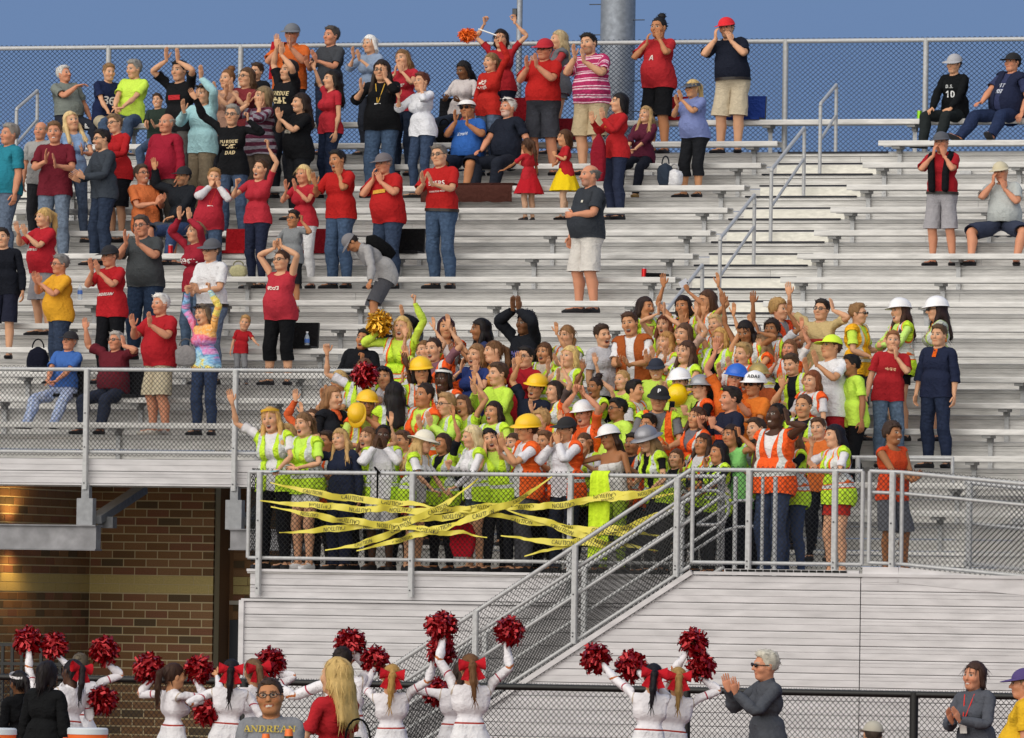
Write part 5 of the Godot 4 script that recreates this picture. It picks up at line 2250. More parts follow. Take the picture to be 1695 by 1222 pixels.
func build_underdeck() -> void:
	# left deck front
	var w := planks_wall("deck_fascia_wall", "white ribbed fascia of the upper deck above the brick wall", XL, STU_X - 0.02, 3.77, 3.46, -4.52)
	var st := stool()
	bx(st, Vector3((XL + STU_X) * 0.5, 3.452, 0.01), Vector3(STU_X - XL, 0.02, 0.06))
	part("bottom_trim", st.commit(), siding(0), w)
	# hangers and beams
	for k in 2:
		var x: float = [-6.98, -5.03][k]
		var h := thing("steel_hanger", ["grey steel hanger with brace above the end of the long beam", "grey steel hanger beside the white siding corner"][k], "steel post", Vector3(x, 0, -4.5))
		st = stool()
		bx(st, Vector3(0, 3.36, 0), Vector3(0.10, 0.18, 0.10))
		bx(st, Vector3(0, 3.10, 0), Vector3(0.21, 0.36, 0.12))
		part("post", st.commit(), worn(Color(0.62, 0.63, 0.65), "t_galv2", 0.04, 0.8, 1.0, 0.9, 0.6, 0.1), h)
		st = stool()
		beam(st, Vector3(0.10, 3.02, -0.05), Vector3(0.1, 3.42, -1.6), 0.16, 0.10)
		bx(st, Vector3(0.16, 2.99, -0.3), Vector3(0.20, 0.14, 0.14))
		part("brace", st.commit(), worn(Color(0.45, 0.46, 0.48), "t_galv2", 0.04, 0.8, 1.0, 0.9, 0.6, 0.1), h)
	for k in 2:
		var a := at([-190, 392][k], 890, -4.5)
		var b := at([170, 640][k], 890, -4.5)
		var y0 := at(100 if k == 0 else 400, 911, -4.5).y
		var y1 := at(100 if k == 0 else 400, 869 if k == 0 else 876, -4.5).y
		var bm := thing("steel_beam", ["long grey steel beam in front of the lit brick wall", "end of a pale grey beam beside the siding corner"][k], "beam", Vector3((a.x + b.x) * 0.5, (y0 + y1) * 0.5, -4.35))
		st = stool()
		bx(st, Vector3.ZERO, Vector3(b.x - a.x, y1 - y0 - 0.03, 0.16))
		part("web", st.commit(), worn(Color(0.60, 0.60, 0.62), "t_beam", 0.02, 0.75, 1.0, 0.7, 0.6, 0.1), bm)
		st = stool()
		bx(st, Vector3(0, (y1 - y0) * 0.5 - 0.008, 0), Vector3(b.x - a.x + 0.01, 0.018, 0.24))
		bx(st, Vector3(0, -(y1 - y0) * 0.5 + 0.008, 0), Vector3(b.x - a.x + 0.01, 0.018, 0.24))
		part("flange", st.commit(), worn(Color(0.55, 0.55, 0.57), "t_beam", 0.02, 0.75, 1.0, 0.7, 0.6, 0.1), bm)

func build_brick() -> void:
	var zb := -8.2
	var xc := at(147, 1000, zb).x
	var xe := at(352, 1000, zb).x
	var b := thing("brick_building", "brown brick concourse wall under the left side of the stand", "building")
	var bl := 0.308
	var bh := 0.106
	var brick := stool()
	var prof := PackedVector2Array([Vector2(-0.05, 0.0), Vector2(-0.004, 0.0), Vector2(0.0, 0.004), Vector2(0.0, bh - 0.020), Vector2(-0.004, bh - 0.016), Vector2(-0.05, bh - 0.016)])
	var mesh := prism_x(prof, 0.0, bl - 0.016)
	var half := prism_x(prof, 0.0, bl * 0.5 - 0.012)
	var cols := [srgb(164, 124, 86), srgb(152, 114, 78), srgb(138, 106, 74), srgb(114, 96, 72), srgb(170, 130, 94), srgb(158, 110, 84)]
	var mt := []
	for c in cols: mt.append(worn(c, "t_brick", 0.12, 0.72, 1.0, 2.2, 0.9))
	var cream := worn(srgb(214, 196, 132), "t_cream", 0.1, 0.82, 1.0, 1.6, 0.9)
	var mortar := worn(srgb(226, 212, 172), "t_mortar", 0.2, 0.8, 1.0, 3.0, 0.95)
	# mortar bodies
	var st := stool()
	bx(st, Vector3((xc + xe) * 0.5, 1.7, zb - 0.117), Vector3(xe - xc, 3.8, 0.22))
	part("wall", st.commit(), mortar, b)
	st = stool()
	bx(st, Vector3(xc - 0.117, 1.7, zb + 1.55), Vector3(0.22, 3.8, 3.3))
	part("side_wall", st.commit(), mortar, b)
	var band_top := at(250, 952, zb).y
	var band_bot := band_top - 2 * 0.115
	var rr := RandomNumberGenerator.new()
	rr.seed = 11
	var k := 0
	var kc := 0
	var rest := stool()
	var blk := 0.406
	var bprof := PackedVector2Array([Vector2(-0.05, 0.0), Vector2(-0.003, 0.0), Vector2(0.0, 0.003), Vector2(0.0, 0.104), Vector2(-0.003, 0.107), Vector2(-0.05, 0.107)])
	var bmesh := prism_x(bprof, 0.0, blk - 0.008)
	for wall in 3:
		var length: float = (xe - xc) if wall == 0 else (3.2 if wall == 1 else 1.0)
		var rowsets := []
		var y := band_bot - bh
		while y > 0.05:
			rowsets.append([y, 0]); y -= bh
		y = band_top
		while y < 3.55:
			rowsets.append([y, 0]); y += bh
		rowsets.append([band_bot, 1])
		rowsets.append([band_bot + 0.115, 1])
		var ri := 0
		for rs in rowsets:
			var L: float = bl if rs[1] == 0 else blk
			var off := 0.0 if int(round(absf(rs[0] - band_top) / bh)) % 2 == 0 else -L * 0.5
			var s := off
			while s < length - 0.02:
				var m: Mesh = mesh if rs[1] == 0 else bmesh
				var s0 := s
				var full := s + L <= length and s >= 0.0
				if s < 0.0 or not full:
					var a := maxf(s, 0.0)
					var e := minf(s + L, length)
					if e - a < 0.04:
						s += L
						continue
					m = prism_x(prof if rs[1] == 0 else bprof, 0.0, e - a - 0.01)
					s0 = a
				# local frame: along x, face +z
				var xf: Transform3D
				var jit := rr.randf_range(-0.002, 0.002)
				if wall == 0: xf = Transform3D(Basis(), Vector3(xc + 0.01 + s0, rs[0], zb + jit))
				elif wall == 2: xf = Transform3D(Basis(), Vector3(xe + 0.05 + s0, rs[0], zb - 0.6 + jit))
				else: xf = Transform3D(Basis(Vector3.UP, PI * 0.5), Vector3(xc + jit, rs[0], zb - 0.01 + 3.2 - s0))
				if rs[1] == 0:
					var mi := rr.randi() % 6
					if k < 300: piece(["brick", "side_brick", "recess_brick"][wall], k, m, mt[mi], b, xf)
					else: rest.append_from(m, 0, xf)
					k += 1
				else:
					piece("cream_block", kc, m, cream, b, xf)
					kc += 1
				s += L
			ri += 1
		k = 0
	var ub := part("upper_brickwork", rest.commit(), mt[1], b)
	ub.set_meta("kind", "stuff")
	# recess at the right with a dark doorway
	st = stool()
	bx(st, Vector3(xe + 0.33, 1.7, zb - 0.717), Vector3(1.5, 3.8, 0.22))
	bx(st, Vector3(xe - 0.04, 1.7, zb - 0.45), Vector3(0.07, 3.8, 0.5))
	bx(st, Vector3(xe + 1.9, 1.7, zb - 1.3), Vector3(2.6, 3.8, 0.2))
	part("recess_wall", st.commit(), worn(srgb(150, 112, 78), "t_brick", 0.12, 0.72, 1.0, 2.2, 0.9), b)
	var dx := at(398, 1060, zb - 0.55).x
	var door := part("door", boxm(Vector3(0.50, 2.0, 0.06)), solid(srgb(38, 46, 58), 0.5), b, Transform3D(Basis(), Vector3(dx + 0.10, 0.8, zb - 0.57)))
	part("lintel", boxm(Vector3(0.50, 0.05, 0.08)), solid(srgb(190, 186, 176), 0.7), b, Transform3D(Basis(), Vector3(dx + 0.10, 2.02, zb - 0.56)))
	# wall lamp on the side wall, behind the beam
	var lp := at_x(40, 889, xc + 0.22)
	var lamp := thing("wall_lamp", "glowing lamp on the brick wall behind the steel beam", "lamp", lp)
	part("housing", boxm(Vector3(0.24, 0.08, 0.26)), solid(srgb(60, 58, 54), 0.5), lamp, Transform3D(Basis(), Vector3(-0.09, 0.0, 0)))
	var em := StandardMaterial3D.new()
	em.albedo_color = Color(1, 0.9, 0.7)
	em.emission_enabled = true
	em.emission = Color(1.0, 0.82, 0.52)
	em.emission_energy_multiplier = 3.0
	var glow := part("lamp_lens", boxm(Vector3(0.08, 0.02, 0.20)), em, lamp, Transform3D(Basis(), Vector3(-0.03, -0.052, 0)))
	part("lamp_lens", boxm(Vector3(0.08, 0.02, 0.20)), em, lamp, Transform3D(Basis(), Vector3(-0.03, 0.052, 0)))
	for sgn in [1.0, -1.0]:
		var l := SpotLight3D.new()
		l.name = "lamp_spot"
		l.light_color = Color(1.0, 0.80, 0.48)
		l.light_energy = 1.1 if sgn > 0 else 0.8
		l.light_size = 0.1
		l.spot_angle = 72.0
		l.spot_range = 12.0
		l.spot_angle_attenuation = 0.8
		l.shadow_enabled = true
		lamp.add_child(l)
		l.position = Vector3(0.03, 0.075 * sgn, 0)
		l.rotation_degrees = Vector3(90 * sgn, 0, 0)
	# black picket gate at the left
	var g := thing("picket_gate", "black steel picket gate in front of the brick wall at far left", "gate", at(40, 1222, -3.2) * Vector3(1, 0, 1) + Vector3(0, GY, 0))
	for i in 9:
		piece("picket", i, boxm(Vector3(0.035, 1.66, 0.03)), black_paint(), g, Transform3D(Basis(), Vector3(-0.55 + i * 0.125, 0.85, 0)))
	for yy in [0.2, 1.45, 1.68]:
		part("rail", boxm(Vector3(1.12, 0.04, 0.04)), black_paint(), g, Transform3D(Basis(), Vector3(-0.05, yy, 0)))

func build_poles() -> void:
	var p := thing("light_pole", "thick galvanised floodlight pole rising behind the back fence", "light pole", Vector3(at(1023, 30, -17).x, GY, -17))
	var st := stool()
	cyl(st, Vector3.ZERO, Vector3(0, 16, 0), 0.27, 0.225, 28)
	part("mast", st.commit(), worn(Color(0.62, 0.65, 0.70), "t_pole", 0.05, 0.72, 1.0, 0.8, 0.45, 0.35), p)
	st = stool()
	for k in 14:
		cyl(st, Vector3(-0.22, 8.0 + k * 0.42, 0.05), Vector3(-0.40, 8.0 + k * 0.42, 0.05), 0.008, 0.008, 6)
		cyl(st, Vector3(0.22, 8.2 + k * 0.42, 0.05), Vector3(0.40, 8.2 + k * 0.42, 0.05), 0.008, 0.008, 6)
	part("climbing_pegs", st.commit(), solid(Color(0.3, 0.32, 0.35), 0.5, 0.5), p)
	var q := thing("flag_pole", "thin grey pole standing behind the raised arms at the fence", "pole", Vector3(at(860, 30, -16.5).x, GY, -16.5))
	st = stool()
	cyl(st, Vector3.ZERO, Vector3(0, 15, 0), 0.045, 0.04, 14)
	part("mast", st.commit(), worn(Color(0.72, 0.74, 0.78), "t_pole", 0.05, 0.72, 1.0, 0.8, 0.45, 0.35), q)

func build_black_fence() -> void:
	var z := 7.0
	var a := Vector3(at(-60, 1140, z).x, GY, z)
	var b := Vector3(at(1760, 1155, z).x, GY, z)
	var posts := []
	var x0 := at(1513, 1180, z).x
	for k in range(-8, 3):
		var t := (x0 + k * 2.44 - a.x) / (b.x - a.x)
		if t > 0 and t < 1: posts.append(t)
	guard("field_fence", "black chain-link fence with a black top rail behind the cheerleaders", a, b, 1.42, posts, 0.0, 0.05, {"mat": black_paint(), "r": 0.036, "round": true, "wmat": solid(Color(0.12, 0.12, 0.13), 0.6)})

# ================================================================ the crowd
const LIME := ["vest", "c4e83e", "vest", "ccd0ce", "c4e83e"]
const LIMEO := ["vest", "c4e83e", "vest", "d2d4d2", "f2682c"]
const LIMEOPEN := ["vestopen", "c4e83e", "vest", "ccd0ce", "c4e83e"]
const LIMEWIDE := ["vestwide", "c4e83e", "vest", "ccd0ce", "c4e83e"]
const ORV := ["vest", "f2602a", "vest", "cfd2d0", "f2602a"]
const ORVL := ["vest", "f2602a", "vest", "cfd2d0", "d9e04a"]
const YELV := ["vest", "f4b428", "vest", "d6d8d4", "f4b428"]
const RED := "cc222c"
const DRED := "a81f30"
const JEAN := "4b6184"
const DJEAN := "34435f"
const LJEAN := "7c8faa"

var held := {}

func q(u: float, v: float, n: float, face: float, arms, label: String, o: Dictionary) -> Dictionary:
	o.u = u
	o.v = v
	o.n = n
	o.face = face
	o.arms = arms
	o.label = label
	if not o.has("hs"): o.hs = 1.06
	return person(o)

func pf(z: float) -> Vector2:
	return Vector2(PLAT_Y, z)

func build_people() -> void:
	people_top()
	people_left()
	people_right()
	students_back()
	students_mid()
	students_front()
	foreground()

func people_top() -> void:
	var p: Dictionary
	q(115, 108, 0, -35, ["bench", "point"], "seated white-haired man in grey polo at top left", {"sit": true, "b": "h", "top": ["tucked", "7d857f"], "bot": ["pants", "2b2f3c"], "hair": ["short", "c9c6c2"], "skin": 6, "hd": Vector2(-20, 0)})
	q(183, 106, 0, -30, "lap", "seated boy in navy jersey number 36 leaning toward neon shirt", {"sit": true, "kid": true, "top": ["tee", "1e2a52"], "bot": ["shorts", "b9ab8e"], "hair": ["short", "8a6a48"], "fc": "smile", "lean": Vector3(10, 0, -10), "print": [{"t": "36", "h": 0.13, "c": "eef0f2", "y": 1.22}]})
	q(217, 98, 0, 25, "lap", "seated grey-haired man in plain neon yellow t-shirt", {"sit": true, "top": ["tee", "cdf540"], "bot": ["pants", JEAN, "denim"], "hair": ["short", "8d8a86"], "hd": Vector2(15, -15)})
	q(262, 154, 1, 20, "clapl", "seated dark-haired boy in dark green shirt clapping", {"sit": true, "kid": true, "top": ["tee", "2c3a33"], "bot": ["pants", JEAN, "denim"], "hair": ["short", "3a281c"], "fc": "smile"})
	q(297, 99, 2, 35, "claph", "man in black t-shirt with red print, hands meeting overhead", {"top": ["tee", "1b1c20"], "bot": ["pants", "5d5a58"], "hair": ["short", "1d1a1a"], "print": [{"p": [], "w": 0.16, "h": 0.06, "c": "c4343a", "y": 1.30}]})
	q(338, 137, 3, 40, [["claph"][0], "clapf"], "person in pale aqua long-sleeved shirt and khaki trousers", {"b": "m", "top": ["long", "9fd3dc"], "bot": ["pants", "8f7f66"], "hair": ["bob", "6a5238"], "gl": "shadeshead"})
	q(373, 108, 2, 30, "clapf", "brown-haired woman clapping beside woman with glasses, left of the fence crowd", {"b": "f", "top": ["tank", "b98a74"], "bot": ["pants", "3a3c46"], "hair": ["bun", "7b5434"]})
	q(402, 110, 2, 30, "clapf", "woman with long brown hair and glasses clapping by the fence", {"b": "f", "top": ["tee", "8c2f36"], "bot": ["pants", "2f3340"], "hair": ["long", "58402c"], "gl": "glasses"})
	q(421, 103, 1, 25, "down", "young man in black t-shirt standing against the fence", {"top": ["tee", "1e2026"], "bot": ["pants", "2b2f3a"], "hair": ["short", "3a2a20"]})
	q(470, 98, 2, 35, ["claph", "up"], "man in black t-shirt with cream print raising both arms", {"top": ["tee", "1c1d22"], "bot": ["pants", "2f323c"], "hair": ["short", "2b211b"], "print": [{"t": "PURDUE", "h": 0.06, "c": "e4d2a4", "y": 1.34}, {"p": ["blob"], "w": 0.22, "h": 0.08, "c": "e4d2a4", "y": 1.25}]})
	p = q(480, 37, 0, 5, "clapf", "man in orange polo and cap with red jacket on one shoulder", {"b": "h", "top": ["polo", "ee6a24"], "bot": ["pants", "3c3f4a"], "hair": ["ring", "8f8a84"], "hat": ["cap", "6b6f78"], "skin": 6, "beard": 0.4})
	draped(p, "b0202c")
	q(548, 42, 0, 38, "clapc", "man in dark grey button shirt clapping at the top row", {"top": ["tucked", "43474f"], "bot": ["pants", "2f3b58", "denim"], "hair": ["short", "4a4440"], "skin": 6, "belt": true})
	q(615, 57, 0, 45, "clapf", "white-haired woman in pale denim shirt clapping at her chin", {"b": "f", "top": ["half", "8ea3c4"], "bot": ["pants", "2e3340"], "hair": ["bob", "e6e4e2"]})
	q(668, 80, 1, 35, "mouth", "girl with brown hair in red t-shirt behind woman in white", {"b": "f", "top": ["fitted", "cf2c3c"], "bot": ["pants", DJEAN, "denim"], "hair": ["long", "80603f"], "print": [{"t": "HENRY", "h": 0.04, "c": "f0e6e0", "y": 1.26}]})
	q(545, 115, 2, 60, ["down", "high"], "black-haired woman in red t-shirt reaching one arm up to the left", {"b": "f", "top": ["fitted", "cf2a38"], "bot": ["slim", "2c3a5c", "denim"], "hair": ["long", "1d1716"]})
	q(500, 153, 3, 55, "clapf", "dark-haired woman in black printed t-shirt clapping, facing left", {"b": "g", "top": ["tee", "17181c"], "bot": ["pants", "1e2026"], "hair": ["long", "2c1f19"], "fc": "smile", "print": [{"t": "MOM", "h": 0.05, "c": "d9d2c4", "y": 1.24}]})
	q(432, 142, 3, 60, "cheek", "woman with bobbed hair in maroon and grey striped top", {"b": "g", "top": ["half", "stripeA", "stripe", [[0.045, "5c2c40"], [0.045, "8d8894"]]], "bot": ["pants", "5a4c42"], "hair": ["bob", "7d6a4e"]})
	q(390, 172, 4, 15, ["fistup", "high"], "person with short grey hair in black long-sleeved printed top, arms raised", {"b": "f", "top": ["long", "18191d"], "bot": ["pants", JEAN, "denim"], "hair": ["short", "8a8580"], "gl": "glasses", "curl": ["fist", "relax"], "print": [{"t": "PURDUE", "h": 0.045, "c": "e6d2a8", "y": 1.30}, {"p": ["blob"], "w": 0.17, "h": 0.05, "c": "e6d2a8", "y": 1.24}, {"t": "DAD", "h": 0.05, "c": "e6d2a8", "y": 1.16}]})
	q(630, 98, 2, 15, ["cheek", "clapo"], "woman with long dark curly hair, black cardigan and yellow lanyard", {"b": "g", "top": ["half", "16171b"], "bot": ["pants", "4a6488", "denim"], "hair": ["longf", "2a1d18"], "gl": "glasses", "badge": "d2a63a"})
	q(697, 118, 2, 40, ["cheek", "clapo"], "short-haired woman in loose white shirt and jeans, hand at mouth", {"b": "f", "top": ["half", "e6e8f2"], "bot": ["slim", "41567a", "denim"], "hair": ["short", "5a3024"]})
	q(764, 100, 0, 30, "carry", "seated woman with long black hair holding a small child in red", {"sit": true, "b": "f", "top": ["tee", "d9cfd0"], "bot": ["pants", "2c3446"], "hair": ["long", "171415"], "skin": 4, "hd": Vector2(10, -25)})
	q(772, 136, 0.6, 50, "lap", "small child in red cap on a woman's lap", {"sit": true, "kid": true, "s": 0.42, "top": ["long", "c43a3c"], "bot": ["pants", "b8535a"], "hair": ["buzz", "4a3020"], "hat": ["cap", "c8262c"], "skin": 3, "dz": 0.1})
	p = q(808, 86, 1, 40, ["up", "down"], "woman in red printed t-shirt waving an orange shaker", {"b": "f", "top": ["long", "d2261f"], "bot": ["pants", "6f86aa", "denim"], "hair": ["pony", "8a6c48"], "fc": "open", "curl": ["fist", "relax"], "print": [{"t": "'59ERS", "h": 0.045, "c": "f2e2da", "y": 1.26, "tilt": 0.15}, {"p": ["blob"], "w": 0.12, "h": 0.07, "c": "f2e2da", "y": 1.34}]})
	held.shaker = p
	p = q(828, 47, 0, 25, ["up", "upfist"], "dark-haired woman with both arms up holding a black phone", {"b": "f", "top": ["fitted", "c4222c"], "bot": ["pants", "20263a"], "hair": ["bob", "241a18"], "gl": "glasses", "curl": ["grip", "fist"]})
	held.phone_up = p
	q(922, 49, 0, 60, "clapc", "woman with long ash-blond hair in grey dress and red sleeves", {"b": "f", "top": ["tee", "c63a40"], "over": ["shellvest", "6d7078"], "bot": ["skirt", "6d7078"], "hair": ["long", "b7a27c"]})
	q(902, 62, 1, 25, "clapf", "stout man in red polo, red cap and grey shorts clapping", {"b": "h", "top": ["tucked", "d3211f"], "bot": ["shorts", "3c3e48"], "hair": ["ring", "6a564a"], "hat": ["cap", "b01c2c"], "skin": 6, "gl": "glasses"})
	q(982, 53, 1, 30, "clapf", "large dark-haired man in pink striped polo and khaki shorts", {"b": "h", "top": ["polo", "stripeB", "stripe", [[0.05, "b03464"], [0.018, "e8c8d6"], [0.012, "b03464"], [0.012, "e8c8d6"]]], "bot": ["shorts", "c0aa84"], "hair": ["short", "1d1815"], "beard": 0.45})
	q(1092, 22, 0, 40, "mouth", "woman with black topknot in red t-shirt and black shorts", {"b": "g", "top": ["tee", "cc2830"], "bot": ["shorts", "17181d"], "hair": ["bun", "1c1718"], "skin": 2, "print": [{"t": "A", "h": 0.07, "c": "f0e4de", "y": 1.25}]})
	q(1210, 26, 0, 20, "mouth", "man in bright red cap, navy polo and wide khaki shorts", {"b": "h", "top": ["tucked", "1d2233"], "bot": ["shorts", "cdbda0"], "hair": ["short", "4a382c"], "hat": ["cap", "d8202c"], "belt": true, "beard": 0.3})
	q(1148, 129, 2, 40, "clapf", "woman in dark visor, periwinkle t-shirt and black knee skirt", {"b": "g", "top": ["polo", "7c8ccc"], "bot": ["capri", "22242a"], "hair": ["pony", "cdb078"], "hat": ["visor", "4b505c"], "skin": 1})
	q(1020, 153, 3, 55, "clapo", "black-haired woman in red sweatshirt with red coat over arm", {"b": "f", "top": ["long", "cc2126"], "bot": ["pants", "2b3450"], "hair": ["bob", "191516"], "print": [{"t": "HENRY", "h": 0.035, "c": "e88a3a", "y": 1.30}]})
	q(1064, 175, 2, 30, "lap", "seated woman with long blond hair in maroon off-shoulder top", {"sit": true, "b": "f", "top": ["half", "64223a"], "bot": ["pants", "1e2230"], "hair": ["longf", "a98a5e"], "fc": "smile", "shoes": "a8854a"})
	q(775, 163, 2, 20, ["clapo", "clapf"], "seated man in bright blue t-shirt and white flat cap", {"sit": true, "b": "h", "top": ["tee", "2d68c8"], "bot": ["shorts", "20283c"], "hair": ["ring", "8a8480"], "hat": ["flat", "eceaea"], "gl": "shades", "skin": 2, "print": [{"p": ["blob"], "w": 0.14, "h": 0.05, "c": "c8d4ec", "y": 1.26}]})
	q(841, 162, 2, 40, ["bench", "knee"], "seated white-haired man in navy t-shirt with sunglasses on his head", {"sit": true, "b": "h", "top": ["tee", "1f2535"], "bot": ["pants", "252a38"], "hair": ["short", "d8d4d0"], "gl": "head", "skin": 6, "beard": 0.4})
	q(877, 228, 3, 150, ["reach", "down"], "little girl in red dress with red bow, back to the camera", {"b": "f", "kid": true, "hs": 1.35, "top": ["tee", "cf2430"], "bot": ["slim", "d8a684"], "hair": ["pony", "4a3020"], "skin": 3})
	q(937, 214, 3, 70, ["fist", "belly"], "little girl in red t-shirt and yellow tutu, facing left", {"b": "f", "kid": true, "hs": 1.32, "top": ["tee", "cc2029"], "bot": ["slim", "dcae8c"], "hair": ["bob", "50341f"], "skin": 1, "step": 0.08})
	q(975, 271, 7, 50, ["belly", "pocket"], "big grey-haired man in charcoal polo and white cargo shorts, standing alone", {"b": "h", "top": ["polo", "383d46"], "bot": ["shorts", "d8d2cc"], "hair": ["ring", "6a6460"], "skin": 6, "beard": 0.4, "print": [{"p": [], "w": 0.03, "h": 0.03, "c": "e8e4d8", "x": 0.08, "y": 1.33}]})

func draped(p: Dictionary, c: String) -> void:
	# a jacket hanging over the right shoulder: thick folded cloth down front and back
	var rows := []
	for k in 9:
		var t := k / 8.0
		var a := lerpf(-0.5, PI + 0.5, t)
		var row := []
		for j in 7:
			var w := lerpf(-0.085, 0.085, j / 6.0)
			var drop := 0.0
			if t < 0.3: drop = (0.3 - t) * 1.2
			if t > 0.7: drop = (t - 0.7) * 1.2
			var x := -0.15 + w + noise.get_noise_2d(k * 30.0, j * 40.0) * 0.03
			row.append(p.bones[1] * Vector3(x, 1.43 + 0.10 * sin(a) - drop, 0.12 * cos(a) + noise.get_noise_2d(j * 40.0, k * 30.0) * 0.02))
		rows.append(row)
	var st := stool()
	grid(st, rows, false)
	st.generate_normals()
	part("draped_jacket", st.commit(), cloth(hexc(c)), p.root)

func people_left() -> void:
	var p: Dictionary
	q(125, 183, 4, -10, "clapc", "woman with long blond hair in light blue t-shirt behind maroon t-shirt", {"b": "f", "top": ["fitted", "86a8da"], "bot": ["slim", "5f7396", "denim"], "hair": ["longf", "d4b886"], "hd": Vector2(-15, 8)})
	q(197, 187, 4, 40, "clapc", "person with short brown hair, glasses, red sweater and white collar", {"b": "f", "top": ["long", "cc2026"], "bot": ["shorts", "1c1e26"], "hair": ["short", "7a6248"], "gl": "glasses"})
	q(272, 187, 4, 35, "down", "bald older man in crimson long-sleeved shirt with neck speaker", {"b": "h", "top": ["long", "b11d36"], "bot": ["pants", "5a5550"], "hair": ["ring", "a89a8c"], "skin": 6})
	q(70, 200, 4, 25, "down", "balding man in pale grey t-shirt behind man in maroon", {"top": ["tee", "a8a6a6"], "bot": ["pants", "3a3a40"], "hair": ["ring", "8a7a6c"], "skin": 6})
	q(93, 200, 5, 12, "clapc", "brown-haired man in maroon t-shirt and pale jeans clapping", {"top": ["tee", "7c2030"], "bot": ["pants", LJEAN, "denim"], "hair": ["short", "70543c"], "skin": 6, "fc": "smile"})
	q(13, 203, 5, 60, ["down", "down"], "grey-haired man in teal polo at the left edge", {"b": "h", "top": ["polo", "1f87a0"], "bot": ["pants", "6a7c98", "denim"], "hair": ["short", "8c8680"], "skin": 6})
	q(172, 213, 5, 55, "clapl", "bearded man with glasses in charcoal long-sleeved shirt", {"top": ["long", "3c4450"], "bot": ["pants", "33425e", "denim"], "hair": ["short", "241c1a"], "gl": "glasses", "beard": 0.5, "fc": "smile"})
	q(4, 376, 9, 20, "down", "person in dark navy clothes cut off by the left edge", {"top": ["long", "1a1d28"], "bot": ["shorts", "23263a"], "hair": ["short", "2a2220"]})
	q(243, 272, 5, -35, "clapl", "seated man with glasses in bright orange t-shirt clapping", {"sit": true, "top": ["tee", "f2793c"], "bot": ["shorts", "4c5564"], "hair": ["short", "4f4238"], "gl": "glasses", "skin": 6, "fc": "smile"})
	q(303, 275, 5, 40, ["lap", "wave"], "seated bearded man in black cap and dark jacket", {"sit": true, "top": ["jacket", "22262e"], "bot": ["pants", "3f5688", "denim"], "hair": ["short", "3a322e"], "hat": ["cap", "1a1b20"], "beard": 0.5, "skin": 1})
	q(350, 277, 6, 5, "eyes", "woman in red t-shirt over white sleeves with hanging badge", {"b": "g", "top": ["long", "d9d6dc"], "over": ["tee", "c8283a"], "bot": ["pants", JEAN, "denim"], "hair": ["short", "9a7348"], "badge": "d0332e"})
	q(428, 262, 6, 40, ["upfist", "fist"], "woman in red t-shirt with right fist high, mouth open", {"b": "f", "top": ["fitted", "cc2c3c"], "bot": ["slim", "2b3350", "denim"], "hair": ["slick", "46301f"], "fc": "open"})
	q(484, 347, 7, 25, ["fistup", "hip"], "boy with glasses in grey t-shirt flexing one arm", {"kid": true, "hs": 1.2, "top": ["tee", "85898e"], "bot": ["shorts", "1f2126"], "hair": ["short", "241c1a"], "gl": "glasses", "skin": 2})
	q(505, 272, 6, 35, "clapf", "blond woman in red t-shirt and white trousers, hands together", {"b": "f", "top": ["fitted", "cf2838"], "bot": ["slim", "e8e8ec"], "hair": ["bob", "d8bb84"], "skin": 6})
	q(566, 247, 6, 35, ["cheek", "clapo"], "dark-haired man in red polo and jeans shouting, hands open", {"top": ["polo", "d01f1f"], "bot": ["pants", "4c678e", "denim"], "hair": ["short", "1f1a18"], "fc": "open", "skin": 2})
	q(641, 251, 6, 45, "mouth", "man in grey cap and red t-shirt with yellow chest band", {"b": "h", "top": ["tee", "cf2022"], "bot": ["pants", "3e5070", "denim"], "hair": ["ring", "8e8680"], "hat": ["cap", "6a6468"], "skin": 6, "print": [{"p": [], "w": 0.18, "h": 0.05, "c": "e8b04c", "y": 1.28}]})
	q(736, 238, 6, 30, "clapc", "grey-haired man with glasses, red lettered t-shirt, belt and jeans", {"top": ["tucked", "cf2020"], "bot": ["pants", "4a6489", "denim"], "hair": ["short", "6f6862"], "gl": "glasses", "belt": true, "print": [{"t": "59ERS", "h": 0.055, "c": "f4eeea", "y": 1.30}, {"t": "COLLEGE PREP", "h": 0.022, "c": "f4eeea", "y": 1.20}]})
	held.stoop = q(600, 376, 8, 62, ["reach", "hip"], "man in grey hoodie, cap and black backpack stooping down the steps", {"top": ["jacket", "a6a4a6"], "bot": ["shorts", "55565e"], "hair": ["short", "2c221e"], "hat": ["cap", "77757a"], "beard": 0.4, "skin": 2, "lean": Vector3(38, 0, 0), "hd": Vector2(0, -5), "crouch": 0.06, "step": 0.16})
	q(75, 343, 8, 50, ["clapf", "clapo"], "blond woman with ponytail in red t-shirt and grey shorts", {"b": "g", "top": ["tee", "cf2230"], "bot": ["shorts", "96949c"], "hair": ["pony", "c8a468"], "print": [{"t": "ANDREAN", "h": 0.035, "c": "eee6e2", "y": 1.2}, {"p": ["blob"], "w": 0.14, "h": 0.06, "c": "2a2024", "y": 1.28}]})
	q(101, 420, 10, 65, "clapf", "person with short grey hair in golden yellow t-shirt", {"b": "g", "top": ["tee", "f2a81a"], "bot": ["pants", "3a4a68", "denim"], "hair": ["short", "7d7a78"], "gl": "glasses", "skin": 6})
	q(187, 404, 10, 30, "clapf", "man in black cap, red lettered t-shirt and black trousers", {"top": ["tee", "d01f28"], "bot": ["pants", "17181e"], "hair": ["ring", "5a4a40"], "hat": ["cap", "1d1c22"], "skin": 6, "print": [{"t": "ANDREAN", "h": 0.04, "c": "eee4e0", "y": 1.16}]})
	q(237, 355, 9, 20, "clapf", "man with glasses in dark grey polo, hands at his mouth", {"b": "h", "top": ["polo", "474c50"], "bot": ["pants", "33486a", "denim"], "hair": ["short", "4a403a"], "gl": "glasses", "skin": 6})
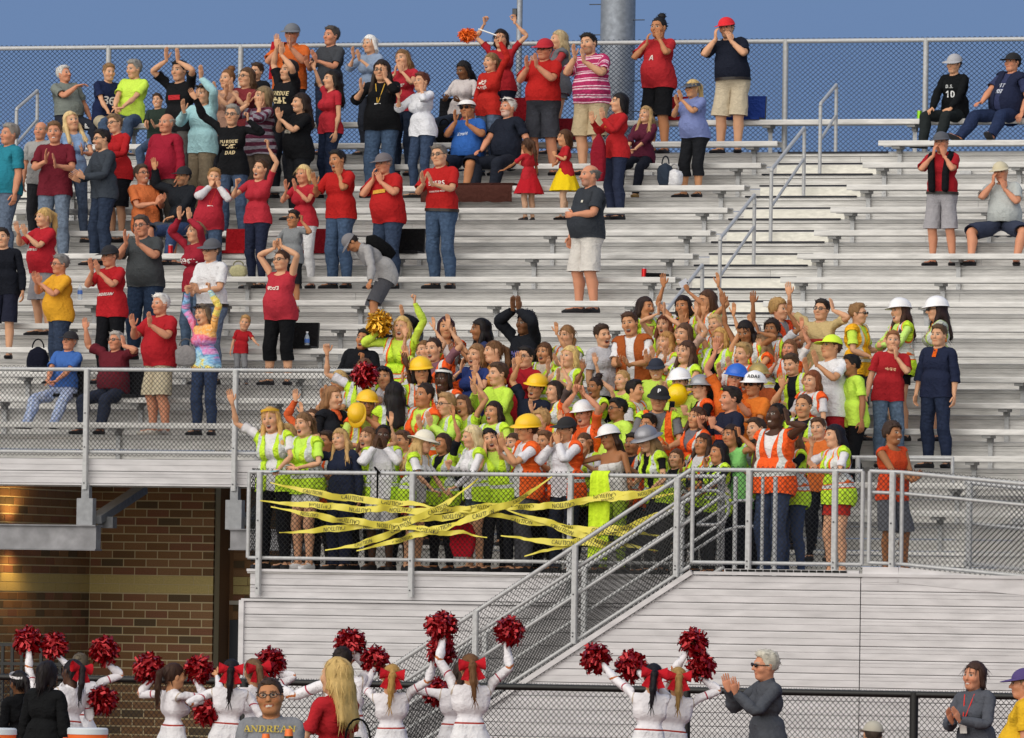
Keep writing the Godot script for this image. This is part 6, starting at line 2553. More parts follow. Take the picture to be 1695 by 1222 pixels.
	q(322, 366, 9, 50, ["claph", "claph"], "woman in maroon long-sleeved shirt with white script clapping high", {"b": "f", "top": ["long", "b22438"], "bot": ["slim", "5d7799", "denim"], "hair": ["bob", "8f6c46"], "print": [{"t": "'59ers", "h": 0.07, "c": "f2eeec", "y": 1.27, "serif": true}]})
	q(352, 393, 10, 45, "clapl", "man in white t-shirt, grey cap and glasses clapping", {"top": ["tucked", "e4e4ea"], "bot": ["pants", "7086a8", "denim"], "hair": ["short", "4a3c34"], "hat": ["cap", "54555c"], "gl": "glasses", "belt": true})
	q(341, 502, 12, 25, ["upfist", "upfist"], "woman in tie-dye sweatshirt with grey sling bag, both fists up", {"b": "f", "top": ["long", "tie", "tiedye"], "bot": ["pants", "3a4d74", "denim"], "hair": ["bob", "6a5a4a"], "gl": "shadeshead", "fc": "open"})
	held.sling = true
	q(269, 485, 12, 50, "clapo", "white-haired man in red t-shirt and khaki shorts behind the railing", {"b": "h", "top": ["tee", "c81f2a"], "bot": ["shorts", "c9bb9c"], "hair": ["short", "dcd8d4"], "skin": 6, "shoes": "d8d4cc", "print": [{"p": ["blob"], "w": 0.06, "h": 0.04, "c": "f0e6e2", "x": 0.09, "y": 1.32}]})
	q(402, 521, 10, 10, ["reach", "down"], "toddler in red t-shirt and grey trousers on the bench", {"kid": true, "hs": 1.65, "top": ["tee", "c9202a"], "bot": ["pants", "8a8c92"], "hair": ["short", "b08a58"]})
	q(463, 413, 10, 25, ["upin", "upin"], "woman in red tank top and black capris, fists together overhead", {"b": "g", "top": ["tank", "cf3040"], "bot": ["capri", "15161a"], "hair": ["slick", "4a3020"], "gl": "glasses", "skin": 0, "print": [{"p": ["blob"], "w": 0.16, "h": 0.05, "c": "f0d8d0", "y": 1.27}]})
	q(106, 560, 12, 25, "lap", "seated old man in blue polo, black cap and patterned trousers", {"sit": true, "top": ["tucked", "3b6cc4"], "bot": ["pants", "plaid", "plaid"], "hair": ["ring", "a8a29c"], "hat": ["cap", "1e1c22"], "skin": 6, "s": 0.9, "feet_z": 0.62, "feet_w": 0.2, "feet_y": 0.06, "splay": 0.5})
	q(189, 549, 12, 35, ["head", "wave"], "seated man in maroon polo raising both hands to clap", {"sit": true, "b": "h", "top": ["polo", "701f2c"], "bot": ["pants", "2a3248"], "hair": ["short", "a8a29c"], "gl": "glasses", "skin": 6})

func people_right() -> void:
	q(1575, 91, 0, 40, ["knee", "knee"], "seated youth in silver cap and black jersey with white numbers", {"sit": true, "top": ["long", "15181c"], "bot": ["pants", "262c2e"], "hair": ["short", "2a211c"], "hat": ["cap", "a8a8ae"], "lean": Vector3(14, 0, 0), "feet_y": 0.06, "feet_z": 0.55, "print": [{"t": "D.S.", "h": 0.05, "c": "dfe2e4", "y": 1.33}, {"t": "10", "h": 0.10, "c": "e6e8ea", "y": 1.22}]})
	q(1668, 86, 0, 40, ["bench", "knee"], "seated man in black cap and navy t-shirt, boots on the bench", {"sit": true, "b": "h", "top": ["tee", "353d66"], "over": ["shellvest", "232a48"], "bot": ["pants", "2c3c66", "denim"], "hair": ["short", "2a2220"], "hat": ["cap", "14151a"], "skin": 6, "feet_y": 0.12, "feet_z": 0.66, "feet_w": 0.25, "toe_up": -0.5, "print": [{"t": "PITT", "h": 0.06, "c": "cdd3e4", "y": 1.30}, {"p": ["blob"], "w": 0.13, "h": 0.06, "c": "cdd3e4", "y": 1.21}]})
	var p := q(1563, 216, 5, 25, "mouth", "man in red polo and grey shorts with black sweater round his shoulders", {"top": ["tucked", "c01f2a"], "bot": ["shorts", "a29fa6"], "hair": ["ring", "6a625c"], "hat": ["cap", "52545c"], "skin": 6, "belt": true})
	sweater(p)
	q(1664, 268, 5, 20, "mouth", "seated man in pale grey t-shirt and navy shorts, hands over face", {"sit": true, "b": "h", "top": ["tee", "b9bfbf"], "bot": ["shorts", "39415a"], "hair": ["short", "c8bca0"], "hat": ["cap", "c9bfa4"], "skin": 6, "splay": 0.7, "feet_w": 0.28, "lean": Vector3(8, 0, 0)})
	q(1475, 546, 13, -10, ["mouth", "down"], "boy in red printed t-shirt and jeans, hand over his mouth", {"top": ["tee", "c4232c"], "bot": ["pants", "6c86a8", "denim"], "hair": ["short", "8a5c3c"], "print": [{"p": ["blob"], "w": 0.13, "h": 0.035, "c": "e8b894", "y": 1.27}]})
	q(1556, 536, 13, 35, "down", "boy in navy quarter-zip pullover and dark jeans standing at right", {"top": ["half", "232b48"], "bot": ["pants", "2b3756", "denim"], "hair": ["short", "54402e"], "print": [{"p": [], "w": 0.05, "h": 0.10, "c": "f26a22", "y": 1.425}]})
	q(1492, 492, 12, 60, "fold", "girl in white hard hat, lime hoodie and black shorts", {"b": "f", "top": ["long", "c2f06a"], "over": LIMEO, "bot": ["minishorts", "17181e"], "hair": ["longf", "3a241c"], "hat": ["hard", "ecebee"], "fc": "open", "shoes": "17181c"})
	q(1556, 490, 12, 70, "down", "girl in white hard hat with orange t-shirt under grey vest", {"b": "f", "top": ["tee", "f37a1e"], "over": ["vest", "b8bdb4", "vest", "c4c8c0", "b6d84a"], "bot": ["minishorts", "17181e"], "hair": ["longf", "2a1a18"], "hat": ["hard", "f0eff2"], "gl": "shades"})
	q(1420, 501, 12, -65, "carry", "man in sunglasses with yellow vest over lime t-shirt, facing right", {"top": ["tee", "cdf23e"], "over": YELV, "bot": ["pants", "4c5058"], "hair": ["short", "8a6844"], "gl": "shades"})
	q(1357, 494, 12, 30, ["head", "wave"], "boy with glasses in sand-coloured t-shirt, both hands up", {"top": ["tee", "d0b478"], "bot": ["pants", "2c2e38"], "hair": ["short", "2a2220"], "gl": "glasses", "print": [{"p": [], "w": 0.20, "h": 0.04, "c": "b0433a", "y": 1.25}]})
	q(1297, 494, 12, -50, "clapc", "boy with wavy blond hair in grey t-shirt and orange vest", {"top": ["tee", "8a8e98"], "over": ["vestopen", "e0502c", "vest", "e0502c", "e0502c"], "bot": ["pants", "2e3240"], "hair": ["curly", "a88452"]})
	q(1485, 698, 17, -35, ["clapl", "clapl"], "boy in orange and grey sleeveless jersey leaning by the ramp", {"top": ["tank", "ef4a1e"], "bot": ["shorts", "6a6c74"], "hair": ["curly", "3a2a22"], "skin": 3, "floor": Vector2(2.47, 0.55), "fc": "smile"})

func sweater(p: Dictionary) -> void:
	var st := stool()
	for s in [-1.0, 1.0]:
		var pts := [Vector3(s * 0.07, 1.49, -0.09), Vector3(s * 0.13, 1.475, 0.0), Vector3(s * 0.11, 1.40, 0.12), Vector3(s * 0.09, 1.22, 0.16), Vector3(s * 0.085, 1.02, 0.17)]
		for i in pts.size(): pts[i] = p.bones[1] * pts[i]
		for i in pts.size() - 1: cyl(st, pts[i], pts[i + 1], 0.045, 0.045, 10)
		for i in pts.size(): ball(st, pts[i], 0.046, Vector3.ONE, 10, 6)
	ball(st, p.bones[1] * Vector3(0, 1.42, -0.13), 0.13, Vector3(1.1, 0.9, 0.35), 12, 8)
	part("sweater", st.commit(), cloth(hexc("17181c")), p.root)

# ---------------------------------------------------------------- students, from the back rows to the front
func students_back() -> void:
	var p: Dictionary
	p = q(1068, 490, 12, -50, ["fist", "fist"], "girl with long dark hair shouting, lime vest, above the orange vest boy", {"b": "f", "top": ["tank", "cdee48"], "over": LIME, "bot": ["slim", "20222a"], "hair": ["long", "2c1c18"], "fc": "open", "skin": 2})
	p = q(1136, 488, 12, 30, ["phoneup", "up"], "girl filming overhead with a phone, face behind her arms", {"b": "f", "top": ["tank", "1f2230"], "over": LIMEO, "bot": ["slim", "20222a"], "hair": ["long", "2a1c18"], "fc": "open", "skin": 2})
	held.film = p
	q(1168, 479, 12, 55, ["wave", "clapf"], "tall girl with long brown hair clapping above the crowd", {"b": "f", "top": ["tank", "d8b0a0"], "over": LIMEO, "bot": ["slim", "20222a"], "hair": ["long", "4f3424"], "skin": 1})
	q(1190, 519, 12.4, 30, "down", "fair-haired girl half hidden behind raised arms", {"b": "f", "kid": true, "top": ["tee", "d2c6c6"], "over": LIMEO, "bot": ["pants", "2c2e38"], "hair": ["short", "c8a878"]})
	q(1238, 528, 13, 30, ["head", "up"], "girl with black hair bending her head under a raised hand", {"b": "f", "top": ["tank", "2a2a30"], "over": LIMEO, "bot": ["slim", "20222a"], "hair": ["longf", "1c1516"], "skin": 3, "hd": Vector2(0, -25)})
	p = q(866, 515, 13, 35, "claph", "boy in black hooded sweatshirt clapping above his head", {"top": ["jacket", "1f222a"], "bot": ["pants", "20222a"], "hair": ["curly", "181416"], "skin": 4, "print": [{"p": ["blob"], "w": 0.14, "h": 0.08, "c": "6a6aa8", "y": 1.28}]})
	q(940, 537, 13, 35, "clapc", "laughing girl with braided hair in white t-shirt and orange-trimmed vest", {"b": "f", "top": ["tee", "dcdade"], "over": LIMEO, "bot": ["slim", "20222a"], "hair": ["braid", "8a6440"], "fc": "open"})
	q(1000, 535, 13, -40, ["down", "down"], "boy in plain light grey t-shirt laughing, arms down", {"top": ["tee", "c4c4ce"], "bot": ["pants", "1d1e24"], "hair": ["short", "3c2c22"], "fc": "open"})
	q(1053, 515, 13, 30, "clapl", "laughing boy in white t-shirt and rust-coloured fringed vest", {"top": ["tee", "e6e6ec"], "over": ["shellvest", "b5541f"], "bot": ["pants", "4a505c"], "hair": ["short", "4a3226"], "fc": "open", "skin": 1})
	q(595, 543, 13, 15, ["fist", "down"], "boy in black hoodie at the left end of the student rows", {"top": ["jacket", "191b22"], "bot": ["pants", "22242c"], "hair": ["short", "1a1616"], "fc": "open", "skin": 2})
	p = q(657, 522, 13, 20, ["upfist", "fistup"], "blond girl shouting with gold pompom, lime and orange vest", {"b": "f", "top": ["long", "cdee3a"], "over": LIMEO, "bot": ["slim", "20222a"], "hair": ["long", "d2b070"], "fc": "open"})
	held.gold = p
	q(680, 519, 12, 30, ["claph", "fistup"], "student in black sleeves clapping behind the shouting blond girl", {"top": ["long", "17181e"], "over": ["vest", "55575e", "vest", "d0d2d0", "f2602a"], "bot": ["pants", "2c2e38"], "hair": ["short", "2c201a"], "skin": 1})
	q(735, 523, 13, -10, ["cheek", "down"], "girl with very long dark plum hair holding a hand to her face", {"b": "f", "top": ["tank", "d8d0d0"], "over": ORV, "bot": ["slim", "20222a"], "hair": ["longf", "3a2028"], "skin": 1})
	q(801, 526, 13, 75, ["clapf", "clapf"], "girl with long black hair in profile looking left", {"b": "f", "top": ["fitted", "2d3a6a"], "bot": ["slim", "20222a"], "hair": ["longf", "181416"], "skin": 3, "fc": "smile"})
	q(1127, 534, 13, 45, ["up", "clapf"], "brown-haired girl with orange shoulder strap looking left", {"b": "f", "top": ["tee", "c8a090"], "over": ORVL, "bot": ["slim", "20222a"], "hair": ["long", "5a4030"], "fc": "smile"})
	p = q(1190, 541, 13, 30, ["up", "up"], "blond girl in black top and lime vest, both arms straight up", {"b": "f", "top": ["tank", "17181c"], "over": LIMEOPEN, "bot": ["slim", "20222a"], "hair": ["long", "c8a060"], "fc": "smile", "skin": 1})
	q(1262, 551, 13, 65, ["clapf", "up"], "girl with long light brown hair in orange-edged vest, facing left", {"b": "f", "top": ["tank", "d8a890"], "over": ORVL, "bot": ["slim", "20222a"], "hair": ["longf", "8c6e50"], "skin": 1})
	q(1309, 561, 13, 10, ["up", "clapf"], "pale girl with brown hair behind boy in lime vest", {"b": "f", "top": ["tee", "e2dede"], "over": ORV, "bot": ["slim", "20222a"], "hair": ["long", "7a5438"], "skin": 6})

func students_mid() -> void:
	var p: Dictionary
	q(725, 558, 14, 25, ["up", "clapo"], "girl shouting in orange vest with silver shoulder stripes", {"b": "f", "top": ["tee", "8a5a68"], "over": ORV, "bot": ["slim", "20222a"], "hair": ["slick", "3a2820"], "fc": "open"})
	q(787, 568, 14, 35, ["cheek", "cheek"], "girl in royal blue top cupping both hands at her mouth", {"b": "f", "top": ["fitted", "2c3f86"], "bot": ["slim", "20222a"], "hair": ["long", "8a6644"], "fc": "open"})
	q(818, 562, 14, 60, "down", "girl with brown ponytail in profile behind neon sleeves", {"b": "f", "top": ["tee", "e09038"], "bot": ["slim", "20222a"], "hair": ["pony", "6e4c30"]})
	q(868, 572, 14, 40, ["clapf", "clapo"], "boy with glasses in red hooded sweatshirt clapping", {"top": ["jacket", "bb1c28"], "bot": ["pants", "20222a"], "hair": ["short", "1f1a1a"], "gl": "glasses", "print": [{"t": "FEAR", "h": 0.03, "c": "f0e4e2", "y": 1.33}, {"t": "NOT", "h": 0.05, "c": "f0e4e2", "y": 1.27}, {"t": "NINERS", "h": 0.03, "c": "f0e4e2", "y": 1.20}]})
	p = q(938, 571, 14, 40, ["clapo", "clapf"], "girl with straight pale blond hair reaching both arms up", {"b": "f", "top": ["tank", "d8b48c"], "over": LIME, "bot": ["slim", "20222a"], "hair": ["long", "d6b878"]})
	q(1130, 563, 14, 50, "clapl", "girl with wavy brown hair in lime vest looking left, smiling", {"b": "f", "top": ["tank", "c8e84a"], "over": LIME, "bot": ["slim", "20222a"], "hair": ["longf", "4a3022"], "fc": "smile"})
	q(1090, 591, 14, 10, "down", "boy in navy cap and lime t-shirt looking down", {"top": ["tee", "c6ee44"], "bot": ["pants", "20222a"], "hair": ["short", "4a3424"], "hat": ["cap", "1f2638"], "fc": "smile", "hd": Vector2(0, -12)})
	q(1036, 612, 14.3, 40, ["clapf", "wave"], "blond girl in lime tank top between grey t-shirt and dark-haired boy", {"b": "f", "top": ["tank", "c9ef3c"], "bot": ["slim", "20222a"], "hair": ["slick", "b08a58"]})
	q(1318, 583, 14, 25, ["pocket", "carry"], "boy in open lime vest over black t-shirt smiling down", {"top": ["tee", "1c1e26"], "over": LIMEOPEN, "bot": ["pants", "16171c"], "hair": ["short", "4a3828"], "fc": "smile", "hd": Vector2(10, -14)})
	q(1379, 551, 14, 50, ["clapf", "clapf"], "boy in neon cap, white t-shirt and red shorts", {"top": ["tee", "e8e8ee"], "bot": ["shorts", "b8202c"], "hair": ["short", "5a3c28"], "hat": ["cap", "d4f040"], "skin": 1, "hd": Vector2(10, 10)})
	q(1414, 586, 14, 70, ["down", "reach"], "dark-haired boy in plain neon t-shirt and black trousers", {"top": ["tee", "c6f53c"], "bot": ["pants", "15161a"], "hair": ["short", "16120f"], "skin": 3})
	p = q(598, 592, 15, 10, ["clapf", "wave"], "student in white t-shirt and lime vest, face behind red pompom", {"b": "f", "top": ["tee", "dedce6"], "over": LIMEOPEN, "bot": ["slim", "20222a"], "hair": ["slick", "6a4a34"], "curl": ["grip", "grip"]})
	held.redpom = p
	q(637, 605, 15, 10, ["up", "clapc"], "girl with long black hair, white t-shirt and sunglasses on her head", {"b": "f", "top": ["tee", "dcdae4"], "bot": ["slim", "20222a"], "hair": ["longf", "1c1618"], "gl": "head", "skin": 1})
	p = q(703, 590, 15, -5, ["down", "fistup"], "student in yellow hard hat with orange wristband", {"b": "f", "top": ["tee", "d8d4d8"], "over": LIMEO, "bot": ["slim", "20222a"], "hair": ["long", "1e1718"], "hat": ["hard", "f2c21c"], "skin": 1})
	q(737, 606, 15, 20, ["clapo", "wave"], "girl with white headband in orange vest, arms up, shouting", {"b": "f", "top": ["tee", "e2e0e2"], "over": ORV, "bot": ["slim", "20222a"], "hair": ["bob", "171315"], "hat": ["band", "e6e6ea"], "fc": "open", "skin": 5})
	q(828, 599, 15, 45, ["clapo", "clapf"], "student in neon long-sleeved shirt with blue crest, hands at head height", {"top": ["long", "c8f53a"], "bot": ["pants", "20222a"], "hair": ["short", "4a3526"], "print": [{"p": ["blob"], "w": 0.10, "h": 0.12, "c": "28466a", "x": 0.04, "y": 1.27}]})
	p = q(880, 618, 15, 35, ["down", "up"], "boy in yellow hard hat and navy t-shirt raising one arm", {"top": ["tee", "20263a"], "bot": ["pants", "22242c"], "hair": ["short", "3a2a20"], "hat": ["hard", "f3c21a"], "fc": "open", "skin": 1})
	q(917, 629, 15, 50, ["up", "clapf"], "girl with dark hair and orange vest under raised arms", {"b": "f", "top": ["tee", "5a4a48"], "over": ORVL, "bot": ["slim", "20222a"], "hair": ["long", "2c1f1a"]})
	q(1055, 628, 15, -60, "carry", "boy with thick black hair in striped lime and orange vest, facing right", {"top": ["tee", "e2e0e4"], "over": LIMEO, "bot": ["pants", "20222a"], "hair": ["short", "17130f"], "skin": 1})
	q(1130, 609, 15, 20, "down", "student in plain white hard hat behind yellow balloon", {"top": ["tee", "c9ec4a"], "bot": ["pants", "20222a"], "hair": ["short", "4a3424"], "hat": ["hard", "efeef2"]})
	p = q(1157, 620, 15, 65, ["fist", "carry"], "boy in silver brimmed hard hat blowing up a yellow balloon", {"top": ["tee", "1c1d24"], "over": ORV, "bot": ["pants", "20222a"], "hair": ["short", "5a4230"], "hat": ["hardround", "9a9ca2", 0.3]})
	held.balloon = p
	q(1211, 601, 15, 15, ["clapf", "up"], "student in blue hard hat and orange t-shirt", {"top": ["tee", "f26a1c"], "bot": ["pants", "20222a"], "hair": ["short", "5a3c28"], "hat": ["hard", "2a64c8"], "skin": 6})
	p = q(1244, 614, 15, 45, "clapc", "boy in lettered white hard hat, dark glasses and orange t-shirt", {"top": ["tee", "f77c20"], "bot": ["pants", "20222a"], "hair": ["short", "2c201a"], "hat": ["hard", "f2f1f4"], "gl": "shades", "skin": 2})
	held.lettered = p
	q(1263, 601, 14.4, -20, "down", "student in dull gold hard hat behind lettered white hat", {"top": ["tee", "d8602c"], "bot": ["pants", "20222a"], "hair": ["short", "5a4030"], "hat": ["hard", "a8955a", 0.3], "skin": 6})

func students_front() -> void:
	var p: Dictionary
	q(893, 677, 16.4, 35, "clapf", "student with light curly hair clapping behind a yellow hard hat", {"b": "f", "top": ["tee", "d0a890"], "over": ORVL, "bot": ["slim", "20222a"], "hair": ["curly", "b08a5a"]})
	q(772, 652, 15.6, 25, ["up", "clapf"], "girl with straight brown hair half hidden, one arm straight up", {"b": "f", "top": ["tank", "c8ec44"], "over": LIME, "bot": ["slim", "20222a"], "hair": ["long", "5a4030"], "fc": "open", "skin": 1})
	q(672, 668, 15.7, 30, ["wave", "down"], "boy with short dark hair waving between two long-haired girls", {"top": ["tee", "e0dee4"], "over": ORV, "bot": ["pants", "20222a"], "hair": ["short", "2a201a"], "fc": "smile", "skin": 2})
	q(560, 612, 14.6, 30, "clapf", "blond student clapping at the left end of the student rows", {"b": "f", "top": ["tee", "d4d2d8"], "over": LIMEO, "bot": ["slim", "20222a"], "hair": ["bob", "c0a068"], "skin": 1})
	q(985, 618, 14.6, 40, ["clapf", "up"], "girl with dark bun in lime vest raising a hand below the grey t-shirt", {"b": "f", "top": ["tank", "30323c"], "over": LIME, "bot": ["slim", "20222a"], "hair": ["bun", "2a1c18"], "fc": "open", "skin": 3})
	q(1100, 548, 13, 40, "clapf", "girl with honey hair clapping between two lime vests", {"b": "f", "top": ["tee", "e0d8d4"], "over": LIMEO, "bot": ["slim", "20222a"], "hair": ["longf", "a87c48"], "fc": "smile"})
	q(1226, 566, 14, 30, "clapf", "fair-haired boy in orange vest above the blue hard hat", {"top": ["tee", "dad8de"], "over": ORV, "bot": ["pants", "20222a"], "hair": ["short", "a88858"], "fc": "open"})
	q(1345, 612, 14.6, 35, "carry", "girl with auburn hair in orange vest beside the neon cap", {"b": "f", "top": ["tee", "d8d4da"], "over": ORV, "bot": ["slim", "20222a"], "hair": ["long", "7a4428"]})
	q(1120, 742, 17, 30, "down", "girl with brown hair in lime vest behind the stair corner", {"b": "f", "top": ["tee", "1d1e24"], "over": LIME, "bot": ["slim", "20222a"], "hair": ["long", "5a3c28"], "floor": pf(-0.9)})
	q(1246, 726, 17, 45, "clapl", "student in green t-shirt behind the landing railing", {"top": ["tee", "5cc45a"], "bot": ["pants", "20222a"], "hair": ["short", "1c1614"], "skin": 3, "floor": pf(-1.1)})
	# row 16, just behind the platform
	q(517, 676, 16, 30, ["up", "up"], "student in bright orange long sleeves raising a camera overhead", {"b": "f", "top": ["long", "f4622c"], "bot": ["slim", "20222a"], "hair": ["slick", "5a4030"]})
	q(550, 638, 16, -45, "down", "girl with straight light brown hair in black t-shirt, looking right", {"b": "f", "top": ["tee", "191a20"], "over": ["shellvest", "20222a"], "bot": ["slim", "20222a"], "hair": ["long", "8c6442"], "fc": "smile", "print": [{"t": "7", "h": 0.14, "c": "d8dc3a", "y": 1.28}]})
	p = q(600, 645, 16, -10, ["fistup", "carry"], "student in yellow hard hat holding a second yellow hard hat", {"top": ["tee", "c8e85a"], "over": ORVL, "bot": ["pants", "20222a"], "hair": ["short", "2c201a"], "hat": ["hard", "eebc1e"], "skin": 2, "reachL": Vector3(585, 684, 0.30)})
	held.second_hat = p
	q(647, 631, 16, 165, "down", "girl with long black hair turned away, lime vest with silver straps", {"b": "f", "top": ["tank", "c8a088"], "over": LIME, "bot": ["slim", "20222a"], "hair": ["long", "1a1517"], "skin": 2})
	q(697, 633, 16, 45, "clapl", "girl with pulled-back dark hair in orange and lime vest, clapping", {"b": "f", "top": ["tee", "c8f04a"], "over": ORV, "bot": ["slim", "20222a"], "hair": ["slick", "2c1f1a"], "skin": 2})
	q(743, 649, 16, 50, "clapf", "boy with glasses and fair hair clapping in zipped lime jacket", {"top": ["long", "c2f04c"], "over": LIME, "bot": ["pants", "20222a"], "hair": ["short", "a8845a"], "gl": "glasses"})
	q(818, 663, 16, 30, "carry", "girl with long dark hair shouting, lime vest and red strap", {"b": "f", "top": ["tee", "c8ee48"], "over": LIME, "bot": ["slim", "20222a"], "hair": ["long", "2c1c1a"], "fc": "open", "skin": 1})
	q(968, 662, 16, 40, ["upin", "upin"], "boy in white hard hat and orange vest, fists pressed overhead", {"top": ["tee", "f05a20"], "over": ORV, "bot": ["pants", "20222a"], "hair": ["short", "8a4c2c"], "hat": ["hard", "e8e7ea"], "fc": "open", "skin": 6})
	q(1026, 658, 16, 55, "down", "dark-haired boy with glasses in billowing neon t-shirt", {"b": "h", "top": ["tee", "cbf646"], "bot": ["pants", "20222a"], "hair": ["short", "16120f"], "gl": "glasses", "skin": 3})
	q(1077, 684, 16.3, 30, "down", "boy with black spiky hair behind camouflage hat", {"top": ["tee", "f06a24"], "bot": ["pants", "20222a"], "hair": ["short", "1c1715"], "skin": 2})
	held.logocap = q(1092, 636, 16, 5, "carry", "boy in black logo cap, grey t-shirt and lime vest with orange bands", {"top": ["tee", "77757c"], "over": ["vest", "c4e83e", "vest", "f2682c", "f2682c"], "bot": ["pants", "20222a"], "hair": ["short", "2c221c"], "hat": ["cap", "1b1a1e"], "skin": 1, "hd": Vector2(0, -8)})
	p = q(1148, 672, 16, 45, ["down", "fistup"], "girl with long brown hair in orange vest, red wristband raised", {"b": "f", "top": ["tee", "76727c"], "over": ORV, "bot": ["slim", "20222a"], "hair": ["longf", "4a3024"], "skin": 1, "curl": ["relax", "grip"]})
	held.phone2 = p
	q(1206, 639, 16, 60, "fist", "boy with dark fringe in navy t-shirt with orange band", {"top": ["tee", "232840"], "bot": ["pants", "20222a"], "hair": ["short", "241a16"], "skin": 6, "fc": "smile", "print": [{"p": [], "w": 0.26, "h": 0.05, "c": "ee4a24", "y": 1.22}]})
	q(1331, 652, 16, 25, ["clapc", "up"], "boy with cropped hair and closed eyes in lime and grey vest", {"top": ["tee", "1c1d24"], "over": LIME, "bot": ["pants", "20222a"], "hair": ["buzz", "5a4030"], "skin": 1})
	q(1360, 690, 16.4, 30, "down", "brown-haired student in orange behind girl with raised fist", {"b": "f", "top": ["tee", "f0722a"], "bot": ["slim", "20222a"], "hair": ["short", "4a3222"]})
	# more students packed between them
	q(484, 700, 17, 30, ["up", "down"], "fair student between the two girls at the left rail, arm up", {"b": "f", "top": ["tee", "1f2028"], "over": LIMEO, "bot": ["slim", "1b1c22"], "hair": ["long", "b08c58"], "fc": "open", "floor": pf(-1.1)})
	q(536, 712, 17, 40, "clapc", "student in orange vest behind the blond woman in coveralls", {"top": ["tee", "d8d6dc"], "over": ORV, "bot": ["pants", "1b1c22"], "hair": ["short", "3a281e"], "floor": pf(-1.15), "skin": 2})
	q(602, 706, 17, 35, ["wave", "clapf"], "girl in lime vest left of the white sweatshirt, hands up", {"b": "f", "top": ["tank", "d6b49a"], "over": LIME, "bot": ["slim", "1b1c22"], "hair": ["longf", "6a4a30"], "floor": pf(-1.1), "fc": "open"})
	q(664, 712, 17, 30, "clapf", "boy in orange vest between white sweatshirt and sun hat", {"top": ["tee", "c8ec44"], "over": ORV, "bot": ["pants", "1b1c22"], "hair": ["short", "5a4030"], "floor": pf(-1.15), "skin": 1})
	q(735, 716, 17, 45, ["up", "clapf"], "girl in lime vest right of the sun hat, one arm high", {"b": "f", "top": ["tee", "1d1e26"], "over": LIME, "bot": ["slim", "1b1c22"], "hair": ["long", "3a261c"], "floor": pf(-1.05), "skin": 2})
	q(852, 716, 17, 35, "clapc", "student in lime vest behind the boy in white t-shirt", {"b": "f", "top": ["tank", "c8ec44"], "over": LIME, "bot": ["slim", "1b1c22"], "hair": ["long", "4c3424"], "floor": pf(-1.1)})
	q(906, 712, 17, 35, "clapf", "student in orange vest left of the black cap, clapping", {"top": ["tee", "e0dee4"], "over": ORV, "bot": ["pants", "1b1c22"], "hair": ["short", "6a4a32"], "floor": pf(-1.1), "skin": 1})
	q(972, 715, 17, 30, ["clapo", "up"], "girl in lime vest with raised hand left of the strapless top", {"b": "f", "top": ["tee", "e2e0e6"], "over": LIME, "bot": ["slim", "1b1c22"], "hair": ["pony", "5c3f2a"], "fc": "open", "floor": pf(-1.1)})
	q(1047, 716, 17, 40, "clapf", "student in orange vest between the two hard-hatted girls", {"top": ["tee", "2c2e38"], "over": ORV, "bot": ["pants", "1b1c22"], "hair": ["short", "241a16"], "floor": pf(-1.1), "skin": 3})
	q(1160, 716, 17, 40, "clapc", "girl in lime vest under the raised wristband", {"b": "f", "top": ["tee", "d8d6de"], "over": LIMEO, "bot": ["slim", "1b1c22"], "hair": ["longf", "3c281e"], "floor": pf(-1.0), "skin": 2})
	q(1255, 690, 17, 50, "clapl", "student in grey t-shirt and lime vest left of the tall orange vest", {"top": ["tee", "8a8a92"], "over": LIME, "bot": ["pants", "1b1c22"], "hair": ["short", "3a2a20"], "floor": pf(-1.1)})
	q(1318, 706, 17, 40, ["clapf", "up"], "student in lime vest with arm up right of the tall orange vest", {"b": "f", "top": ["tee", "1d1e24"], "over": LIMEO, "bot": ["slim", "39486a"], "hair": ["long", "6a4a30"], "floor": pf(-1.0)})
	q(705, 562, 13.4, 30, ["up", "up"], "student in lime sleeves with both arms straight up near the centre left", {"b": "f", "top": ["fitted", "c6ea44"], "over": ORV, "bot": ["slim", "20222a"], "hair": ["long", "7a5836"], "fc": "open"})
	q(905, 566, 13.3, 35, ["up", "clapf"], "student with brown hair raising an arm right of the red hooded boy", {"b": "f", "top": ["tee", "d8c8b8"], "over": LIME, "bot": ["slim", "20222a"], "hair": ["bob", "5a3c26"], "fc": "open", "skin": 1})
	q(1275, 528, 12.5, 25, ["up", "up"], "student with dark curls, both hands up behind long light brown hair", {"top": ["tee", "cfd0d8"], "over": LIMEO, "bot": ["pants", "20222a"], "hair": ["curly", "2a1e1a"], "skin": 3, "fc": "open"})
	q(1095, 520, 12.4, 35, ["claph", "claph"], "girl with auburn hair clapping over her head below the handrail", {"b": "f", "top": ["tank", "d8b090"], "over": LIME, "bot": ["slim", "20222a"], "hair": ["longf", "6a3820"], "fc": "open"})
	# on the platform, at the rail
	p = q(459, 670, 17, 25, ["rail", "wave"], "girl with long curly strawberry blond hair waving at the left rail", {"b": "f", "top": ["tee", "e4e2e8"], "over": LIMEOPEN, "bot": ["slim", "17181e"], "hair": ["wavy", "c49a5c"], "fc": "open", "hat": ["band", "d8a82c"], "floor": pf(-0.45), "arms2": 1})
	held.blue_phone = p
	q(509, 681, 17, 45, ["belly", "down"], "girl in neon t-shirt with silver stripes shouting at the rail", {"b": "f", "top": ["tee", "c4f546"], "over": LIME, "bot": ["minishorts", "e0e0e6"], "hair": ["pony", "7a5a3c"], "fc": "open", "floor": pf(-0.42), "shoes": "e4e4e8"})
	q(566, 708, 17, 40, ["down", "fistup"], "blond woman in navy coveralls with a raised fist", {"b": "f", "top": ["jacket", "232a42"], "bot": ["coverall", "232a42"], "hair": ["longf", "b4905e"], "floor": pf(-0.45)})
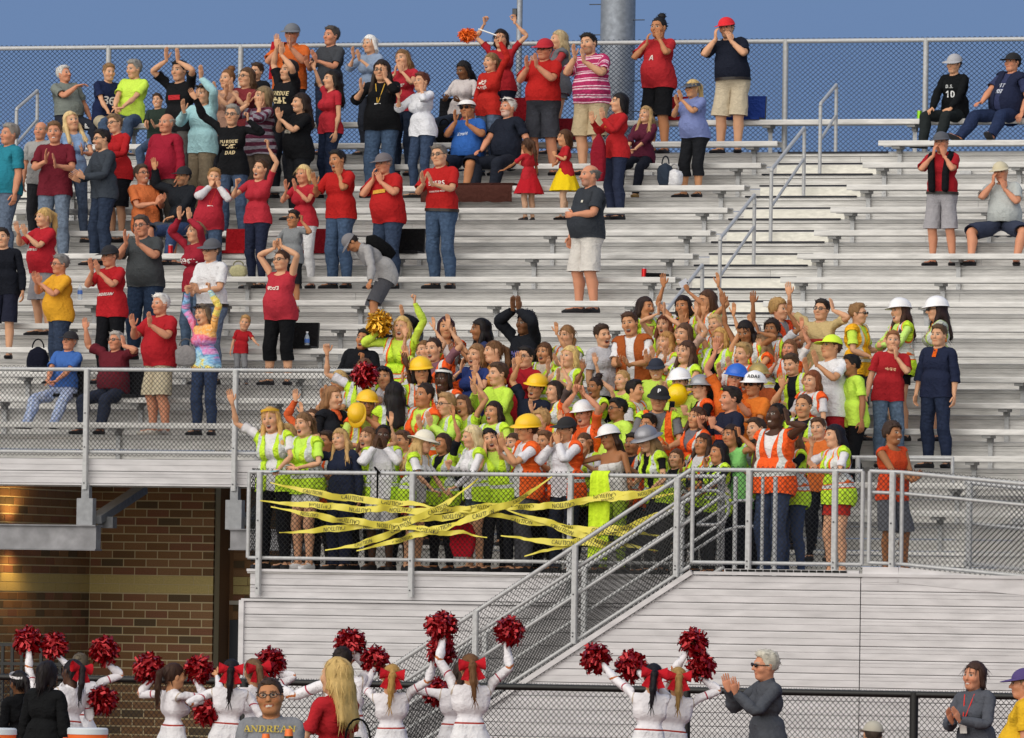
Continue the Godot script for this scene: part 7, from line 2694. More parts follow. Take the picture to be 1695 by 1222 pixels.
	q(634, 702, 17, 15, "mouth", "student in white sweatshirt and lime vest, hands over mouth", {"top": ["long", "e2e0e8"], "over": LIMEWIDE, "bot": ["shorts", "cfcfd6"], "hair": ["buzz", "17120f"], "skin": 5, "floor": pf(-0.55)})
	q(697, 708, 17, -55, "rail", "blond girl in cream sun hat resting her arms on the rail", {"b": "f", "top": ["tee", "e2e0e4"], "over": LIMEWIDE, "bot": ["minishorts", "c83028"], "hair": ["longf", "bd9c68"], "hat": ["sun", "dcd6c6"], "floor": pf(-0.40), "lean": Vector3(8, 0, 0)})
	q(782, 703, 17, 60, ["rail", "fist"], "platinum blond girl in white sweater reaching along the rail", {"b": "f", "top": ["long", "e6e4ea"], "over": LIMEWIDE, "bot": ["minishorts", "3c4c56"], "hair": ["long", "d8c49a"], "floor": pf(-0.42), "lean": Vector3(8, 0, 0)})
	q(828, 706, 17, 0, ["clapf", "cheek"], "girl with long black hair tipping her head, hands by her cheek", {"b": "f", "top": ["tee", "c6ee4a"], "over": LIME, "bot": ["slim", "20222a"], "hair": ["longf", "1d1618"], "fc": "open", "floor": pf(-0.48), "lean": Vector3(0, 0, 12)})
	q(874, 685, 17, 65, "clapf", "boy in yellow hard hat, white t-shirt and open orange vest", {"top": ["tee", "e6e4ee"], "over": ["vestwide", "f2682c", "vest", "f2682c", "f2682c"], "bot": ["pants", "55565e"], "hair": ["short", "3c2a20"], "hat": ["hard", "f3c21a"], "floor": pf(-0.45), "skin": 1})
	q(935, 688, 17, 45, "mouth", "boy in black cap, white sleeves and orange vest whistling through his hands", {"top": ["long", "e4e2ea"], "over": ["vestwide", "f2602a", "vest", "cfd2d0", "f2602a"], "bot": ["pants", "343c50", "denim"], "hair": ["short", "3c2c22"], "hat": ["cap", "201f22"], "floor": pf(-0.45), "skin": 1})
	q(1017, 701, 17, 40, ["down", "fistup"], "girl in white hard hat and strapless white top", {"b": "f", "top": ["strapless", "d8d6d4"], "bot": ["slim", "b8dc3c"], "hair": ["long", "3c281e"], "hat": ["hard", "e6e4e4"], "floor": pf(-0.45), "skin": 3})
	q(1077, 703, 17, 50, "carry", "blond girl in silver camouflage hard hat bending over the rail", {"b": "f", "top": ["fitted", "1d1b1e"], "over": LIMEOPEN, "bot": ["slim", "20222a"], "hair": ["longf", "8a6c48"], "hat": ["hardround", "8f8f96", 0.4], "fc": "smile", "floor": pf(-0.45), "lean": Vector3(14, 0, 0)})
	q(1191, 731, 17, 60, "rail", "short girl with smooth black hair in lime vest at the rail", {"b": "f", "kid": true, "hs": 1.15, "top": ["tee", "1d1c22"], "over": LIME, "bot": ["slim", "20222a"], "hair": ["long", "17131a"], "floor": pf(-0.45), "skin": 2})
	q(1217, 701, 17, 55, ["fistup", "fist"], "girl with curly dark hair in mint green top, fist raised", {"b": "f", "top": ["tank", "86e070"], "bot": ["slim", "20222a"], "hair": ["bob", "2a1c18"], "floor": pf(-0.75), "skin": 2})
	q(1282, 666, 17, 40, ["head", "down"], "tall student in orange vest with silver bands, arm over his head", {"top": ["tank", "e8e6e8"], "over": ORV, "bot": ["pants", "46557a", "denim"], "hair": ["buzz", "171110"], "fc": "smile", "skin": 5, "floor": pf(-0.50), "hd": Vector2(10, 6)})
	p = q(1386, 701, 17, 55, ["clapc", "fistup"], "girl with long black hair in open lime vest, fist raised at right", {"b": "f", "top": ["tee", "e4e2ea"], "over": LIMEO, "bot": ["minishorts", "d03024"], "hair": ["long", "17131a"], "floor": pf(-0.40)})

func foreground() -> void:
	var zc := 13.0
	var fl := Vector2(GY + 0.012, zc)
	var C := {"b": "f", "top": ["cheer", "x", "cheer"], "bot": ["skirt", "e9e8ee"]}
	var mk := func(u, v, face, arms, label, extra := {}):
		var o := C.duplicate()
		o.merge({"floor": fl, "hs": 1.08, "group": "cheerleaders in white"}, true)
		o.merge(extra, true)
		o.topname = "uniform_top"
		return q(u, v, 0, face, arms, label, o)
	held.c1 = mk.call(118, 1090, 150, ["fist", "carry"], "cheerleader with long black ponytail beside the orange cooler", {"hair": ["pony", "1c1517"], "skin": 5, "reachR": Vector3(166, 1152, -0.15), "reachL": Vector3(105, 1165, -0.25)})
	held.c2 = mk.call(84, 1098, 165, ["high", "up"], "cheerleader raising pompoms behind person in black hoodie", {"hair": ["pony", "2a1c18"], "skin": 3, "floor": Vector2(GY + 0.012, 11.6), "reachL": Vector3(47, 1056, -0.1), "reachR": Vector3(92, 1066, -0.1)})
	held.c3 = mk.call(288, 1096, -120, ["side", "side"], "cheerleader with brown hair in profile, pompoms at both sides", {"hair": ["pony", "3a241a"], "skin": 1, "reachL": Vector3(245, 1106, -0.1), "reachR": Vector3(330, 1106, -0.1)})
	held.c4 = mk.call(382, 1090, 178, ["hip", "hip"], "cheerleader with black hair and red bow, pompom at her hip", {"hair": ["pony", "171315"], "skin": 3, "reachL": Vector3(346, 1178, 0.05)})
	held.c5 = mk.call(421, 1089, 160, ["front", "hip"], "cheerleader with short brown hair and red bow", {"hair": ["pony", "6e5238"], "skin": 1, "floor": Vector2(GY + 0.012, 12.0), "reachR": Vector3(449, 1096, -0.15)})
	held.c6 = mk.call(570, 1069, 172, ["side", "front"], "taller dark-haired cheerleader behind blond woman in red", {"hair": ["slick", "241a17"], "b": "m", "skin": 2, "reachR": Vector3(582, 1064, -0.25)})
	held.c7 = mk.call(652, 1098, 170, ["front", "high"], "cheerleader with honey blond ponytail and red bow, one arm out", {"hair": ["pony", "b08a4e"], "skin": 1, "reachL": Vector3(620, 1092, -0.25), "reachR": Vector3(742, 1077, -0.05)})
	held.c8 = mk.call(772, 1081, 178, ["high", "high"], "cheerleader in the middle with both pompoms raised wide", {"hair": ["pony", "6e4c30"], "skin": 1, "floor": Vector2(GY + 0.012, 13.6), "reachL": Vector3(722, 1036, -0.05), "reachR": Vector3(832, 1042, -0.05)})
	held.c9 = mk.call(1077, 1097, 170, ["high", "front"], "cheerleader with sleek black ponytail reaching pompoms to the left", {"hair": ["pony", "15121a"], "skin": 2, "reachL": Vector3(970, 1084, -0.1), "reachR": Vector3(1024, 1092, -0.35)})
	held.c10 = mk.call(1117, 1103, 168, ["up", "up"], "cheerleader with blond ponytail, pompoms held high at her right", {"hair": ["pony", "a4834e"], "skin": 1, "floor": Vector2(GY + 0.012, 12.2), "reachL": Vector3(1137, 1052, -0.1), "reachR": Vector3(1150, 1098, -0.1)})
	held.c2b = mk.call(128, 1080, 170, ["down", "up"], "cheerleader mostly hidden, one arm raised before the brick corner", {"hair": ["slick", "5c5244"], "skin": 2, "floor": Vector2(GY + 0.012, 10.2), "reachR": Vector3(166, 1075, -0.1)})
	held.c11 = mk.call(752, 1092, 175, ["hip", "down"], "cheerleader hidden behind the middle cheerleader", {"hair": ["pony", "3a281e"], "skin": 2, "floor": Vector2(GY + 0.012, 11.8), "reachL": Vector3(717, 1146, -0.05)})
	for k in ["c1", "c4", "c5", "c7", "c8", "c9", "c10"]: hair_bow(held[k])
	q(75, 1093, 0, -140, "down", "person in black hooded jacket and jeans seen from behind at left", {"b": "f", "top": ["jacket", "17181b"], "bot": ["pants", "4c5a80", "denim"], "hair": ["bob", "1c1517"], "skin": 4, "floor": Vector2(GY + 0.012, 16.0)})
	q(34, 1106, 0, 160, "down", "person in black with white hair ribbon at the left corner", {"b": "f", "top": ["jacket", "121317"], "bot": ["pants", "17181c"], "hair": ["pony", "181416"], "skin": 4, "floor": Vector2(GY + 0.012, 14.5), "hat": ["band", "e8e6ec"]})
	q(446, 1121, 0, 5, "clapl", "smiling person with glasses in grey lettered t-shirt facing the camera", {"b": "g", "top": ["tee", "84868e"], "bot": ["pants", "2c303c"], "hair": ["slick", "3a281e"], "gl": "glasses", "fc": "smile", "skin": 2, "floor": Vector2(GY + 0.012, 31.0), "print": [{"t": "ANDREAN", "h": 0.050, "c": "d8c060", "y": 1.41, "serif": true}, {"p": ["blob"], "w": 0.05, "h": 0.05, "c": "c04a4a", "x": -0.06, "y": 1.28}]})
	var p := q(552, 1087, 0, 125, ["carry", "carry"], "woman with long straight blond hair in red t-shirt carrying a black bag", {"b": "f", "top": ["tee", "cf222c"], "bot": ["slim", "1d1e24"], "hair": ["long", "c4a468"], "floor": Vector2(GY + 0.012, 27.0)})
	held.bagwoman = p
	q(1272, 1075, 0, 75, "clapo", "woman with short silver hair in charcoal jacket clapping, facing left", {"b": "f", "top": ["jacket", "50545e"], "bot": ["slim", "202228"], "hair": ["short", "c6c0b2"], "gl": "shades", "skin": 6, "floor": Vector2(GY + 0.012, 13.5)})
	q(1622, 1094, 0, 40, "clapc", "smiling woman with brown bob in charcoal jacket with red lanyard", {"b": "f", "top": ["jacket", "565a66"], "bot": ["slim", "202228"], "hair": ["bob", "3f2a22"], "fc": "smile", "skin": 6, "badge": "d8322c", "floor": Vector2(GY + 0.012, 12.0)})
	q(1441, 1189, 0, 175, "down", "crouching person in pale cap and white shirt at the bottom edge", {"top": ["tee", "e2e0ea"], "bot": ["pants", "3a3c46"], "hair": ["short", "4a4038"], "hat": ["cap", "b4afa2"], "floor": Vector2(GY + 0.012, 12.5), "s": 0.92, "crouch": 0.45, "drop_to": true})
	q(1697, 1104, 0, 95, "down", "person in purple cap and bright yellow shirt at the right edge", {"b": "h", "top": ["polo", "efb612"], "bot": ["pants", "2c2e38"], "hair": ["short", "8a7058"], "hat": ["cap", "4c3c74"], "floor": Vector2(GY + 0.012, 16.0), "skin": 6})

func hair_bow(p: Dictionary) -> void:
	var st := stool()
	for s in [-1.0, 1.0]:
		var rows := [[], []]
		for k in 9:
			var a := TAU * k / 8.0
			rows[0].append(Vector3(s * 0.012, 1.68 + 0.018 * sin(a), -0.150 + 0.014 * cos(a)))
			rows[1].append(Vector3(s * 0.095, 1.685 + 0.050 * sin(a), -0.155 + 0.030 * cos(a)))
		grid(st, rows, false)
		quad2(st, Vector3(s * 0.005, 1.68, -0.16), Vector3(s * 0.035, 1.68, -0.16), Vector3(s * 0.09, 1.575, -0.165), Vector3(s * 0.035, 1.56, -0.165))
	st.generate_normals()
	part("hair_bow", st.commit(), cloth(hexc("c4202c")), p.root, p.bones[2] * Transform3D(Basis.from_scale(Vector3.ONE * 1.25), Vector3(0, 1.68, -0.15) * -0.25))

func quad2(st: SurfaceTool, a: Vector3, b: Vector3, c: Vector3, d: Vector3) -> void:
	for p in [a, b, c, a, c, d]:
		st.set_smooth_group(2)
		st.add_vertex(p)

# ================================================================ things people hold, wear loose or have set down
func pom_mesh(variant: int, n := 420) -> ArrayMesh:
	var key := "pom%d" % variant
	if meshes.has(key): return meshes[key]
	var st := stool()
	var r := RandomNumberGenerator.new()
	r.seed = 100 + variant
	for i in n:
		var d := Vector3(r.randfn(), r.randfn(), r.randfn()).normalized()
		var side := d.cross(Vector3(r.randfn(), r.randfn(), r.randfn())).normalized()
		var up := d.cross(side)
		var len := r.randf_range(0.085, 0.140)
		var w := r.randf_range(0.007, 0.013)
		var a := d * r.randf_range(0.03, 0.06)
		var b := d * len * 0.85 + up * r.randf_range(-0.02, 0.02)
		var c := d * len + up * r.randf_range(-0.05, 0.05) + side * r.randf_range(-0.02, 0.02) - Vector3(0, 0.02, 0) * r.randf()
		var s2 := (side + up * r.randf_range(-1.2, 1.2)).normalized()
		for q in [[a, b, side, side], [b, c, side, s2]]:
			var p0: Vector3 = q[0] - q[2] * w
			var p1: Vector3 = q[0] + q[2] * w
			var p2: Vector3 = q[1] + q[3] * w
			var p3: Vector3 = q[1] - q[3] * w
			quad(st, p0, p1, p2, p3, (p1 - p0).cross(p3 - p0).normalized())
	var m := st.commit()
	meshes[key] = m
	return m

func foil(c: Color) -> StandardMaterial3D:
	return solid(c, 0.26, 0.55, 0.6)

func pompom(pos: Vector3, label: String, variant := 0, col := Color(0.60, 0.025, 0.08), s := 1.0, group := "red foil pompoms") -> void:
	var o := thing("pompom", label, "pompom", pos, variant * 1.3, group)
	o.scale = Vector3.ONE * s
	part("streamers", pom_mesh(variant % 3), foil(col), o)
	var st := stool()
	cyl(st, Vector3(0, -0.05, 0), Vector3(0, 0.05, 0), 0.013, 0.013, 8)
	part("handle", st.commit(), solid(Color(0.3, 0.02, 0.04), 0.6), o)

func tape(label: String, pts: Array, z: float, flip: bool, phase: float, opts := {}) -> void:
	# pts: pixel positions along the tape; the strip hangs on the railing's plane
	var o := thing("caution_tape", label, "caution tape", Vector3.ZERO, 0.0, "caution tape strung on the platform railing")
	var P := []
	var zlist: Array = opts.get("z", [])
	for i in pts.size():
		P.append(at(pts[i].x, pts[i].y, z))
	var curve := Curve3D.new()
	for i in P.size():
		var t := Vector3.ZERO
		if i > 0 and i < P.size() - 1: t = (P[i + 1] - P[i - 1]) * 0.16
		curve.add_point(P[i], -t, t)
	var ln := curve.get_baked_length()
	var n := int(ln / 0.05) + 2
	var wmax: float = opts.get("w", 0.082)
	var rows := []
	var frames := []
	for i in n + 1:
		var d := ln * i / n
		var c := curve.sample_baked(d)
		var c2 := curve.sample_baked(minf(d + 0.02, ln))
		var c1 := curve.sample_baked(maxf(d - 0.02, 0.0))
		var tang := (c2 - c1).normalized()
		var upv := Vector3(0, 0, 1).cross(tang).normalized()
		var e := minf(d, ln - d)
		var w := wmax * lerpf(opts.get("end", 0.18), 1.0, smoothstep(0.0, opts.get("taper", 0.7), e))
		var tw := 1.5 * noise.get_noise_2d(d * 60.0, phase * 100.0)
		var upt := (upv * cos(tw) + Vector3(0, 0, 1) * sin(tw)).normalized()
		c.y += -0.03 * sin(PI * d / ln) + 0.045 * noise.get_noise_2d(d * 28.0 + 7.0, phase * 70.0) * smoothstep(0.0, 0.3, e)
		c.z += 0.016 * noise.get_noise_2d(d * 90.0 + 31.0, phase * 50.0)
		var mid := Vector3(0, 0, 0.006 * noise.get_noise_2d(d * 200.0, phase * 20.0))
		rows.append([c - upt * w * 0.5, c - upt * w * 0.17 + mid, c + upt * w * 0.17 + mid, c + upt * w * 0.5])
		frames.append([c, tang, upt, w])
	var st := stool()
	grid(st, rows, false)
	st.generate_normals()
	var m := StandardMaterial3D.new()
	m = solid(Color(0.85, 0.80, 0.32), 0.35, 0.0, 0.4)
	part("strip", st.commit(), m, o)
	# lettering
	var d := phase
	var tm := text_mesh("CAUTION", 0.052, 0.0012)
	while d < ln - 0.1:
		var i := clampi(int(d / ln * n), 0, n)
		var f: Array = frames[i]
		if f[3] > 0.04:
			var sc: float = f[3] / 0.082
			var x: Vector3 = f[1] * (-1.0 if flip else 1.0)
			var y: Vector3 = f[2] * (-1.0 if flip else 1.0)
			if x.x < 0 and not flip:
				x = -x; y = -y
			if flip and x.x > 0:
				x = -x; y = -y
			var b := Basis(x, y, x.cross(y)).orthonormalized().scaled(Vector3(0.93 * sc, sc, 1.0))
			var bb := Basis(b.x, b.y, x.cross(y).normalized())
			if bb.z.z < 0: bb.z = -bb.z
			part("lettering", tm, solid(Color(0.06, 0.06, 0.05), 0.6), o, Transform3D(Basis(x * 0.93 * sc, y * sc, x.cross(y).normalized()), f[0] + Vector3(0, 0, 0.010)))
		d += 0.49

func build_tapes() -> void:
	var V := func(a: Array) -> Array:
		var r := []
		for i in range(0, a.size(), 2): r.append(Vector2(a[i], a[i + 1]))
		return r
	tape("tape sloping down from the left post top to the middle", V.call([447, 799, 520, 812, 600, 822, 690, 836, 735, 842]), 0.125, false, 0.55)
	tape("long nearly level tape crossing the middle of the railing", V.call([430, 829, 530, 834, 620, 842, 760, 839, 880, 833, 980, 824, 1070, 812, 1122, 798]), 0.145, true, 0.75)
	tape("tape falling from the left post to a red bag", V.call([448, 839, 530, 850, 610, 863, 700, 874, 760, 882, 806, 890]), 0.165, true, 0.5)
	tape("tape rising gently from the left ankles to the centre knot", V.call([462, 882, 560, 872, 650, 862, 730, 852, 800, 846, 870, 838]), 0.135, true, 0.7)
	tape("tape rising steeply from the lower left to the rail", V.call([538, 911, 610, 892, 690, 855, 740, 832, 792, 792]), 0.155, false, 0.5)
	tape("tape rising from the foot rail up to the boy in white", V.call([590, 912, 660, 893, 750, 862, 830, 838, 870, 818, 914, 789]), 0.175, false, 0.62)
	tape("tape sagging right from the centre knot behind the stairs", V.call([770, 850, 850, 856, 940, 868, 1030, 880, 1100, 887]), 0.120, false, 0.2)
	tape("tape dropping right from the knot to the stair rail", V.call([836, 843, 900, 862, 960, 884, 1040, 902, 1090, 912]), 0.150, false, 0.25)
	tape("low tape running level from a white shoe to the stairs", V.call([829, 887, 890, 892, 960, 897, 1030, 906]), 0.185, false, 0.3)
	tape("tape rising from the foot rail past the neon vest", V.call([868, 921, 930, 902, 990, 880, 1060, 860, 1118, 838]), 0.130, true, 0.3)
	tape("short upper tape right of the hanging neon vest", V.call([985, 828, 1040, 820, 1080, 818, 1125, 816]), 0.180, true, 0.2)
	tape("high tape end tied to the stair corner", V.call([960, 832, 1040, 818, 1100, 803, 1135, 792]), 0.195, true, 0.35)

func stadium_seat(u: float, n: int, c: Color, label: String, w := 0.42) -> void:
	var z := zn(n) - TREAD
	var p := at(u, 200, z + 0.1)
	var x := at(u, lerpf(200.0, 700.0, n / 13.0), z + 0.1).x
	var o := thing("stadium_seat", label, "seat", Vector3(x, yf(n) + SEATH, z + 0.14), 0.0, "folding stadium seats on the benches")
	var st := stool()
	bx(st, Vector3(0, 0.022, 0.02), Vector3(w, 0.04, 0.30))
	part("cushion", st.commit(), cloth(c), o)
	st = stool()
	bx(st, Vector3(0, 0.18, -0.14), Vector3(w, 0.31, 0.03), Basis(Vector3.RIGHT, -0.12))
	part("backrest", st.commit(), cloth(c), o)
	st = stool()
	for s in [-1.0, 1.0]:
		cyl(st, Vector3(s * w * 0.5, 0.02, 0.14), Vector3(s * w * 0.5, 0.02, -0.13), 0.012, 0.012, 6)
		cyl(st, Vector3(s * w * 0.5, 0.02, -0.13), Vector3(s * w * 0.5, 0.33, -0.165), 0.012, 0.012, 6)
	part("frame", st.commit(), solid(Color(0.12, 0.12, 0.13), 0.5), o)

func can(u: float, v: float, n: int, c: Color, label: String) -> void:
	var z := zn(n) - TREAD + 0.17
	var p := at(u, v, z)
	var o := thing("drink_can", label, "can", Vector3(p.x, yf(n) + SEATH, z))
	var st := stool()
	cyl(st, Vector3(0, 0.008, 0), Vector3(0, 0.110, 0), 0.033, 0.033, 14)
	part("body", st.commit(), solid(c, 0.3, 0.4), o)
	st = stool()
	cyl(st, Vector3(0, 0.110, 0), Vector3(0, 0.122, 0), 0.033, 0.026, 14)
	cyl(st, Vector3(0, 0.0, 0), Vector3(0, 0.008, 0), 0.026, 0.033, 14)
	part("rim", st.commit(), solid(Color(0.7, 0.7, 0.72), 0.3, 0.7), o)

func bottle(u: float, v: float, n: int, label: String) -> void:
	var z := zn(n) - TREAD + 0.17
	var p := at(u, v, z)
	var o := thing("water_bottle", label, "bottle", Vector3(p.x, yf(n) + SEATH, z))
	var t := {"v": PackedVector3Array(), "n": PackedVector3Array(), "i": PackedInt32Array()}
	var rings := []
	for s in [[0.0, 0.028], [0.01, 0.033], [0.07, 0.031], [0.13, 0.033], [0.165, 0.024], [0.185, 0.013], [0.20, 0.013]]:
		var ring := []
		for k in 12: ring.append(Vector3(cos(TAU * k / 12) * s[1], s[0], sin(TAU * k / 12) * s[1]))
		rings.append(ring)
	loft(t, rings)
	fix_orientation(t)
	var gm := StandardMaterial3D.new()
	gm.albedo_color = Color(0.85, 0.9, 0.95, 0.35)
	gm.transparency = BaseMaterial3D.TRANSPARENCY_ALPHA
	gm.roughness = 0.08
	part("body", arr_mesh(t.v, t.n, t.i), gm, o)
	var st := stool()
	cyl(st, Vector3(0, 0.198, 0), Vector3(0, 0.218, 0), 0.015, 0.015, 10)
	part("cap", st.commit(), solid(Color(0.9, 0.9, 0.92), 0.5), o)
	st = stool()
	cyl(st, Vector3(0, 0.075, 0), Vector3(0, 0.125, 0), 0.0335, 0.0335, 12)
	part("wrapper", st.commit(), solid(Color(0.3, 0.45, 0.75), 0.5), o)

# a soft bag: a lofted sack with a strap
func sack(called: String, label: String, pos: Vector3, size: Vector3, c: Color, turn := 0.0, strap := true, b := Basis()) -> Node3D:
	var o := thing(called, label, "bag", pos, turn)
	if b != Basis(): o.basis = b
	var t := {"v": PackedVector3Array(), "n": PackedVector3Array(), "i": PackedInt32Array()}
	var rings := []
	for k in 8:
		var f := k / 7.0
		var s := sqrt(maxf(0.02, 1.0 - pow(absf(f * 2.0 - 0.9), 3.0) * 0.75))
		var ring := []
		for j in 16:
			var a := TAU * j / 16.0
			var w := 1.0 + noise.get_noise_3d(cos(a) * 40.0 + pos.x * 50.0, f * 60.0, sin(a) * 40.0) * 0.22
			var ca := signf(cos(a)) * pow(absf(cos(a)), 0.6)
			var sa := signf(sin(a)) * pow(absf(sin(a)), 0.6)
			ring.append(Vector3(ca * size.x * 0.5 * s * w, f * size.y, sa * size.z * 0.5 * s * w))
		rings.append(ring)
	loft(t, rings)
	fix_orientation(t)
	part("pouch", arr_mesh(t.v, t.n, t.i), cloth(c), o)
	if strap:
		var st := stool()
		var pts := []
		for k in 9:
			var a := PI * k / 8.0
			pts.append(Vector3(cos(a) * size.x * 0.3, size.y * 0.95 + sin(a) * size.y * 0.35, 0))
		tube(st, pts, 0.009, 6)
		part("strap", st.commit(), cloth(c.darkened(0.3)), o)
	return o

func phone(pos: Vector3, b: Basis, label: String, c := Color(0.04, 0.04, 0.05)) -> void:
	var o := thing("phone", label, "phone", pos)
	o.basis = b
	part("case", boxm(Vector3(0.075, 0.15, 0.010)), solid(c, 0.4), o)
	part("screen", boxm(Vector3(0.066, 0.135, 0.002)), solid(Color(0.10, 0.12, 0.16), 0.1), o, Transform3D(Basis(), Vector3(0, 0, 0.0065)))
	part("camera_lens", boxm(Vector3(0.02, 0.02, 0.003)), solid(Color(0.02, 0.02, 0.03), 0.1), o, Transform3D(Basis(), Vector3(-0.02, 0.055, -0.0065)))

func skirt_of(p: Node3D, c: Color, label_part: String) -> void:
	var st := stool()
	var rows := []
	for k in 6:
		var f := k / 5.0
		var row := []
		for j in 36:
			var a := TAU * j / 36.0
			var r := lerpf(0.135, 0.33, pow(f, 0.8)) * (1.0 + 0.08 * f * sin(a * 11.0))
			row.append(Vector3(cos(a) * r, lerpf(1.05, 0.60, f), sin(a) * r * 0.9))
		rows.append(row)
	grid(st, rows, true)
	st.generate_normals()
	part(label_part, st.commit(), cloth(c), p)

func find_person(text: String) -> Node3D:
	for c in get_children():
		if c.has_meta("label") and str(c.get_meta("label")).contains(text): return c
	return null

func build_props() -> void:
	build_tapes()
	# the girls' skirts
	skirt_of(find_person("yellow tutu"), hexc("f0cf20"), "tutu")
	skirt_of(find_person("little girl in red dress"), hexc("b8202c"), "dress_skirt")
	# pompoms of the cheerleaders
	var red := Color(0.60, 0.025, 0.08)
	var poms := [
		["c1", "R", "pompom held low behind the orange cooler"], ["c1", "L", "pompom at the waist of the cheerleader with black ponytail"],
		["c2", "L", "leftmost pompom raised over the black hoodie"], ["c2", "R", "raised pompom second from the left"],
		["c2b", "R", "pompom raised against the brick wall near its corner"],
		["c3", "L", "pompom left of the cheerleader in profile"], ["c3", "R", "pompom right of the cheerleader in profile"],
		["c4", "L", "pompom held low against the brick wall"], ["c5", "R", "pompom beside the brown-haired cheerleader's head"],
		["c6", "R", "pompom above the blond woman in red"], ["c7", "L", "pompom in front of the honey blond cheerleader's face"],
		["c7", "R", "pompom between the two raised arms left of centre"], ["c8", "L", "highest pompom left of the middle cheerleader"],
		["c8", "R", "highest pompom right of the middle cheerleader"], ["c11", "L", "pompom at the elbow of the middle cheerleader"],
		["c9", "L", "pompom reaching farthest left of the right-hand pair"], ["c9", "R", "second pompom of the black-haired cheerleader at right"],
		["c10", "L", "topmost pompom of the right-hand pair"], ["c10", "R", "pompom just right of the blond ponytail"]]
	var i := 0
	for e in poms:
		if held.has(e[0]): pompom(hand_world(held[e[0]], e[1], 0.10), e[2], i, red, 1.20 + 0.07 * sin(i * 1.7))
		i += 1
	pompom(hand_world(held.redpom, "L", 0.12), "big red pompom covering a student's face", 1, red, 1.35, "student pompoms")
	pompom(hand_world(held.gold, "R", 0.10), "shiny gold pompom among the students", 2, Color(0.86, 0.64, 0.14), 1.30, "student pompoms")
	# orange shaker
	var hp := hand_world(held.shaker, "L", 0.06)
	var tip := at(792, 48, hp.z)
	var sh := thing("shaker", "orange streamer shaker on a white stick above the fence", "shaker", hp)
	var st := stool()
	cyl(st, Vector3.ZERO, tip - hp, 0.010, 0.010, 8)
	part("stick", st.commit(), solid(Color(0.9, 0.9, 0.9), 0.5), sh)
	var oc := at(773, 58, hp.z) - hp
	part("streamers", pom_mesh(0), solid(Color(0.93, 0.42, 0.05), 0.6), sh, Transform3D(Basis(Vector3.BACK, 0.5).scaled(Vector3(1.05, 0.8, 0.9)), oc))
	phone(hand_world(held.phone_up, "L", 0.11), hand_basis(held.phone_up, "L"), "black phone in a raised hand above the fence")
	phone(hand_world(held.film, "L", 0.11), hand_basis(held.film, "L") * Basis(Vector3.BACK, PI * 0.5), "white phone held over the heads to film", Color(0.9, 0.9, 0.92))
	phone(hand_world(held.phone2, "R", 0.10), hand_basis(held.phone2, "R"), "dark phone raised by the girl with brown hair")
	phone(hand_world(held.blue_phone, "L", 0.10), hand_basis(held.blue_phone, "L"), "pale blue phone held at the left rail", Color(0.62, 0.82, 0.88))
	# loose hard hat
	var hh := thing("hard_hat", "yellow hard hat held upside down in a hand", "hard hat", hand_world(held.second_hat, "L", 0.12))
	hh.basis = Basis(Vector3.UP, 0.3) * Basis(Vector3.RIGHT, 1.15) * Basis(Vector3.BACK, 0.5)
	part("shell", hat_mesh("hard"), solid(hexc("eebc1e"), 0.35), hh, Transform3D(Basis(), Vector3(0, -1.72, 0)))
	# balloon
	var bz: float = held.balloon.xf.origin.z + 0.12
	var bo := thing("balloon", "round yellow balloon at a boy's mouth", "balloon", at(1121, 654, bz))
	st = stool()
	ball(st, Vector3.ZERO, 0.125, Vector3(1.0, 1.12, 1.0), 24, 16)
	part("skin", st.commit(), solid(Color(0.95, 0.80, 0.05), 0.25), bo)
	st = stool()
	cyl(st, Vector3(0.10, 0.02, -0.04), Vector3(0.155, 0.045, -0.06), 0.022, 0.012, 10)
	part("neck", st.commit(), solid(Color(0.95, 0.80, 0.05), 0.3), bo)
	# lettering on the white hard hat, kept with the hat
	var lr: Dictionary = held.lettered
	part("hat_lettering", text_mesh("ADAE", 0.040, 0.002, false, true), solid(Color(0.06, 0.06, 0.07), 0.5), lr.root, lr.hb * Transform3D(Basis(Vector3.UP, 0.62) * Basis(Vector3.RIGHT, -0.38), Vector3(0, 1.690, -0.012) + Vector3(sin(0.62) * 0.118 * cos(0.42), 0.115 * sin(0.42), cos(0.62) * 0.138 * cos(0.42))))
	var lc: Dictionary = held.logocap
	part("cap_logo", text_mesh("P", 0.05, 0.003, false, true), solid(Color(0.9, 0.9, 0.92), 0.6), lc.root, lc.bones[2] * Transform3D(Basis(Vector3.RIGHT, -0.5), Vector3(0, 1.745, 0.105)))
	# backpack of the stooping man
	var sp: Dictionary = held.stoop
	var bxf: Transform3D = sp.xf * sp.bones[1]
	sack("backpack", "black backpack with white edge on the stooping man's back", bxf * Vector3(0, 1.08, -0.20), Vector3(0.30, 0.42, 0.18), Color(0.06, 0.06, 0.07), 0.0, false, bxf.basis.orthonormalized())
	var td := find_person("tie-dye")
	sack("sling_bag", "grey cloth sling bag at the tie-dye woman's hip", td.position + Vector3(-0.22, 0.86, 0.10) , Vector3(0.26, 0.26, 0.12), hexc("8d8a8c"), psi)
	var bw: Dictionary = held.bagwoman
	sack("shoulder_bag", "bulky black shoulder bag of the blond woman", at(592, 1222, bw.xf.origin.z + 0.15) * Vector3(1, 0, 1) + Vector3(0, 0.62, 0), Vector3(0.32, 0.46, 0.24), Color(0.07, 0.075, 0.08), 0.3)
	# coat on the arm of the woman in red
	var rc := find_person("red coat over arm")
	sack("coat", "dark red coat hanging from a woman's arm", at(990, 300, rc.position.z + 0.25) * Vector3(1, 0, 1) + Vector3(0, at(990, 300, rc.position.z + 0.25).y, 0), Vector3(0.20, 0.62, 0.12), hexc("8c1c2c"), 0.0, false)
	# seats
	var sred := hexc("9c1f2a")
	stadium_seat(860, 0, sred, "red folding seat on the top bench beside man in red polo")
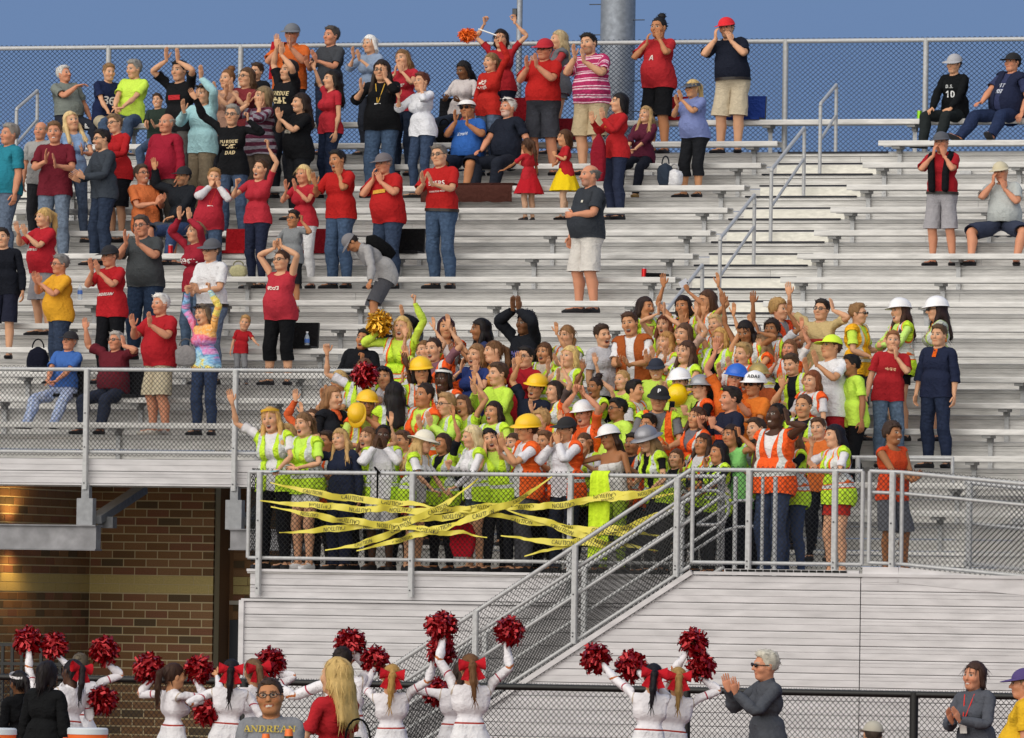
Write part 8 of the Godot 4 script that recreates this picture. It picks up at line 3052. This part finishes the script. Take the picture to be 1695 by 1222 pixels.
	stadium_seat(936, 1, hexc("7c1c28"), "dark red folding seat behind the girl in tutu", 0.3)
	stadium_seat(1119, 0, sred, "red folding seat behind woman in visor", 0.36)
	stadium_seat(1236, 0, hexc("27408c"), "blue folding seat behind man in khaki shorts", 0.46)
	stadium_seat(391, 6, hexc("b01f28"), "bright red seat beside the woman with badge", 0.36)
	stadium_seat(676, 6, Color(0.10, 0.10, 0.11), "black folding seat between two men in red", 0.36)
	stadium_seat(531, 6, hexc("8c1c28"), "dark red seat behind the man in red polo", 0.4)
	stadium_seat(747, 0, Color(0.12, 0.12, 0.14), "black folding seat near the woman holding a child", 0.4)
	stadium_seat(113, 12, Color(0.10, 0.10, 0.11), "black folding seat under the old man in blue", 0.46)
	stadium_seat(208, 12, Color(0.12, 0.12, 0.13), "black folding seat under the man in maroon polo", 0.46)
	stadium_seat(497, 10, Color(0.10, 0.10, 0.11), "black folding seat beside woman in red tank top", 0.4)
	can(282, 416, 6, Color(0.75, 0.08, 0.12), "red drink can on the bench beside grey polo man")
	can(1522, 195, 0, Color(0.55, 0.80, 0.15), "green drink can on the top bench at right")
	can(1066, 458, 7, Color(0.8, 0.08, 0.10), "red drink can standing alone on a middle bench")
	can(20, 458, 7, Color(0.15, 0.55, 0.6), "teal drink can at the left edge")
	bottle(132, 495, 8, "clear water bottle behind the yellow t-shirt")
	bottle(508, 572, 10, "clear water bottle beside the black seat")
	# umbrella beside the can
	var uz := zn(7) - TREAD + 0.17
	var up := at(1086, 460, uz)
	var um := thing("folded_umbrella", "short folded black umbrella lying beside the red can", "umbrella", Vector3(up.x, yf(7) + SEATH + 0.03, uz))
	st = stool()
	cyl(st, Vector3(-0.13, 0, 0), Vector3(0.10, 0, 0), 0.030, 0.026, 10)
	part("canopy", st.commit(), cloth(Color(0.06, 0.06, 0.07)), um)
	st = stool()
	cyl(st, Vector3(0.10, 0, 0), Vector3(0.17, 0, 0), 0.016, 0.014, 8)
	part("handle", st.commit(), solid(Color(0.05, 0.05, 0.05), 0.4), um)
	# brown blanket over a bench
	var bzz := zn(3) - TREAD
	var xa := at(697, 320, bzz + 0.28).x
	var xb := at(848, 320, bzz + 0.28).x
	var bl := thing("blanket", "dark brown blanket draped over a bench", "blanket", Vector3(xa, yf(3) + SEATH, bzz))
	var rows := []
	for k in 8:
		var row := []
		for j in 16:
			var x := (xb - xa) * j / 15.0
			var wv := noise.get_noise_2d(x * 120.0, k * 25.0) * 0.02
			var q := [Vector3(x, 0.008, 0.0), Vector3(x, 0.012, 0.14), Vector3(x, 0.010, 0.275), Vector3(x, -0.03, 0.295 + wv), Vector3(x, -0.08, 0.297 + wv), Vector3(x, -0.13, 0.297 + wv), Vector3(x, -0.18, 0.299 + wv), Vector3(x, -0.215 + wv, 0.29)]
			row.append(q[k])
		rows.append(row)
	st = stool()
	grid(st, rows, false)
	st.generate_normals()
	part("cloth", st.commit(), cloth(hexc("4c2c26")), bl)
	part("folded_edge", boxm(Vector3(xb - xa, 0.03, 0.22)), cloth(hexc("40241f")), bl, Transform3D(Basis(), Vector3((xb - xa) * 0.5, 0.026, 0.13)))
	# bags set down on benches
	var bag := func(nm: String, u: float, n: int, size: Vector3, c: Color, label: String):
		var z := zn(n) - TREAD + 0.14
		var x := at(u, lerpf(200.0, 700.0, n / 13.0), z).x
		sack(nm, label, Vector3(x, yf(n) + SEATH, z), size, c, rng.randf_range(-0.4, 0.4))
	bag.call("plastic_bag", 1116, 3, Vector3(0.22, 0.22, 0.18), Color(0.9, 0.9, 0.92), "white plastic bag beside the woman in visor")
	bag.call("dark_backpack", 1101, 3, Vector3(0.20, 0.30, 0.18), Color(0.20, 0.24, 0.30), "slate grey backpack behind the white plastic bag")
	bag.call("navy_bag", 62, 11, Vector3(0.26, 0.32, 0.2), Color(0.08, 0.09, 0.15), "navy bag hanging at the left above the old man in blue")
	bag.call("beige_bag", 394, 7, Vector3(0.22, 0.16, 0.14), Color(0.72, 0.70, 0.55), "small beige bag below the bright red seat")
	bag.call("black_bag", 735, 1, Vector3(0.22, 0.25, 0.2), Color(0.07, 0.07, 0.08), "black and yellow bag below the woman holding a child")
	bag.call("grey_bag", 620, 7, Vector3(0.2, 0.25, 0.16), Color(0.6, 0.6, 0.62), "pale grey bag behind the stooping man")
	# things on the railing
	var v0 := at(975, 779, 0.10)
	var v1 := at(1008, 779, 0.10)
	var vb := at(990, 930, 0.10)
	var hv := thing("hanging_vest", "long neon yellow vest hung over the platform railing", "vest", Vector3(v0.x, v0.y, 0.03))
	rows = []
	var wv := v1.x - v0.x
	for k in 14:
		var row := []
		var f := k / 13.0
		for j in 9:
			var x := wv * (j / 8.0) * lerpf(0.85, 1.0, smoothstep(0.0, 0.3, f)) + 0.02 - 0.03 * f
			var zz := 0.06 + 0.02 * sin(j * 1.9 + k * 0.3) + 0.012 * noise.get_noise_2d(j * 50.0, k * 40.0)
			var y := 0.03 - f * (v0.y - vb.y)
			if k == 0: zz = -0.03
			row.append(Vector3(x, y if k > 0 else 0.0, zz))
		rows.append(row)
	st = stool()
	grid(st, rows, false)
	st.generate_normals()
	part("cloth", st.commit(), cloth(hexc("d6f53a")), hv)
	st = stool()
	for j in 3:
		var xx := wv * (0.25 + 0.25 * j)
		bx(st, Vector3(xx, -0.34, 0.088), Vector3(0.05, 0.012, 0.004), Basis(Vector3.BACK, 0.3 * (j - 1)))
	part("orange_mark", st.commit(), cloth(hexc("f29a2c")), hv)
	sack("drawstring_bag", "red drawstring bag hanging behind the tape on the railing", at(766, 922, -0.06), Vector3(0.30, 0.42, 0.07), hexc("b81c2c"), 0.0, true)
	# cables tied over the rail
	var ct := thing("black_strap", "black strap tied round the platform rail", "strap", at(625, 782, 0.07))
	st = stool()
	cyl(st, Vector3(0, 0.03, 0), Vector3(0, -0.34, 0), 0.012, 0.010, 6)
	cyl(st, Vector3(-0.04, 0.06, 0), Vector3(0.03, -0.01, 0.01), 0.012, 0.012, 6)
	part("strap", st.commit(), cloth(Color(0.04, 0.04, 0.045)), ct)
	# drink coolers on a table at the lower left
	var tz := 17.0
	var c0 := at(145, 1205, tz)
	var tb := thing("folding_table", "folding table carrying drink coolers at lower left", "table", Vector3(c0.x - 0.35, GY, tz))
	var th := 0.70
	part("tabletop", boxm(Vector3(1.8, 0.04, 0.7)), solid(Color(0.75, 0.75, 0.74), 0.6), tb, Transform3D(Basis(), Vector3(0, th, 0)))
	for sx in [-0.8, 0.8]:
		for sz in [-0.28, 0.28]:
			st = stool()
			cyl(st, Vector3(sx, 0, sz), Vector3(sx, th - 0.02, sz), 0.016, 0.016, 8)
			part("leg", st.commit(), solid(Color(0.3, 0.3, 0.32), 0.5, 0.4), tb)
	for k in 2:
		var cx: float = at([145, -6][k], 1205, tz).x
		var co := thing("drink_cooler", ["orange drink cooler with white lid beside the cheerleaders", "orange drink cooler cut off by the lower left corner"][k], "cooler", Vector3(cx, GY + th + 0.02, tz), 0.0, "orange drink coolers")
		var top := c0.y - (GY + th + 0.02) if k == 0 else c0.y - (GY + th + 0.02) - 0.02
		st = stool()
		cyl(st, Vector3.ZERO, Vector3(0, top - 0.06, 0), 0.165, 0.185, 24)
		part("barrel", st.commit(), solid(hexc("e8641c"), 0.45), co)
		st = stool()
		cyl(st, Vector3(0, top - 0.06, 0), Vector3(0, top - 0.012, 0), 0.190, 0.190, 24)
		cyl(st, Vector3(0, top - 0.012, 0), Vector3(0, top, 0), 0.190, 0.175, 24)
		part("lid", st.commit(), solid(Color(0.82, 0.84, 0.86), 0.45), co)
		st = stool()
		for s in [-1.0, 1.0]: bx(st, Vector3(s * 0.20, top - 0.11, 0), Vector3(0.04, 0.035, 0.12))
		part("handle", st.commit(), solid(hexc("d65816"), 0.5), co)
	sack("towel", "white towel heaped on the folding table", at(207, 1222, tz) * Vector3(1, 0, 1) + Vector3(0, GY + th + 0.02, 0), Vector3(0.2, 0.16, 0.2), Color(0.88, 0.88, 0.9), 0.0, false)
	# orange drink bottles of the person in grey
	for k in 2:
		var bz2 := 31.35
		var bp := at([478, 440][k], [1214, 1222][k], bz2)
		var bt := thing("sports_bottle", ["dark sports bottle with orange lid in front of the lettered t-shirt", "orange bottle top at the bottom edge"][k], "bottle", bp)
		st = stool()
		cyl(st, Vector3(0, -0.20, 0), Vector3(0, -0.02, 0), 0.035, 0.032, 12)
		part("body", st.commit(), solid(Color(0.12, 0.2, 0.12), 0.4), bt)
		st = stool()
		cyl(st, Vector3(0, -0.02, 0), Vector3(0, 0.03, 0), 0.032, 0.026, 12)
		part("lid", st.commit(), solid(hexc("f0742a"), 0.4), bt)

func _ready() -> void:
	rng.seed = 7
	noise.seed = 3
	noise.frequency = 0.05
	noise.fractal_octaves = 3
	build_camera_and_light()
	build_ground()
	build_grandstand()
	build_rails()
	build_walls()
	build_underdeck()
	build_brick()
	build_poles()
	build_black_fence()
	build_people()
	build_props()
